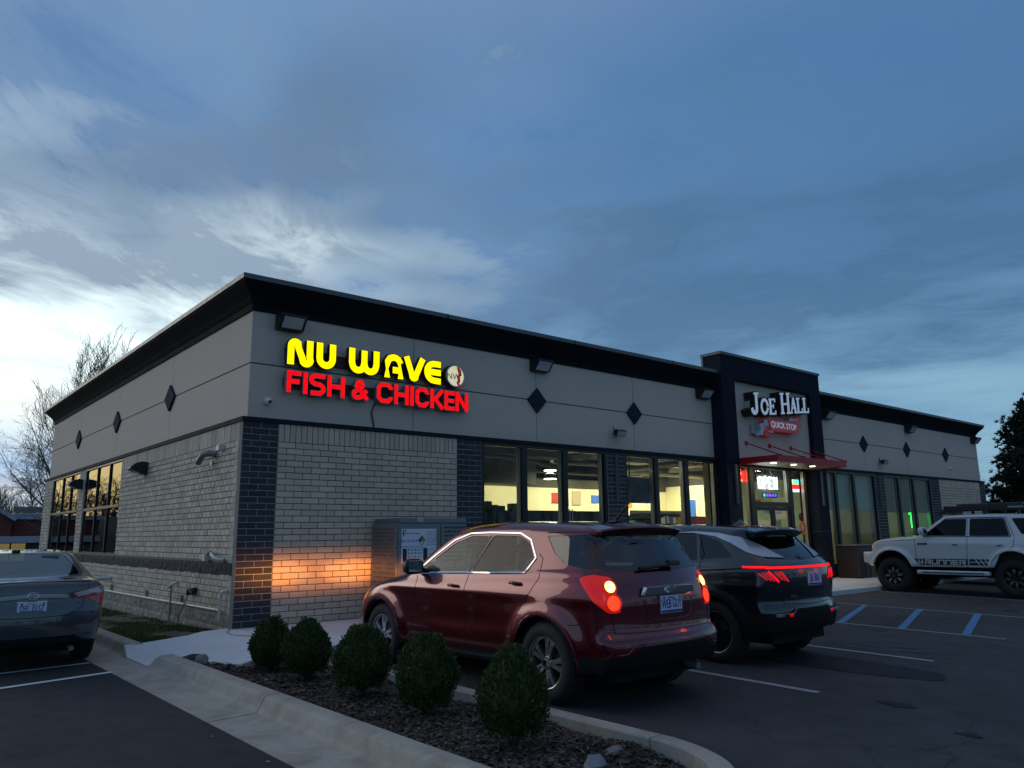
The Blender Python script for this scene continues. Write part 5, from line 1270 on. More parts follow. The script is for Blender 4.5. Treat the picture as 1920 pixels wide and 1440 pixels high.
        def spoke(a, w0, w1, r0=.05, x0=.012, x1=.0, lean=0., mi=0, r1=None, th=.03):
            r1 = r1 or R1; v = []
            for rr_, w_, xx in ((r0, w0, x0), ((r0+r1)*.55, (w0+w1)/2*.92, x0*.3-.004), (r1, w1, x1)):
                aa = a+lean*(rr_-r0)/(r1-r0); c, q = math.cos(aa), math.sin(aa); tx, tz = -q, c
                for sd, dx_ in ((-1,0),(1,0),(.8,-.0),( -.8,0)): pass
                for (sw, xd) in ((-.5, th), (-.42, 0), (.42, 0), (.5, th)):
                    v.append((xo+xx+xd, c*rr_+tx*w_*sw, q*rr_+tz*w_*sw))
            fc = []
            for i in (0, 1):
                for j in range(3): fc.append((4*i+j, 4*i+j+1, 4*i+5+j, 4*i+4+j))
            fc += [(0,1,2,3),(8,11,10,9)]; sp_.add(v, fc, mi)
        n5 = {'twin5':5,'turbine':5,'mud':8,'sedan':10}[style]
        for k in range(n5):
            a = 2*math.pi*k/n5+.3
            if style == 'twin5': spoke(a-.16,.042,.060,lean=-.04); spoke(a+.16,.042,.060,lean=.04)
            elif style == 'turbine': spoke(a-.20,.030,.045,lean=.30); spoke(a+.22,.030,.045,lean=-.22); spoke(a,.02,.03,lean=.05,x0=.02,x1=.02)
            elif style == 'mud':
                spoke(a,.05,.075,mi=0); 
                for dd in (-.19,.19): spoke(a+dd,.010,.012,r0=.10,lean=-dd*.75,mi=1,x0=-.004,x1=-.004,r1=R1-.02,th=.012)
            else: spoke(a,.030,.040,lean=.1)
        sp_.cyl((xo-.004,0,0),(xo+.03,0,0),.055,.065,20,0)
        cap = MB(); cap.cyl((xo-.010,0,0),(xo-.004,0,0),.032,.034,18)
        for k in range(5 if style != 'mud' else 6):
            a = 2*math.pi*k/(5 if style != 'mud' else 6); cap.cyl((xo-.006,.046*math.cos(a)*1.0,.046*math.sin(a)),(xo+.0,.046*math.cos(a),.046*math.sin(a)),.008,n=6)
        return t_, f_, b_, sp_, cap
    def add_wheels(s, r, rim, width, style, mat_rim, mats_sp=None, mat_cap=None):
        t_, f_, b_, sp_, cap = s.make_wheel(r, rim, width, style, mat_rim)
        proto = empty('wheel'); proto.parent = s.root
        t_.build('tyre', M_TYRE, proto); f_.build('rim', mat_rim, proto); b_.build('brake_disc', principled('dark_brake_metal', (.03,.03,.03), .6, .3), proto)  # brake part is a dark back disc behind the spokes
        sp_.build('spokes', mats_sp or [mat_rim], proto); cap.build('hub_cap', mat_cap or M_CHROME, proto)
        first = True
        for (yw, zw) in s.wheels:
            for sg in (-1, 1):
                o = proto if first else copy_tree(proto, s.root); first = False
                o.parent = s.root; o.location = (sg*(s.sp['hw']+s.sp.get('wh_out',-.02)-width/2), yw, r); o.rotation_euler = (random.uniform(0, 6) if style != 'mud' else .4, 0, 0 if sg < 0 else math.pi)
        for (yw, zw) in s.wheels:
            for sg in (-1, 1):
                q = MB(); ra = s.sp['arch']-.004; xi, xo_ = sg*.50, sg*(s.sp['hw']-.055); n = 20
                A_a = np.linspace(R(-12), R(192), n); v = []
                for a in A_a: v += [(xi, yw+ra*math.cos(a), zw+ra*math.sin(a)), (xo_, yw+ra*math.cos(a), zw+ra*math.sin(a))]
                q.add(v, [(2*i, 2*i+1, 2*i+3, 2*i+2) for i in range(n-1)]); q.add([v[2*i] for i in range(n)], [tuple(range(n))]); q.build('wheel_arch_liner', M_LINER, s.root)
    def arches(s):
        ra = s.sp['arch']
        for (yw, zw) in s.wheels: s.region('', [(yw+ra*math.cos(a), zw+ra*math.sin(a)) for a in np.linspace(0, 2*math.pi, 28, endpoint=False)], 'side', None, mind=.05, fid=-1)
    def arch_lips(s, w_=.03, h_=.008, mat=None, name='arch_lip'):
        ra = s.sp['arch']+w_*.4
        for (yw, zw) in s.wheels:
            s.strip(name, [(yw+ra*math.cos(a), zw+ra*math.sin(a)) for a in np.linspace(R(-8), R(188), 26)], 'side', w_, h_, mat or s.paint)
    def cabin(s, y0, y1, ztop, seats, hwin=None, zlow=.34):
        hwi = hwin or s.sp['hw']-.16; q = MB(); q.box(-hwi, hwi, y0, y1, zlow, ztop); q.bbox(-hwi+.04, hwi-.04, y1-.45, y1+.12, ztop-.1, ztop+.10, .05); q.build('interior', M_INT, s.root)
        for (x, y, w1, h1) in seats:
            q = MB(); M = Matrix.Translation((x, y, ztop-.15)) @ Matrix.Rotation(R(12), 4, 'X')
            q.bbox(-w1/2, w1/2, -.08, .06, 0, h1, .04, M=M); 
            for hx in ((0,) if w1 < .7 else (-w1*.3, w1*.3)): q.bbox(hx-.13, hx+.13, -.07, .03, h1+.03, h1+.22, .035, M=M)
            q.build('seat', M_SEAT, s.root)
        q = MB(); q.lathe([(.18,-.012),(.19,0),(.18,.012),(.17,0),(.18,-.012)], (0,0,0), 'y', 24); 
        o = q.build('steering_wheel', M_INT, s.root); o.location = (-.36, y1-.55, ztop+.08); o.rotation_euler = (R(-25), 0, 0)
    def underbody(s, z=.24): 
        q = MB(); q.box(-.58, .58, s.sp['prof_y'][0]+.25, s.sp['prof_y'][1]-.25, z, z+.12); q.build('underbody', M_LINER, s.root)
    def handle(s, y, z, mat, w1=.17):
        for sg in (1, -1):
            l, n = s.hit('side', y, z, sg)
            q = MB(); x = l.x; d = -1 if x < 0 else 1
            q.tube([(x-d*.005, y+w1/2, z), (x+d*.035, y+w1/2-.03, z+.004), (x+d*.04, y, z+.006), (x+d*.035, y-w1/2+.03, z+.002), (x-d*.005, y-w1/2, z)], .014, 8, rf=lambda t: .011+.007*math.sin(math.pi*t)); q.build('door_handle', mat, s.root)
            q = MB(); q.lathe([(.05,.0),(.045,.002)], (0,0,0), 'x', 14); 
    def mirror(s, y, z, mat, scale=1.):
        for sg in (-1, 1):
            l, n = s.hit('side', y, z, 1 if sg < 0 else -1); x = l.x; q = MB()
            v = []; n1, n2 = 14, 8
            for j in range(n2+1):
                for i in range(n1):
                    th = math.pi*j/n2; ph = 2*math.pi*i/n1; sx_, sy_, sz_ = math.sin(th)*math.cos(ph), math.sin(th)*math.sin(ph), math.cos(th)
                    f = lambda a, p: math.copysign(abs(a)**p, a)
                    yy_ = f(sy_, .7)*.085; yy_ = max(yy_, -.045)
                    v.append((x+sg*(.135+f(sx_, .6)*.115)*scale, y+yy_*scale, z+.05+f(sz_, .65)*.085*scale))
            q.add(v, [(j*n1+i, j*n1+(i+1)%n1, (j+1)*n1+(i+1)%n1, (j+1)*n1+i) for j in range(n2) for i in range(n1)], 0, True)
            q.bbox(min(x-sg*.02, x+sg*.09), max(x-sg*.02, x+sg*.09), y-.02, y+.06, z-.03, z+.03, .01); m_ = q.build('mirror', mat, s.root)
            q = MB(); q.bbox(x+sg*.135*scale-.085*scale, x+sg*.135*scale+.085*scale, y-.050*scale, y-.0455*scale, z-.01, z+.11*scale, .002); q.build('mirror_glass', M_CHROME, m_)
    def plate(s, x, z, text, y=None, tint=M_PLATE, sub=None, w1=.31, h1=.155, top=None):
        l, n = s.hit('rear', x, z); y = l.y-.022 if y is None else y
        p = empty('number_plate'); p.parent = s.root; q = MB(); q.bbox(x-w1/2-.01, x+w1/2+.01, y+.004, y+.02, z-h1/2-.01, z+h1/2+.01, .004); q.build('plate_frame', M_CHROME, p)
        q = MB(); q.bbox(x-w1/2, x+w1/2, y-.001, y+.0035, z-h1/2, z+h1/2, .0015); q.build('plate', tint, p); q = MB(); q.box(x-w1/2+.004, x+w1/2-.004, y-.0022, y-.0012, z-h1/2+.004, z-h1/2+.024); q.build('plate_band', M_PLB, p)
        text_mesh('plate_lettering', text, .112, M_PLB, p, TM(x, y-.002, z+.0), depth=.0008, sx=.58, bold=.0015)
        text_mesh('plate_small_lettering', top or 'Michigan', .028, M_PLB, p, TM(x, y-.002, z+h1/2-.02), depth=.0006)
        for xx in (x-w1/2+.045, x+w1/2-.03): q = MB(); q.box(xx-.010, xx+.010, y-.0024, y-.0012, z+h1/2-.03, z+h1/2-.008); q.build('plate_sticker', M_BLACK, p)
        return p
def sp_over(s, old, new): return True

def spoiler(c, prof, hw, mat, name):
    q = MB(); v = []; n = len(prof); xs = np.linspace(-hw, hw, 17)
    for x in xs:
        r = (x/hw)**2; sh = .10*r; dz = .030*r+.05*max(0, abs(x/hw)-.85)
        for (y, z) in prof: v.append((x, y+sh*(1 if y < prof[0][0] else .6), z-dz))
    f = [(i*n+j, i*n+(j+1) % n, (i+1)*n+(j+1) % n, (i+1)*n+j) for i in range(16) for j in range(n)]+[tuple(range(n)), tuple(range(16*n, 17*n))[::-1]]
    q.add(v, f, 0, False); return q.build(name, mat, c.root)
# ---- maroon SUV ------------------------------------------------------------
M_MAROON = carpaint('maroon_metallic_paint', (.115,.004,.013), .68, .28)
eq_prof = [(-2.24,.27),(-2.36,.36),(-2.40,.50),(-2.395,.60),(-2.37,.655),(-2.325,.67),(-2.315,.80),(-2.315,.95),(-2.275,1.10),(-2.22,1.20),(-2.16,1.29),(-2.01,1.53),(-2.04,1.575),(-2.03,1.61),(-1.92,1.645),(-1.3,1.69),(-.6,1.705),(-.05,1.68),(.28,1.62),(.72,1.38),(1.10,1.15),(1.30,1.115),(1.70,1.045),(2.05,.95),(2.26,.83),(2.36,.68),(2.40,.50),(2.34,.34),(2.2,.27)]
eqs = dict(prof=eq_prof, prof_y=(-2.4,2.4), hw=.885, bow_r=.15, bow_f=.30, crown=.035, tumble=.40, belt=lambda y: 1.145-.035*y, step=.010, paint=M_MAROON, arch=.425, flare=.030, fl_w=.20,
           wheels=[(-1.495,.375),(1.495,.375)], ds=.036, k=.085, creasez=.97, crease=.010, shoulder=.05, taper=.075, waist=.018)
c = Car('parked_car', (1.36,-5.145,-.17), 'maroon SUV with lit tail lamps parked nearest the round shrubs', 'car', eqs)
c.arches()
wf_ = round_poly([(.74,1.15),(-.225,1.175),(-.43,1.545),(-.12,1.55),(.17,1.475),(.50,1.29)], .035)
wr_ = round_poly([(-.285,1.177),(-1.17,1.205),(-1.27,1.33),(-1.13,1.485),(-.96,1.545),(-.50,1.555)], .05)
c.region('door', round_poly([(.86,.42),(.74,1.00),(.83,1.13),(.36,1.44),(-.40,1.60),(-.275,1.17),(-.24,.80),(-.26,.42)], .03), 'side', M_MAROON)
c.region('door', round_poly([(-.262,.42),(-.242,.80),(-.277,1.17),(-.42,1.60),(-1.05,1.60),(-1.40,1.36),(-1.42,1.15),(-1.30,.98),(-1.05,.72),(-1.02,.42)], .03), 'side', M_MAROON)
c.region('side_window', wf_, 'side', M_CGL, off=-.007); c.region('side_window', wr_, 'side', M_CGL, off=-.007)
c.region('window_pillar', [(-.225,1.172),(-.285,1.174),(-.485,1.556),(-.43,1.548)], 'side', M_BLACK, off=-.004)
c.region('quarter_window', round_poly([(-1.38,1.545),(-1.95,1.55),(-2.14,1.25),(-2.02,1.235),(-1.74,1.28),(-1.55,1.38)], .03), 'side', M_CGR, off=-.006, mind=.3)
c.region('rear_window', round_poly([(-.70,1.22),(0,1.20),(.70,1.22),(.57,1.55),(0,1.56),(-.57,1.55)], .05), 'rear', M_CGR, off=-.006, mind=.05)
c.region('windscreen', round_poly([(-.66,1.16),(.66,1.16),(.54,1.60),(-.54,1.60)], .05), 'front', M_CGL, off=-.006, mind=.05)
c.region('tailgate', round_poly([(-.715,.685),(.715,.685),(.72,.90),(.70,1.18),(0,1.17),(-.70,1.18),(-.72,.90)], .06), 'rear', M_MAROON, mind=.2)
M_TAILR = principled('red_tail_lens', (.24,.004,.004), .2, coat=.35, emis=(1,.012,.006), estr=.26)
c.region('tail_light', round_poly([(.505,1.16),(.62,1.195),(.80,1.165),(.875,.86),(.75,.855),(.60,.97)], .04), 'diag', M_TAILR, off=.006, mind=.1)
c.region('rear_bumper_cladding', [(-.95,.2),(.95,.2),(.95,.475),(.60,.475),(.48,.56),(-.48,.56),(-.60,.475),(-.95,.475)], 'rear', M_CLAD, mind=.25)
c.region('rear_bumper_cladding', [(.47,.2),(1.25,.2),(1.25,.475),(.47,.475)], 'diag', M_CLAD, mind=.1)
c.region('sill_cladding', [(-1.05,.2),(1.05,.2),(1.05,.36),(-1.05,.405)], 'side', M_CLAD, off=.004, mind=.1)
c.region('headlight', round_poly([(.76-2*1.42+.0,.84),(0,0),(0,0)], .01) if False else round_poly([(.60,.80),(.78,.82),(.86,.98),(.74,1.0),(.62,.92)], .03), 'fdiag', M_LENS, off=.004, mind=.1)
c.region('grille', round_poly([(-.45,.62),(.45,.62),(.52,.86),(-.52,.86)], .04), 'front', M_BLACK, off=-.01, mind=.2)
c.finish()
c.add_wheels(.372, .235, .235, 'twin5', M_RIMS); c.arch_lips(.035,.006)
# chrome and gaps
c.strip('window_trim', [(.80,1.128),(-.22,1.158),(-1.19,1.186),(-1.30,1.33),(-1.15,1.505),(-.96,1.572),(-.45,1.583),(-.08,1.577),(.20,1.50),(.52,1.315),(.80,1.128)], 'side', .026, .007, M_CHROME, off=.002)
c.strip('panel_gap', [(.86,.38),(.70,.98),(.74,1.10)], 'side'); c.strip('panel_gap', [(-.26,.38),(-.24,.80),(-.27,1.15)], 'side'); c.strip('panel_gap', [(-1.02,.40),(-1.06,.72),(-1.30,.97),(-1.42,1.14),(-1.40,1.33),(-1.33,1.37)], 'side')
c.strip('panel_gap', [(-.72,1.20),(-.725,.95),(-.68,.68),(0,.672),(.68,.68),(.725,.95),(.72,1.20)], 'rear', sgns=(1,)); c.strip('panel_gap', [(-1.36,1.575),(-1.93,1.58),(-2.0,1.5)], 'side')
c.strip('panel_gap', [(-2.24,.82),(-2.06,.765),(-1.86,.74)], 'side'); c.strip('bumper_crease', [(-.72,.50),(-.62,.505),(-.50,.59),(.50,.59),(.62,.505),(.72,.50)], 'rear', .02, .008, M_MAROON, sgns=(1,))
c.strip('wing_gap', [(.74,1.12),(1.2,1.09),(1.8,.98),(2.1,.88)], 'side', .008)
c.strip('side_step', [(.92,.30),(-.98,.335)], 'side', .07, .03, M_CLAD)
for y, z in ((-.06,1.02),(-1.10,1.085)): c.handle(y, z, M_MAROON)
c.mirror(.66, 1.16, M_BLACK, 1.05)
l, n = c.hit('rear', 0, 1.045)
q = MB(); q.add([(-.37,l.y-.004,1.0),(.37,l.y-.004,1.0),(.33,l.y-.05,1.065),(-.33,l.y-.05,1.065),(-.37,l.y-.045,1.0),(.37,l.y-.045,1.0),(.33,l.y-.01,1.075),(-.33,l.y-.01,1.075)], [(0,1,5,4),(4,5,2,3),(3,2,6,7),(0,4,3,7),(1,6,2,5),(0,7,6,1)]); cb = q.build('chrome_bar', M_CHROME, c.root)
q = MB(); q.prism([(-.075,1.03),(-.03,1.03),(-.035,1.012),(.03,1.012),(.035,1.03),(.075,1.03),(.085,1.056),(.04,1.056),(.035,1.072),(-.03,1.072),(-.025,1.056),(-.065,1.056)], 'y', l.y-.062, l.y-.048); q.build('badge', M_CHROME, cb)
c.plate(.02, .905, 'WEB GUY', y=c.hit('rear', .02, .93)[0].y-.018)
c.strip('plate_recess_line', [(-.33,.96),(-.30,.80),(-.2,.765),(.24,.765),(.34,.80),(.37,.96)], 'rear', .012, .004, M_MAROON, sgns=(1,))
text_mesh('badge_lettering', 'EQUINOX', .045, M_CHROME, c.root, TM(.45, c.hit('rear', .45, .78)[0].y-.004, .785), sx=1.2)
q = MB(); lw = c.hit('rear', 0, 1.245)[0]; q.tube([(-.30,lw.y-.03,1.235),(-.1,lw.y-.045,1.25),(.12,lw.y-.045,1.262),(.24,lw.y-.03,1.275)], .018, 8); q.bbox(.10,.27,lw.y-.07,lw.y-.01,1.25,1.30,.012); q.build('rear_wiper', M_BLACK, c.root)
spoiler(c, [(-1.80,1.60),(-1.86,1.655),(-1.95,1.662),(-2.13,1.632),(-2.14,1.615)], .60, M_MAROON, 'spoiler'); spoiler(c, [(-1.80,1.58),(-2.135,1.612),(-2.10,1.585),(-1.99,1.52)], .575, M_BLACK, 'spoiler_underside')
q = MB(); q.box(-.12,.12,-2.09,-2.083,1.59,1.602); q.build('high_brake_light', M_TAILR, c.root)
q = MB(); q.tube([(.05,-1.62,1.69),(.045,-1.75,1.80),(.04,-1.90,1.92)], .008, 6, rf=lambda t: .014-.010*t); q.bbox(.0,.1,-1.68,-1.56,1.67,1.70,.01); q.build('aerial', M_BLACK, c.root)
for x in (): q = MB(); q.tube([(x,-1.75,1.66),(x,-1.6,1.705),(x,-.6,1.725),(x,.0,1.70),(x,.15,1.66)], .014, 6); q.build('roof_rail', M_MAROON, c.root)
M_BULBW = emission('bright_brake_bulb', (1.,.55,.10), 6.); M_BULBR = emission('red_brake_bulb', (1.,.03,.01), 2.2)
for sg in (1,-1):
    tl_ = c.parts['tail_light'][0 if sg == 1 else 1]
    for (u, v_, r_, mt) in ((.775,1.085,.052,M_BULBW),(.80,.945,.066,M_BULBR)):
        l, n = c.hit('diag', u, v_, sg); q = MB(); q.lathe([(0,0),(r_*.7,0.006),(r_,.0)], (0,0,0), 'z', 20)
        o = q.build('lit_bulb', mt, tl_); o.matrix_local = Matrix.Translation(l+n*.008) @ n.to_track_quat('Z','Y').to_matrix().to_4x4()
        q = MB(); q.lathe([(r_+.004,.001),(r_+.012,.008),(r_+.02,.001)], (0,0,0), 'z', 24); o = q.build('lamp_ring', M_TAILR, tl_); o.matrix_local = Matrix.Translation(l+n*.006) @ n.to_track_quat('Z','Y').to_matrix().to_4x4()
    l, n = c.hit('diag', .79, 1.02, sg); d = bpy.data.lights.new('tail_lamp_light', 'POINT'); d.energy = .35; d.color = (1,.12,.03); d.shadow_soft_size = .06; o = bpy.data.objects.new('tail_lamp_light', d); COL.objects.link(o); o.parent = c.root; o.location = l+n*.30
c.cabin(-1.9, .95, 1.06, [(-.36,.12,.5,.50),(.36,.12,.5,.50),(0,-.85,1.15,.42)]); c.underbody()
q = MB(); q.tube([(.42,-2.30,.30),(.42,-2.0,.32)], .035, 10); q.build('exhaust', M_STEEL, c.root)
# headlamp beams on the brick wall
for x, e, sz, zs_ in ((.71,120,118,.13),(2.01,80,118,.13),(.71,200,34,.36),(2.03,220,34,.36)):
    d = bpy.data.lights.new('headlamp_light', 'SPOT'); d.energy = e; d.color = (1,.36,.07); d.spot_size = R(sz); d.spot_blend = 1.; d.shadow_soft_size = .05
    o = bpy.data.objects.new('headlamp_light', d); COL.objects.link(o); o.location = (x, -2.42, .72); o.rotation_euler = (R(92),0,0); o.scale = (1.0,zs_,1)
EQ = c
# ---- black SUV ----------------------------------------------------------------
M_BLKP = carpaint('black_metallic_paint', (.006,.009,.016), .3, .3)
tu_prof = [(-2.14,.30),(-2.25,.38),(-2.29,.52),(-2.28,.66),(-2.24,.74),(-2.265,.88),(-2.27,1.02),(-2.255,1.14),(-2.21,1.20),(-2.05,1.33),(-1.78,1.53),(-1.86,1.575),(-1.84,1.605),(-1.7,1.63),(-1.0,1.665),(-.4,1.67),(.1,1.63),(.45,1.55),(1.15,1.14),(1.35,1.09),(1.8,1.0),(2.1,.90),(2.27,.76),(2.31,.55),(2.25,.36),(2.1,.28)]
tus = dict(prof=tu_prof, prof_y=(-2.3,2.3), hw=.885, bow_r=.20, bow_f=.30, crown=.035, tumble=.44, belt=lambda y: 1.165-.03*y, step=.008, paint=M_BLKP, arch=.425, flare=.03, fl_w=.13,
           wheels=[(-1.43,.372),(1.43,.372)], ds=.04, k=.07, creasez=.92, crease=.014, taper=.09)
c = Car('parked_car', (4.42,-4.92,-.17), 'black SUV with full-width red light bar parked between the maroon car and the entrance', 'car', tus)
c.arches()
c.region('door', round_poly([(.85,.42),(.80,1.05),(.85,1.14),(.45,1.40),(-.15,1.58),(-.22,1.17),(-.22,.42)], .03), 'side', M_BLKP); c.region('door', round_poly([(-.225,.42),(-.225,1.17),(-.155,1.585),(-1.08,1.56),(-1.27,1.30),(-1.2,1.0),(-1.0,.75),(-.96,.42)], .03), 'side', M_BLKP)
c.region('side_window', round_poly([(.78,1.16),(-.18,1.19),(-.16,1.56),(.12,1.51),(.46,1.37)], .03), 'side', M_CGD, off=-.006)
c.region('side_window', round_poly([(-.24,1.19),(-1.20,1.22),(-1.10,1.55),(-.2,1.565)], .03), 'side', M_CGD, off=-.006)
c.region('quarter_window', round_poly([(-1.24,1.225),(-1.72,1.26),(-1.50,1.44),(-1.17,1.54)], .03), 'side', M_CGD, off=-.006)
c.region('rear_window', round_poly([(-.64,1.235),(0,1.215),(.64,1.235),(.52,1.52),(-.52,1.52)], .05), 'rear', M_CGD, off=-.005, mind=.03)
c.region('windscreen', round_poly([(-.64,1.16),(.64,1.16),(.52,1.52),(-.52,1.52)], .05), 'front', M_CGD, off=-.006, mind=.03)
c.region('side_blade', [(-.60,1.560),(-1.10,1.572),(-1.45,1.55),(-1.72,1.50),(-1.93,1.38),(-2.13,1.245),(-2.02,1.262),(-1.86,1.325),(-1.66,1.425),(-1.40,1.51),(-1.05,1.553)], 'side', principled('silver_blade_trim', (.42,.46,.52), .3, .6), off=.006, mind=.1)
M_LBAR = emission('red_light_bar', (1.,.012,.02), 1.1); M_LBAR2 = emission('red_lamp_claw', (1.,.01,.03), .75)
c.region('light_bar', [(-.74,1.123),(.74,1.123),(.74,1.148),(-.74,1.148)], 'rear', M_LBAR, off=.008, mind=.3)
c.region('side_light_bar', [(.45,1.133),(.705,1.130),(.705,1.154),(.45,1.157)], 'diag', M_LBAR, off=.008, mind=.1)
M_TLD = principled('dark_red_lens', (.05,.002,.005), .15, coat=.8)
c.region('tail_light', [(.50,1.12),(.72,1.11),(.86,.965),(.72,.965)], 'diag', M_TLD, off=.004, mind=.1); c.region('tailgate_light', [(.745,1.105),(.88,1.10),(1.0,.965),(.90,.965)], 'diag', M_TLD, off=.004, mind=.1)
c.region('lower_cladding', [(-.95,.2),(.95,.2),(.95,.62),(.5,.62),(.40,.66),(-.40,.66),(-.5,.62),(-.95,.62)], 'rear', M_CLAD, mind=.25)
c.region('corner_cladding', [(.43,.2),(1.25,.2),(1.25,.62),(.43,.62)], 'diag', M_CLAD, mind=.1)
c.region('sill_cladding', [(-1.0,.2),(1.0,.2),(1.0,.42),(-1.0,.42)], 'side', M_CLAD, off=.004, mind=.1)
c.finish(); c.add_wheels(.368, .245, .235, 'turbine', M_RIMS, [M_RIMB]); c.arch_lips(.075,.012,M_CLAD,'wheel_arch_cladding')
# bright machined edges on the alloy blades
for sg in (1,-1):
    tls = c.parts['tail_light']; tl_ = tls[0 if sg == 1 else -1]
    for k, (u0, v0, u1, v1, w1) in enumerate(((.70,1.10,.835,.975,.030),(.66,1.09,.775,.985,.010),(.62,1.085,.73,.99,.008),(.58,1.08,.68,1.0,.008),(.87,1.095,.975,.975,.016),(.83,1.09,.93,.985,.008),(.79,1.085,.885,.995,.007))):
        for o in c.strip('lit_claw', [(u0,v0),(u1,v1)], 'diag', w1, .004, M_LBAR2, sgns=(sg,), off=.007, parent=tl_): pass
c.strip('window_trim', [(.80,1.585-.02),(-.6,1.575)] if False else [(-.60,1.572),(-.2,1.58),(.10,1.53),(.45,1.395)], 'side', .02, .006, M_CHROME); c.strip('belt_line', [(.78,1.135),(-2.0,1.20)] if False else [(.8,1.02),(-1.1,1.08),(-1.95,1.135)], 'side', .018, .003, M_SEAMC)
c.strip('panel_gap', [(-.22,.42),(-.22,1.17),(-.17,1.57)], 'side'); c.strip('panel_gap', [(-.96,.44),(-1.0,.75),(-1.22,1.0),(-1.285,1.30),(-1.13,1.56)], 'side'); c.strip('fuel_flap', round_poly([(-1.42,1.10),(-1.42,.93),(-1.66,.95),(-1.64,1.10)], .04), 'side', .006, .001, closed=True)
c.strip('panel_gap', [(-.69,1.20),(-.72,1.1),(-.66,.93),(-.60,.885),(0,.875),(.60,.885),(.66,.93),(.72,1.1),(.69,1.20)], 'rear', sgns=(1,)); c.strip('panel_gap', [(-.55,.875),(-.52,.72),(0,.70),(.52,.72),(.55,.875)], 'rear', sgns=(1,))
c.strip('chrome_line', [(-.66,.605),(-.42,.605),(-.34,.67),(.34,.67),(.42,.605),(.66,.605)], 'rear', .014, .006, M_STEEL, sgns=(1,))
for x in (-1,1):
    q = MB(); l, n = c.hit('rear', x*.60, .59); q.bbox(x*.60-.10, x*.60+.10, l.y-.012, l.y+.03, .575, .612, .006); q.build('reflector', principled('pale_reflector', (.25,.20,.22), .3, coat=.5), c.root)
    q = MB(); q.bbox(x*.46-.03, x*.46+.03, c.hit('rear', x*.46, .59)[0].y-.014, l.y+.03, .575, .612, .006); q.build('red_reflector', M_TAILR, c.root)
c.plate(.06, .995, 'EJK 8061', y=c.hit('rear', .06, .95)[0].y-.014, top='Michigan')
l, n = c.hit('rear', 0, 1.255); q = MB(); q.lathe([(.048,0),(.052,.006),(.056,0),(.052,-.002),(.048,0)], (0,0,0), 'z', 30); q.tube([(-.022,-.03,.003),(-.014,.03,.003)], .006, 5); q.tube([(.014,-.03,.003),(.022,.03,.003)], .006, 5); q.tube([(-.018,-.004,.003),(.018,.004,.003)], .006, 5)
o = q.build('round_badge', M_STEEL, c.root); o.matrix_local = Matrix.Translation(l+n*.006) @ n.to_track_quat('Z','Y').to_matrix().to_4x4(); o.scale = (1.15,.85,1)
text_mesh('badge_lettering', 'TUCSON', .045, M_CHROME, c.root, TM(-.33, c.hit('rear', -.33, .80)[0].y-.005, .80), sx=1.3)
spoiler(c, [(-1.55,1.58),(-1.60,1.640),(-1.78,1.632),(-1.98,1.598),(-1.99,1.58)], .57, M_BLKP, 'spoiler'); spoiler(c, [(-1.60,1.56),(-1.985,1.578),(-1.94,1.545),(-1.78,1.49)], .53, M_BLACK, 'spoiler_underside')
q = MB(); q.prism([(-1.2,1.655),(-1.32,1.72),(-1.38,1.655)], 'x', -.025, .025); q.build('shark_fin_aerial', M_BLKP, c.root)
for x in (): q = MB(); q.tube([(x,-1.45,1.62),(x,-1.3,1.66),(x,-.4,1.68),(x,.2,1.63)], .016, 6); q.build('roof_rail', M_BLKP, c.root)
c.mirror(.70, 1.17, M_BLKP); c.handle(-.08,1.0,M_BLKP); c.handle(-1.0,1.03,M_BLKP); c.cabin(-1.75, .9, 1.05, [(-.36,.1,.5,.5),(.36,.1,.5,.5),(0,-.85,1.15,.42)]); c.underbody(.25)
for x in (-.5,0,.5):
    d = bpy.data.lights.new('light_bar_glow', 'POINT'); d.energy = .10; d.color = (1,.03,.04); d.shadow_soft_size = .05; o = bpy.data.objects.new('light_bar_glow', d); COL.objects.link(o); o.parent = c.root; o.location = (x,-2.42,1.12)
# ---- white off-road car -----------------------------------------------------------
M_WHT = carpaint('white_pearl_paint', (.60,.61,.61), .0, .35, .02); M_TINT = glass('dark_tinted_glass', (.03,.035,.045), ior=1.45, boost=.7)
ru_prof = [(-2.20,.66),(-2.26,.74),(-2.26,.92),(-2.16,.98),(-2.16,1.30),(-2.10,1.42),(-1.98,1.80),(-1.85,1.86),(-1.2,1.885),(-.4,1.885),(.05,1.86),(.14,1.82),(.72,1.41),(.86,1.385),(1.3,1.365),(1.75,1.31),(1.92,1.25),(1.98,1.16),(1.985,1.00),(2.12,.98),(2.15,.90),(2.13,.70),(2.05,.62)]
rus = dict(prof=ru_prof, prof_y=(-2.1,2.1), hw=.88, bow_r=.07, bow_f=.16, crown=.035, tumble=.22, belt=lambda y: 1.33+0*y, step=.010, paint=M_WHT, arch=.47, flare=.055, fl_w=.09, sill=.03,
           wheels=[(-1.34,.56),(1.34,.56)], ds=.045, k=.06, creasez=1.2, crease=.006, taper=.05, wh_out=.01, skelz=1.0, shoulder=.03)
c = Car('parked_car', (16.25,-4.52,-.14), 'white lifted off-road car with black roof rack parked at the right', 'car', rus)
c.arches()
c.region('door', round_poly([(.75,.62),(.76,1.34),(.62,1.42),(.15,1.78),(-.42,1.80),(-.42,1.30),(-.37,.64)], .03), 'side', M_WHT); c.region('door', round_poly([(-.38,.64),(-.43,1.3),(-.43,1.81),(-1.22,1.80),(-1.40,1.33),(-1.38,1.15),(-1.1,.95),(-.95,.64)], .03), 'side', M_WHT)
c.region('side_window', round_poly([(.54,1.375),(-.40,1.365),(-.43,1.765),(.03,1.765)], .035), 'side', M_TINT, off=-.006); c.region('side_window', round_poly([(-.475,1.365),(-1.32,1.36),(-1.21,1.765),(-.50,1.765)], .04), 'side', M_TINT, off=-.006)
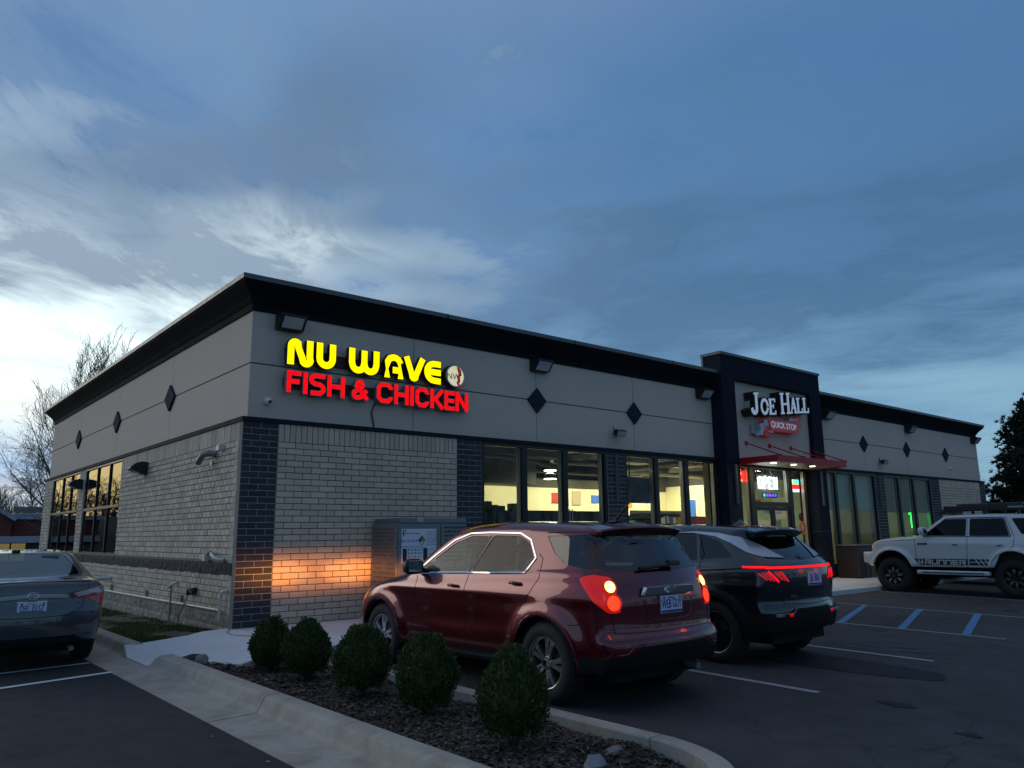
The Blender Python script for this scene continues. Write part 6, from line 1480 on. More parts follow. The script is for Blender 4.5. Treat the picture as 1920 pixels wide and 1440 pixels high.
c.region('quarter_window', round_poly([(-1.37,1.76),(-1.92,1.76),(-2.04,1.40),(-1.56,1.40)], .04), 'side', M_TINT, off=-.006)
c.region('windscreen', round_poly([(-.66,1.42),(.66,1.42),(.58,1.80),(-.58,1.80)], .04), 'front', M_TINT, off=-.006, mind=.03)
M_HLW = principled('headlamp_lens', (.55,.50,.40), .1, coat=1., emis=(1,.45,.2), estr=.5)
c.region('headlight', round_poly([(.50,1.06),(.86,1.06),(.80,1.235),(.52,1.235)], .03), 'front', M_HLW, off=.005, mind=.15); c.region('headlight', round_poly([(-.86,1.06),(-.50,1.06),(-.52,1.235),(-.80,1.235)], .03), 'front', M_HLW, off=.005, mind=.15)
c.region('side_marker', round_poly([(1.83,1.05),(1.97,1.05),(1.95,1.23),(1.86,1.22)], .02), 'side', principled('amber_marker', (.35,.08,.02), .15, coat=1., emis=(1,.2,.05), estr=.35), off=.005, mind=.1)
c.region('grille', round_poly([(-.46,1.06),(.46,1.06),(.46,1.22),(-.46,1.22)], .03), 'front', M_BLACK, off=-.008, mind=.2)
c.finish(); c.add_wheels(.425, .235, .30, 'mud', M_RIMB, [M_RIMB, M_CHROME], M_RIMB); c.arch_lips(.055,.022,M_WHT,'fender_flare')
c.strip('window_seal', round_poly([(.58,1.355),(-1.345,1.345),(-1.22,1.785),(.02,1.785)], .04), 'side', .022, .003, M_BLACK, closed=True)
c.strip('panel_gap', [(.74,.63),(.76,1.34),(.62,1.44)], 'side', .011); c.strip('panel_gap', [(-.375,.62),(-.43,1.3),(-.445,1.78)], 'side', .011); c.strip('panel_gap', [(-.95,.64),(-1.1,.93),(-1.38,1.14),(-1.41,1.34),(-1.25,1.82)], 'side', .011); c.strip('panel_gap', [(.76,1.28),(1.4,1.25),(1.85,1.2)], 'side', .011)
# black side stripe decal with lettering cut as white shapes
ds_ = empty('side_decal'); ds_.parent = c.root
l0, n0 = c.hit('side', .2, .76); xd = l0.x-.010
q = MB(); q.prism([(.82,.83),(-.40,.84),(-.40,.695),(.66,.68)], 'x', xd-.0, xd+.004); q.prism([(-.43,.84),(-.97,.84),(-.97,.70),(-.43,.70)], 'x', xd, xd+.004); q.build('decal_band', M_BLACK, ds_)
def dl(strokes, y): 
    q = MB()
    for j, st in enumerate(strokes):
        pts = [(-(y-u), v_) for u, v_ in st]
        M = Matrix(((0,1,0,xd-.0035),(-1,0,0,0),(0,0,1,.70),(0,0,0,1))); q.stroke([(-(y-u), v_) for u, v_ in st], .026, -.0006*j, .003, M=M)
    q.build('decal_letter', M_WHT, ds_)
lh = .115
DL = {'4': [[(.0,lh),(.0,.045),(.10,.045)],[(.075,lh),(.075,0)]], 'R': [[(.0,0),(.0,lh-.012),(.11,lh-.012),(.11,.055),(.03,.055)],[(.06,.05),(.115,.0)]], 'U': [[(.0,lh),(.0,.013),(.11,.013),(.11,lh)]], 'N': [[(.0,0),(.0,lh-.013),(.11,lh-.013),(.11,0)]], 'E': [[(.12,lh-.013),(.0,lh-.013),(.0,.013),(.12,.013)],[(.0,.057),(.11,.057)]]}
yy0 = .70
for ch in '4RUNNER': dl(DL[ch], yy0); yy0 -= .155
q = MB()
for k in range(4): q.prism([(-.55-.1*k,.843),(-.575-.1*k,.843),(-.665-.1*k,.697),(-.64-.1*k,.697)], 'x', xd-.004, xd-.001)
q.prism([(-.43,.777),(-.97,.777),(-.97,.762),(-.43,.762)], 'x', xd-.0035, xd-.001); q.build('decal_slashes', M_WHT, ds_)
for sg in (-1,1): q = MB(); q.bbox(sg*.90-.075, sg*.90+.075, -.86, .74, .47, .565, .02); st_ = q.build('side_step', M_WHT, c.root); q = MB(); q.bbox(sg*.978-.004, sg*.978+.004, -.75, .62, .505, .53, .003); q.build('step_strip', M_BLACK, st_)
q = MB()
for y in (.5,-.6): q.box(-.8,.8,y-.03,y+.03,.52,.60); q.build('step_bracket', M_BLACK, c.root); q = MB()
for y, z in ((.10-.26,1.165),(-1.10,1.155)):
    q = MB(); x = c.hit('side', y, z)[0].x; q.bbox(x-.012, x+.02, y-.09, y+.09, z-.035, z+.035, .01); hd = q.build('door_handle', M_WHT, c.root); q = MB(); q.box(x-.0135, x-.0122, y-.06, y+.05, z-.012, z+.012); q.build('handle_recess', M_BLACK, hd)
x = c.hit('side', .6, 1.18)[0].x; q = MB(); q.bbox(x-.01, x+.01, .47, .70, 1.16, 1.205, .008); q.build('wing_vent', M_BLACK, c.root)
c.mirror(.50, 1.44, M_WHT, 1.15)
rk = MB()
for x in (-.62,.62): rk.bbox(x-.03,x+.03,-1.75,.05,1.965,2.07,.01)
for y in np.linspace(-1.7,0,9): rk.box(-.62,.62,y-.03,y+.03,2.02,2.045)
rk.bbox(-.66,.66,.02,.09,1.96,2.07,.01); rk.prism([(.10,1.90),(.28,1.88),(.10,2.03)], 'x', -.55, .55)
for y in (-1.5,-.8,-.1):
    for x in (-.62,.62): rk.box(x-.02,x+.02,y-.03,y+.03,1.86,1.97)
rk.bbox(-.64,-.30,-1.6,-.2,2.03,2.12,.02); rk.build('roof_rack', M_BLACK, c.root); q = MB(); q.box(-.655,-.651,-1.62,-1.30,2.0,2.04); q.build('rack_label', principled('grey_rack_label', (.3,.3,.3), .6), c.root)
q = MB(); q.bbox(-.70,.70,2.02,2.16,.70,.98,.03); q.build('front_bumper', M_WHT, c.root)
c.cabin(-1.8, .6, 1.27, [(-.36,.0,.5,.4),(.36,.0,.5,.4)], zlow=.62)
q = MB(); q.box(-.35,.35,-2.0,1.95,.45,.66); q.cyl((-.7,-1.34,.42),(.7,-1.34,.42),.05); q.cyl((-.7,1.34,.42),(.7,1.34,.42),.04); q.build('underbody', M_LINER, c.root)
d = bpy.data.lights.new('headlamp_light', 'SPOT'); d.energy = 45; d.color = (1,.50,.20); d.spot_size = R(60); d.spot_blend = 1.; d.shadow_soft_size = .05
o = bpy.data.objects.new('headlamp_light', d); COL.objects.link(o); o.location = (15.75,-2.2,.62); o.rotation_euler = (R(86),0,R(-52)); o.scale = (1,.5,1)
# ---- grey saloon -----------------------------------------------------------------
M_GREYC = carpaint('slate_grey_metallic_paint', (.048,.058,.068), .5, .34)
ca_prof = [(-2.32,.22),(-2.40,.34),(-2.415,.55),(-2.40,.70),(-2.375,.82),(-2.36,.98),(-2.345,1.055),(-2.25,1.085),(-1.95,1.10),(-1.80,1.105),(-1.05,1.385),(-.9,1.425),(-.2,1.46),(.3,1.44),(1.10,1.02),(1.3,.98),(1.9,.88),(2.25,.76),(2.33,.60),(2.33,.40),(2.25,.24)]
cas = dict(prof=ca_prof, prof_y=(-2.4,2.33), hw=.91, bow_r=.22, bow_f=.28, crown=.04, tumble=.46, belt=lambda y: 1.02-.02*y, step=.008, paint=M_GREYC, arch=.37, flare=.012,
           wheels=[(-1.39,.325),(1.39,.325)], ds=.042, k=.085, creasez=.86, crease=.012, taper=.10, skelz=.62)
c = Car('parked_car', (-2.85,1.44,-.20), 'slate grey saloon car at the left edge, seen from behind, on the black drive', 'car', cas)
c.arches()
c.region('door', round_poly([(-.35,.30),(-.32,1.0),(-.45,1.36),(-1.0,1.34),(-1.45,1.10),(-1.35,.90),(-1.0,.62),(-.95,.30)], .03), 'side', M_GREYC); c.region('door', round_poly([(.70,.30),(.72,1.0),(.1,1.38),(-.43,1.37),(-.31,1.0),(-.34,.30)], .03), 'side', M_GREYC)
c.region('side_window', round_poly([(-.40,1.05),(-1.35,1.07),(-1.02,1.30),(-.50,1.36)], .03), 'side', M_CGD, off=-.006); c.region('side_window', round_poly([(.65,1.03),(-.33,1.05),(-.42,1.36),(.05,1.34)], .03), 'side', M_CGD, off=-.006)
c.region('rear_window', round_poly([(-.66,1.125),(0,1.115),(.66,1.125),(.54,1.39),(0,1.405),(-.54,1.39)], .06), 'rear', glass('saloon_rear_glass', (.22,.27,.30), ior=1.7, boost=1.3), off=-.005, mind=.02)
c.region('windscreen', round_poly([(-.68,1.04),(.68,1.04),(.56,1.40),(-.56,1.40)], .05), 'front', M_CGL, off=-.006, mind=.02)
M_TL1 = principled('saloon_red_lens', (.33,.012,.02), .12, coat=1.); M_TL2 = principled('saloon_clear_lens', (.42,.36,.38), .15, .3, coat=1.)
c.region('tail_light', round_poly([(.72,.795),(.60,.99),(.93,.985),(1.04,.93),(.92,.86),(.80,.77)][::-1], .01) if False else round_poly([(.52,.80),(.50,.985),(.62,1.01),(1.07,.90),(1.04,.865),(.90,.865),(.72,.76),(.60,.74)], .02), 'diag', M_TL1, off=.006, mind=.1)
c.region('bumper_lower', [(-.95,.1),(.95,.1),(.95,.30),(.62,.34),(.50,.41),(-.50,.41),(-.62,.34),(-.95,.30)], 'rear', M_CLAD, mind=.2)
c.finish(); c.add_wheels(.325, .21, .215, 'sedan', M_RIMS); c.arch_lips(.025,.004)
for sg in (1,-1):
    tl_ = c.parts['tail_light'][0 if sg == 1 else -1]
    c.strip('clear_lens', [(.60,.925),(.80,.93),(1.0,.895)], 'diag', .055, .003, M_TL2, sgns=(sg,), off=.008, parent=tl_); c.strip('lens_rim', [(.545,.82),(.54,.97),(.63,.985),(1.03,.905)], 'diag', .014, .004, M_TL2, sgns=(sg,), off=.008, parent=tl_)
c.strip('chrome_garnish', [(-.40,.875),(-.15,.892),(0,.897),(.15,.892),(.40,.875)], 'rear', .055, .008, principled('grey_garnish', (.22,.25,.28), .3, .7), sgns=(1,)); c.strip('panel_gap', [(-.62,1.05),(-.63,.98),(-.56,.74),(-.40,.655),(0,.645),(.40,.655),(.56,.74),(.63,.98),(.62,1.05)], 'rear', sgns=(1,))
c.strip('trunk_edge', [(-.66,1.055),(0,1.072),(.66,1.055)], 'rear', .018, .010, M_GREYC, sgns=(1,)); c.strip('panel_gap', [(-2.2,.70),(-1.95,.665),(-1.78,.64)], 'side', .006)
c.plate(0, .755, 'DFL 0157', y=c.hit('rear', 0, .80)[0].y-.012)
l, n = c.hit('rear', 0, .905); q = MB(); q.lathe([(.050,0),(.055,.008),(.060,0)], (0,0,0), 'z', 26); q.lathe([(.018,0),(.022,.008),(.026,0)], (0,0,0), 'z', 20); q.tube([(-.05,.012,.004),(0,.026,.008),(.05,.012,.004)], .006, 5)
o = q.build('oval_badge', M_CHROME, c.root); o.matrix_local = Matrix.Translation(l+n*.014) @ n.to_track_quat('Z','Y').to_matrix().to_4x4(); o.scale = (1.05,.75,1)
text_mesh('badge_lettering', 'XLE', .04, M_CHROME, c.root, TM(.50, c.hit('rear', .50, .80)[0].y-.005, .80), sx=1.2); text_mesh('badge_lettering', 'HYBRID', .028, M_CHROME, c.root, TM(.46, c.hit('rear', .46, .72)[0].y-.005, .71), sx=1.2)
q = MB(); q.bbox(-.08,.02,-.93,-.83,1.415,1.455,.01); q.build('roof_aerial', M_BLACK, c.root)
q = MB(); q.tube([(.48,-2.36,.24),(.48,-2.1,.26)], .03, 10); q.build('exhaust', M_STEEL, c.root)
c.mirror(.62, 1.06, M_GREYC); c.cabin(-1.55, .8, .98, [(-.36,.0,.5,.42),(.36,.0,.5,.42),(0,-.95,1.2,.34)], zlow=.25); c.underbody(.20)
q = MB(); q.box(-.55,.55,-1.95,-1.35,.95,1.07); q.build('parcel_shelf', M_INT, c.root)
# ---- dark car beyond the white one: seen only under and past it -------------------------
CA_ROOT = c.root
dk = copy_tree(CA_ROOT); dk.location = (19.9,-3.9,-.13); dk['label'] = 'dark car mostly hidden behind the white off-road car'
dk['category'] = 'car'
for ch in dk.children:
    if ch.type == 'MESH':
        for i, m_ in enumerate(ch.data.materials):
            if m_ is M_GREYC:
                ch.data = ch.data.copy(); ch.data.materials[i] = M_BLKP
for ch in list(dk.children):
    if ch.name.startswith(('number_plate','badge_lettering')):
        for g_ in list(ch.children): bpy.data.objects.remove(g_)
        bpy.data.objects.remove(ch)
# ------------------------------------------------------------------ mulch bed, shrubs, rocks
M_SOIL = principled('bark_mulch_soil', (.040,.030,.024), .95, bump=1., bump_scale=120., noise_amt=.5, noise_scale=60.)
M_CHIP = brick_mat('bark_chip', (.085,.062,.048), .8, bumpy=.6); M_CHIPL = brick_mat('pale_wood_chip', (.26,.21,.17), .35, bumpy=.4)
def in_bed(x, y):
    if not (-1.34 < x < -.07): return False
    if y < -8.4: return ((x+.70)/.62)**2+((y+8.4)/.87)**2 < 1
    ylim = -1.55 if x < -1.0 else -2.3 if x < -.85 else -2.82
    return y < ylim
def bed_z(x, y): return -.135+.045*mnoise.noise(Vector((x*2.1, y*1.7, 0)))+.018*mnoise.noise(Vector((x*9, y*9, 3)))-.03*max(0, -8.2-y)
nx, ny = 34, 190; V = []; F_ = []
for j in range(ny+1):
    for i in range(nx+1): x = -1.40+1.36*i/nx; y = -9.38+7.95*j/ny; V.append((x, y, bed_z(x, y) if (y < -2.80 or x < -.8) else -.26))
for j in range(ny):
    for i in range(nx): F_.append((j*(nx+1)+i, j*(nx+1)+i+1, (j+1)*(nx+1)+i+1, (j+1)*(nx+1)+i))
bed = bigmesh('planting_bed_soil', V, F_, M_SOIL, smooth=True); tag(bed, kind='structure')
rg = random.Random(3)
for nm, mt, cnt, smin, smax, lab in (('bark_mulch', M_CHIP, 15000, .010, .032, 'dark shredded bark mulch covering the planting bed'), ('pale_wood_chips', M_CHIPL, 1100, .006, .018, 'pale wood chips and gravel scattered over the mulch')):
    V = []; F_ = []
    while len(V) < cnt*4:
        x, y = rg.uniform(-1.34,-.07), rg.uniform(-9.35,-1.5)
        if not in_bed(x, y): continue
        z = bed_z(x, y)+rg.uniform(0,.016); l_ = rg.uniform(smin, smax); w_ = l_*rg.uniform(.16,.45); a = rg.uniform(0, 6.28); t = rg.uniform(-.7,.7); t2 = rg.uniform(-.8,.8)
        ca_, sa_ = math.cos(a), math.sin(a); b_ = len(V)
        for (u, v_) in ((-l_,-w_),(l_,-w_*.6),(l_*.9,w_),(-l_*.8,w_*.8)): V.append((x+ca_*u-sa_*v_, y+sa_*u+ca_*v_, z+u*math.sin(t)*.6+v_*math.sin(t2)+.004))
        F_.append((b_, b_+1, b_+2, b_+3))
    tag(bigmesh(nm, V, F_, mt), lab, None, None, 'stuff')
def leafmat(name, c, var, c2=None):
    m = principled(name, c, .7); t = NT(m.node_tree); b = m.node_tree.nodes['Principled BSDF']; g = t.new('ShaderNodeNewGeometry'); tcn = t.new('ShaderNodeTexCoord')
    col = t.mix(g.outputs['Random Per Island'], tuple(x*(1-var) for x in c), tuple(x*(1+var) for x in c))
    if c2: col = t.mix(t.rng(t.noise(5., 4, .6, tcn.outputs['Object']), .5, .66, 0, .7), col, c2)
    t.put(b.inputs['Base Color'], col); b.inputs['Specular IOR Level'].default_value = .25; return m
M_THUJA = leafmat('arborvitae_foliage', (.048,.078,.022), .6, (.105,.075,.030)); M_TWIG = principled('dark_twig', (.05,.038,.03), .9)
def shrub(x, y, rad, ht, seed, label):
    g = random.Random(seed); root = empty('round_shrub', (x, y, bed_z(x, y)-.01), 0, label, 'shrub', 'clipped evergreen shrubs in the mulch bed')
    tw = MB()
    for k in range(9): a = g.uniform(0, 6.28); tw.tube([(0,0,-.02),(math.cos(a)*.06,math.sin(a)*.06,.12),(math.cos(a)*rad*.6,math.sin(a)*rad*.6,ht*.5)], .012, 5, rf=lambda t: .014-.010*t)
    tw.build('stem', M_TWIG, root)
    # inner dark mass with an uneven surface
    v = []; n1, n2 = 22, 14; nz_ = Vector((seed*7.7,0,0))
    for j in range(n2+1):
        for i in range(n1):
            th = math.pi*j/n2; ph = 2*math.pi*i/n1; d = Vector((math.sin(th)*math.cos(ph), math.sin(th)*math.sin(ph), math.cos(th)))
            k = .82*(1+.15*mnoise.noise(d*2.6+nz_)); egg = 1-.22*max(0, d.z)-.10*max(0, -d.z); v.append((d.x*rad*k*egg, d.y*rad*k*egg, ht*.50+d.z*ht*.50*k))
    q = MB(); q.add(v, [(j*n1+i, j*n1+(i+1)%n1, (j+1)*n1+(i+1)%n1, (j+1)*n1+i) for j in range(n2) for i in range(n1)], 0, True); q.build('inner_foliage', M_THUJA, root)
    # flat fan sprays
    V = []; F_ = []
    for _ in range(9500):
        d = Vector((g.gauss(0,1), g.gauss(0,1), g.gauss(0,1))).normalized()
        if d.z < -.75: d.z = -d.z*.3
        k = (1+.15*mnoise.noise(d*2.6+nz_)+.07*mnoise.noise(d*7+nz_))*g.uniform(.82,1.04)*(1.0 if g.random() > .012 else 1.12); egg = 1-.22*max(0, d.z)-.10*max(0, -d.z)
        p = Vector((d.x*rad*k*egg, d.y*rad*k*egg, ht*.50+d.z*ht*.49*k)); o_ = (d*.7+Vector((g.gauss(0,.35), g.gauss(0,.35), g.gauss(.85,.3)))).normalized()
        side = o_.cross(Vector((g.gauss(0,1), g.gauss(0,1), g.gauss(0,1)))).normalized(); L_ = g.uniform(.018,.040); W1 = L_*g.uniform(.16,.30)
        b_ = len(V); V += [tuple(p-side*W1*.25), tuple(p+o_*L_*.5-side*W1), tuple(p+o_*L_), tuple(p+o_*L_*.5+side*W1)]; F_.append((b_, b_+1, b_+2, b_+3))
    bigmesh('foliage', V, F_, M_THUJA, root, kind='stuff')
for args in ((-.74,-3.25,.235,.62,1,'farthest of the five clipped shrubs, on the left of the row by the ramp'),(-.76,-4.22,.25,.62,2,'second shrub from the ramp, with a tufted uneven top'),(-.68,-5.30,.275,.66,3,'middle shrub of five, before the front wheel of the maroon car'),(-.66,-6.40,.262,.70,4,'fourth shrub from the ramp, in front of the doors of the maroon car'),(-.70,-7.62,.255,.715,5,'nearest and largest of the clipped shrubs, before the rear wheel of the maroon car')): shrub(*args)
M_ROCK = principled('grey_stone', (.22,.21,.20), .9, bump=.8, bump_scale=30., noise_amt=.4, noise_scale=12.)
def rock(x, y, z, sx, sy, sz, seed, lab, mat=M_ROCK, rz=0.):
    v = []; n1, n2 = 16, 10; nz_ = Vector((seed*3.3, 1, 2))
    for j in range(n2+1):
        for i in range(n1):
            th = math.pi*j/n2; ph = 2*math.pi*i/n1; d = Vector((math.sin(th)*math.cos(ph), math.sin(th)*math.sin(ph), math.cos(th))); k = 1+.35*mnoise.noise(d*1.4+nz_)+.1*mnoise.noise(d*4+nz_)
            v.append((d.x*sx*k, d.y*sy*k, d.z*sz*k))
    q = MB(); q.add(v, [(j*n1+i, j*n1+(i+1)%n1, (j+1)*n1+(i+1)%n1, (j+1)*n1+i) for j in range(n2) for i in range(n1)], 0, seed % 2 == 0); o = q.build('rock', mat); o.location = (x, y, z); o.rotation_euler = (0,0,rz); return tag(o, lab, 'rock')
rock(-1.18,-2.20,-.10,.085,.075,.09,2,'round pale rock behind the end of the kerb by the ramp'); rock(-.66,-8.42,-.11,.13,.075,.05,3,'blue-grey slab of stone leaning before the nearest shrub',principled('blue_grey_stone', (.16,.18,.21), .8, noise_amt=.3, noise_scale=10.),.8); rock(-.28,-8.25,-.13,.10,.05,.03,5,'small flat stone lying near the parking-side kerb')
rock(-.95,-2.45,-.16,.05,.06,.04,6,'small grey rock at the edge of the ramp slab'); rock(-1.05,-3.9,-.125,.035,.03,.025,7,'small pebble beside the second shrub')
# ------------------------------------------------------------------ lawn strip beside the building
def lawn_z(x, y): return -.075-.020*max(0, y)*.75-.02*(-x)+.02*mnoise.noise(Vector((x*2, y*2, 0)))
def lawn_mat():
    m = principled('patchy_lawn_soil', (.11,.085,.055), .95, bump=1., bump_scale=60., noise_amt=.3); t = NT(m.node_tree); b = m.node_tree.nodes['Principled BSDF']; tcn = t.new('ShaderNodeTexCoord'); v = tcn.outputs['Object']
    col = t.mix(t.rng(t.noise(9., 6, .7, v), .35, .65), (.055,.042,.028), (.17,.135,.09)); col = t.mix(t.rng(t.noise(1.1, 3, .6, v), .47, .60, 0, .75), col, (.022,.048,.010)); t.put(b.inputs['Base Color'], col); return m
V = []; nx, ny = 16, 150
for j in range(ny+1):
    for i in range(nx+1):
        x = -1.36+1.40*i/nx; y = -.45+17.6*j/ny; V.append((x, y, lawn_z(x, y) if y > -.22+(x+1.6)*.30 else -.10-.1*(x < -1.0)))
tag(bigmesh('lawn_ground', V, [(j*(nx+1)+i, j*(nx+1)+i+1, (j+1)*(nx+1)+i+1, (j+1)*(nx+1)+i) for j in range(ny) for i in range(nx)], lawn_mat(), smooth=True), kind='structure')
rg = random.Random(11); V = []; F_ = []; mi_ = []
for _ in range(42000):
    y = rg.uniform(0,1)**1.6*16.5+.05; x = rg.uniform(-1.33,-.03)
    if y < -.15+(x+1.6)*.30: continue
    den = .9*mnoise.noise(Vector((x*1.5+y*.5+3, y*.45-x*.8, 1)))+.35*mnoise.noise(Vector((x*5, y*4, 8)))+.02+.10*min(1, y/3)
    green = den > 0
    if not green and rg.random() > .30: continue
    h_ = rg.uniform(.015,.045)*(1.2 if green else .8); a = rg.uniform(0,6.28); w_ = rg.uniform(.0025,.005); lean = rg.uniform(0,1.1 if green else 2.2)*h_; z = lawn_z(x, y)-.002
    b_ = len(V); V += [(x-w_*math.cos(a), y-w_*math.sin(a), z), (x+w_*math.cos(a), y+w_*math.sin(a), z), (x+lean*math.sin(a), y-lean*math.cos(a), z+h_*(1 if green else .45))]; F_.append((b_, b_+1, b_+2)); mi_.append(0 if green else 1)
go = bigmesh('grass', V, F_, [leafmat('lawn_grass', (.040,.085,.018), .5), leafmat('dead_grass', (.16,.125,.075), .4)]); go.data.polygons.foreach_set('material_index', mi_); tag(go, 'thin patchy green and dead grass along the side wall', None, None, 'stuff')
# grass bank / verge beyond the building on the left
far = MB(); far.add([(-400,19,-.36),(400,34,-.36),(400,400,-.36),(-400,400,-.36)], [(0,1,2,3)]); tag(far.build('far_verge', principled('dull_winter_grass', (.045,.05,.028), .95, noise_amt=.4, noise_scale=.6)), kind='structure')

# ------------------------------------------------------------------ trees
M_BARK = principled('bare_tree_bark', (.13,.11,.095), .95, bump=.4, noise_amt=.3); M_BARK2 = principled('distant_bare_twigs', (.050,.045,.050), .95)
def bare_tree(name, loc, ht, seed, label, group=None, spread=1., depth=5, r0=None, mat=M_BARK, lean=0., parent_only=False, upward=.35, buds=0):
    g = random.Random(seed); segs = []; r0 = r0 or ht*.016
    def grow(p, d, L, r, lev):
        n = 4; q = p; 
        for i in range(n):
            d2 = (d+Vector((g.gauss(0,.10), g.gauss(0,.10), g.gauss(0,.06)))*(1+.25*lev)+Vector((0,0,upward*.10))).normalized(); q2 = q+d2*L/n; ra, rb = r*(1-.55*i/n), r*(1-.55*(i+1)/n)
            segs.append((q, q2, ra, rb, lev)); q, d = q2, d2
            if lev < depth and i >= (1 if lev == 0 else 0):
                for _ in range(g.choice((1,1,2)) if lev else 2):
                    ax = d.cross(Vector((g.gauss(0,1), g.gauss(0,1), g.gauss(0,1)))).normalized(); ang = g.uniform(.35,.85)*spread; nd = (Matrix.Rotation(ang, 3, ax) @ d).normalized()
                    grow(q, nd, L*g.uniform(.42,.66), rb*g.uniform(.45,.62), lev+1)
        if lev < depth: grow(q, d, L*.55, r*.42, lev+1)
    grow(Vector((0,0,0)), Vector((lean,0,1)).normalized(), ht*.42, r0, 0)
    root = empty(name, loc, 0, label, 'tree', group)
    for nm, sel in (('trunk', lambda l: l <= 1), ('branches', lambda l: l > 1)):
        V = []; F_ = []
        for (a, b, ra, rb, lv) in segs:
            if not sel(lv): continue
            k = 6 if lv <= 1 else 3; d = (b-a).normalized(); u = d.orthogonal().normalized(); w_ = d.cross(u); base_ = len(V); ra = max(ra, ht*.0006); rb = max(rb, ht*.0005)
            for (c_, r_) in ((a, ra), (b, rb)):
                for i in range(k): t = 2*math.pi*i/k; V.append(c_+(u*math.cos(t)+w_*math.sin(t))*r_)
            for i in range(k): F_.append((base_+i, base_+(i+1) % k, base_+k+(i+1) % k, base_+k+i))
        bigmesh(nm, np.array([tuple(v) for v in V]), F_, mat, root)
    return root
# direction helper: place things by bearing from the camera position and distance (metres)
def at(bx, by, dist):
    d = Vector((bx, by, 0)).normalized()*dist; return (CAMP.x+d.x, CAMP.y+d.y)
x, y = at(.240, 1.11, 42); bare_tree('bare_tree', (x, y, -.4), 13.8, 5, 'tall bare tree rising behind the left end of the roof', depth=4, spread=.75, upward=1.0, r0=.16)
x, y = at(.190, 1.155, 34); bare_tree('bare_tree', (x, y, -.4), 8.6, 8, 'bare spreading tree left of the far corner of the building', depth=4, spread=1.1, r0=.13)
x, y = at(.105, 1.2, 38); bare_tree('bare_tree', (x, y, -.4), 6.0, 12, 'low bare tree at the left edge with a drooping branch', depth=4, spread=1.2)
# distant wood, seen as one mass: many small bare trees merged
def wood(name, pts, seed, label, h0, h1):
    g = random.Random(seed); V = []; F_ = []
    for (x, y) in pts:
        h_ = g.uniform(h0, h1); stack = [(Vector((x, y, -.4)), Vector((g.gauss(0,.05), g.gauss(0,.05), 1)).normalized(), h_*.5, h_*.012, 0)]
        while stack:
            p, d, L, r, lv = stack.pop(); q = p+d*L; u = d.orthogonal().normalized()*r; w_ = d.cross(u); b_ = len(V)
            V += [p+u, p+w_-u*.5, p-w_-u*.5, q+u*.4, q+(w_-u*.5)*.4, q-(w_+u*.5)*.4]; F_ += [(b_,b_+1,b_+4,b_+3),(b_+1,b_+2,b_+5,b_+4),(b_+2,b_,b_+3,b_+5)]
            if lv < 4:
                for k in range(3 if lv else 5):
                    t = g.uniform(.4,1.); nd = (d+Vector((g.gauss(0,.5), g.gauss(0,.5), g.gauss(.15,.3)))).normalized(); stack.append((p+d*L*t, nd, L*g.uniform(.45,.62), max(r*.5, h_*.0013), lv+1))
    tag(bigmesh(name, np.array([tuple(v) for v in V]), F_, M_BARK2), label, None, None, 'stuff')
pts = []; g = random.Random(2)
for k in range(120): b_ = R(g.uniform(78, 100)); dd = g.uniform(95, 130); pts.append((CAMP.x+math.cos(b_)*dd, CAMP.y+math.sin(b_)*dd))
wood('bare_wood', pts, 4, 'distant mass of bare trees behind the red brick building', 8, 11.5)
pts = []
for k in range(95): b_ = R(g.uniform(97, 122)); dd = g.uniform(60, 95); pts.append((CAMP.x+math.cos(b_)*dd, CAMP.y+math.sin(b_)*dd))
wood('bare_wood', pts, 9, 'bare trees beyond the left edge, mirrored in the side windows', 7, 10)
pts = []  # thicket added out of view, keeps reflections in the lower side panes dark
for k in range(420): b_ = R(g.uniform(95, 125)); dd = g.uniform(48, 62); pts.append((CAMP.x+math.cos(b_)*dd, CAMP.y+math.sin(b_)*dd))
wood('thicket', pts, 14, 'low dense thicket added out of view to darken the side window reflections', 3.0, 4.2)
pts = []
for k in range(260): b_ = R(g.uniform(-170, -10)); dd = g.uniform(60, 80); pts.append((CAMP.x+math.cos(b_)*dd, CAMP.y+math.sin(b_)*dd))
wood('bare_wood', pts, 10, 'bare trees across the road behind the viewer', 8, 13)
x, y = at(1.095, .385, 62); bare_tree('bare_tree', (x, y, -.3), 6.4, 21, 'small bare tree showing between the right end of the shop and the pine', depth=4, mat=M_BARK2)
V = []; n_ = 60  # bank added out of view to darken the low side window reflections
for i in range(n_+1):
    b_ = R(89+42*i/n_); 
    for dd, hh in ((62,-.4),(74,3.2+.6*mnoise.noise(Vector((i*.25,0,0)))),(110,2.4)): V.append((CAMP.x+math.cos(b_)*dd, CAMP.y+math.sin(b_)*dd, hh*min(1, i/4, (n_-i)/4) if hh > 0 else hh))
tag(bigmesh('added_unseen_bank', V, [(3*i+j, 3*i+j+3, 3*i+j+4, 3*i+j+1) for i in range(n_) for j in range(2)], principled('added_dark_bank', (.02,.022,.016), .95, noise_amt=.5, noise_scale=1.)), kind='structure')
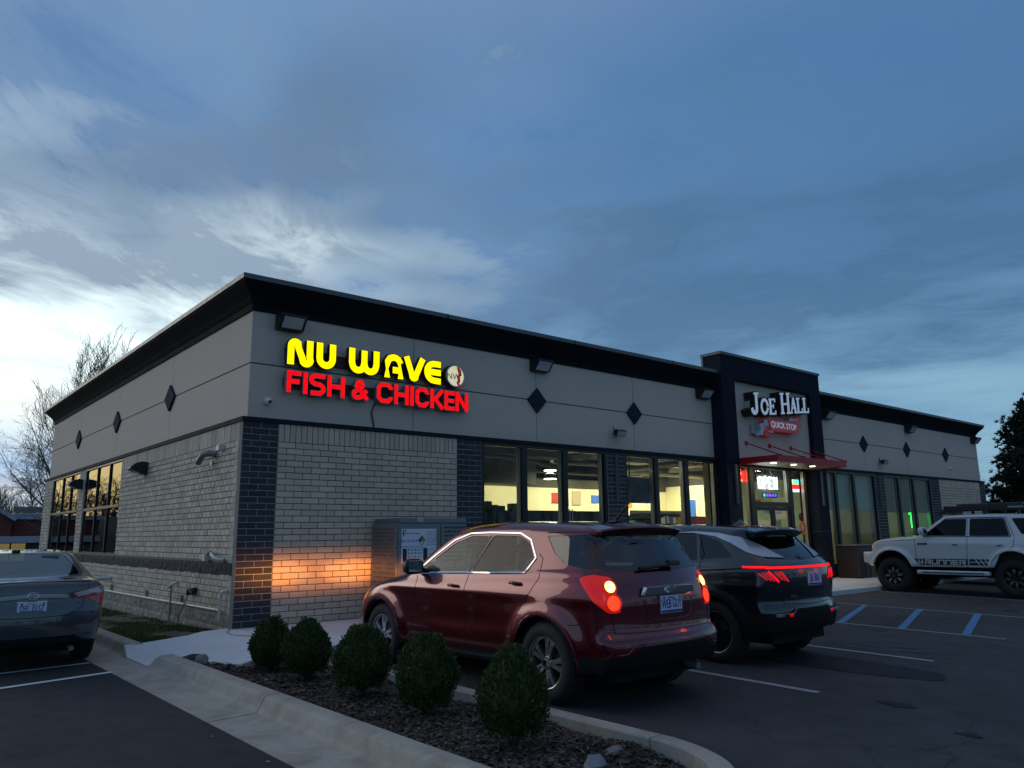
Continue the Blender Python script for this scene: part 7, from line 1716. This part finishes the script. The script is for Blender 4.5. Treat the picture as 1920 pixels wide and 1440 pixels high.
# big pine at the right
M_PINE = leafmat('pine_needles', (.016,.026,.018), .5)
px_, py_ = at(1.150, .305, 47); pn = empty('pine_tree', (px_, py_, -.3), 0, 'dark dense pine tree at the right edge beyond the building', 'tree')
g = random.Random(5); HT = 9.3; q = MB(); q.tube([(0,0,0),(0,0,HT*.5),(0,0,HT*.95)], .2, 8, rf=lambda t: .22-.19*t)
V = []; F_ = []
def tuft(p, d, s_):
    for _ in range(13):
        o_ = (d+Vector((g.gauss(0,.55), g.gauss(0,.55), g.gauss(.15,.45)))).normalized(); side = o_.cross(Vector((g.gauss(0,1), g.gauss(0,1), g.gauss(0,1)))).normalized(); L_ = s_*g.uniform(.6,1.1); W1 = L_*.13; b_ = len(V)
        V.extend([tuple(p-side*W1*.4), tuple(p+o_*L_*.55-side*W1), tuple(p+o_*L_), tuple(p+o_*L_*.55+side*W1)]); F_.append((b_, b_+1, b_+2, b_+3))
for k in range(330):
    t = g.uniform(.02,.985); z = HT*t; rad = (1-t)**.72*4.1*g.uniform(.75,1.1)+.15; a = g.uniform(0,6.28); d = Vector((math.cos(a), math.sin(a), g.uniform(.0,.35)))
    tip = Vector((0,0,z))+d*rad; mid_ = Vector((0,0,z))+d*rad*.5+Vector((0,0,-.12*rad*.3)); q.tube([(0,0,z),tuple(mid_),tuple(tip)], .03, 4, rf=lambda t_: .045-.035*t_)
    m_ = max(4, int(rad*7))
    for i in range(m_):
        f_ = .18+.82*(i+.5)/m_; p0 = Vector((0,0,z))+d*rad*f_; wdt = .55*(1-f_*.55)*min(1, rad*.5)
        for _ in range(4):
            o_ = Vector((g.gauss(0,wdt), g.gauss(0,wdt), g.gauss(0,wdt*.45))); tuft(p0+o_, (d+o_*.8+Vector((0,0,.5))).normalized(), .24)
q.build('trunk', M_BARK, pn); bigmesh('foliage', V, F_, M_PINE, pn, kind='stuff')

# ------------------------------------------------------------------ red brick building in the distance (left edge)
M_RB = principled('red_brick_wall', (.13,.035,.028), .9, noise_amt=.25, noise_scale=2.); M_TRIMW = principled('pale_gable_trim', (.33,.36,.42), .7); M_SHNG = principled('grey_shingle_roof', (.022,.022,.025), .9, noise_amt=.3, noise_scale=3.)
D0 = 66.; O = Vector((CAMP.x, CAMP.y, 1.40)); ang = math.atan2(1.19, .160); U = Vector((math.sin(ang), -math.cos(ang), 0)); Nn_ = Vector((math.cos(ang), math.sin(ang), 0)); base = O+Nn_*D0
bb = empty('brick_house', (base.x, base.y, -.4), math.atan2(U.y, U.x), 'distant red brick building with a pale-trimmed gable at the left edge', 'building')
# local: x to the right, y away, z up ; z=1.8 is eye level
q = MB(); q.prism([(-14,0),(-.42,0),(-.42,3.25),(-3.40,5.05),(-6.4,3.25),(-14,3.25)], 'y', 0, 9, M=None); q.box(-.42,14,.6,9,0,3.2); q.build('wall', M_RB, bb)
q = MB()
for a, b in (((-.15,3.18),(-3.40,5.28)),((-6.65,3.18),(-3.40,5.28))): q.stroke([a, b], .30, -.35, .05)
q.box(-.40,14.3,.25,.59,3.2,3.62); q.box(-14.3,-6.4,-.35,-.01,3.2,3.5); q.build('trim', M_TRIMW, bb)
q = MB(); q.add([(-.1,-.3,3.25),(-3.40,-.3,5.40),(-3.40,9,5.40),(-.1,9,3.25)], [(0,1,2,3)]); q.add([(-6.7,-.3,3.25),(-3.40,-.3,5.40),(-3.40,9,5.40),(-6.7,9,3.25)], [(0,1,2,3)]); q.add([(-.4,.25,3.63),(14.3,.25,3.63),(14.3,3.5,4.2),(-.4,3.5,4.2)], [(0,1,2,3)]); q.build('roof', M_SHNG, bb)
q = MB(); q.prism([(-3.95,2.7),(-2.85,2.7)]+arc(-3.4,3.5,.55,0,180,10), 'y', -.06, -.01); q.build('arched_window', M_GLASSD, bb)
q = MB(); q.box(-14,14,-.5,-.02,1.55,2.0); q.build('canopy_band', M_TRIMW, bb)
M_LITW = emission('lit_shop_window_yellow', (.75,.60,.22), .15); M_DKW = principled('dark_far_window', (.02,.025,.03), .3)
for k in range(9):
    x0 = -6+.95*k; q = MB(); q.box(x0, x0+.85, -.05, -.011, .3, 1.5); q.build('window', M_LITW if 5 <= k <= 6 else M_DKW, bb)
# street light glowing in front of it
sl = empty('street_lamp', (base.x-U.x*3.85-Nn_.x*6, base.y-U.y*3.85-Nn_.y*6, -.4), 0, 'bright glowing lamp in front of the far brick building', 'street lamp')
q = MB(); q.cyl((0,0,0),(0,0,2.1),.05,n=8); q.build('pole', M_BLACK, sl)
v = []; n1, n2 = 14, 8
for j in range(n2+1):
    for i in range(n1): th = math.pi*j/n2; ph = 2*math.pi*i/n1; r_ = .30+.05*math.sin(5*ph)*math.sin(th); v.append((r_*math.sin(th)*math.cos(ph), r_*math.sin(th)*math.sin(ph), 2.42+.33*math.cos(th)))
q = MB(); q.add(v, [(j*n1+i, j*n1+(i+1)%n1, (j+1)*n1+(i+1)%n1, (j+1)*n1+i) for j in range(n2) for i in range(n1)], 0, True); q.build('lit_globe', emission('street_lamp_glow', (1,.93,.62), 4.), sl)
x, y = at(.186,1.172,58); tp = MB(); tp.tube([(x,y,-.4),(x,y,3.6)], .06, 6); tag(tp.build('utility_pole', M_BARK), 'thin dark pole before the far brick building', 'pole')
# leaf litter / small debris specks on the drive
g = random.Random(8); V = []; F_ = []
for (x, y, s_) in [(-2.35,-2.6,.022),(-2.2,-5.6,.018),(-2.15,-6.6,.02),(-1.75,-2.1,.02),(-2.6,-8.0,.015),(2.2,-8.1,.018),(-3.0,-3.1,.015)]:
    z = DRV+.006 if x < 0 else lotz(y)+.006; b_ = len(V)
    for a in (0,1.6,3.0,4.6): V.append((x+s_*math.cos(a), y+s_*1.3*math.sin(a), z+.002*a))
    F_.append((b_,b_+1,b_+2,b_+3))
tag(bigmesh('litter_specks', V, F_, M_WHITEP), 'tiny white litter specks scattered on the asphalt', None, None, 'stuff')
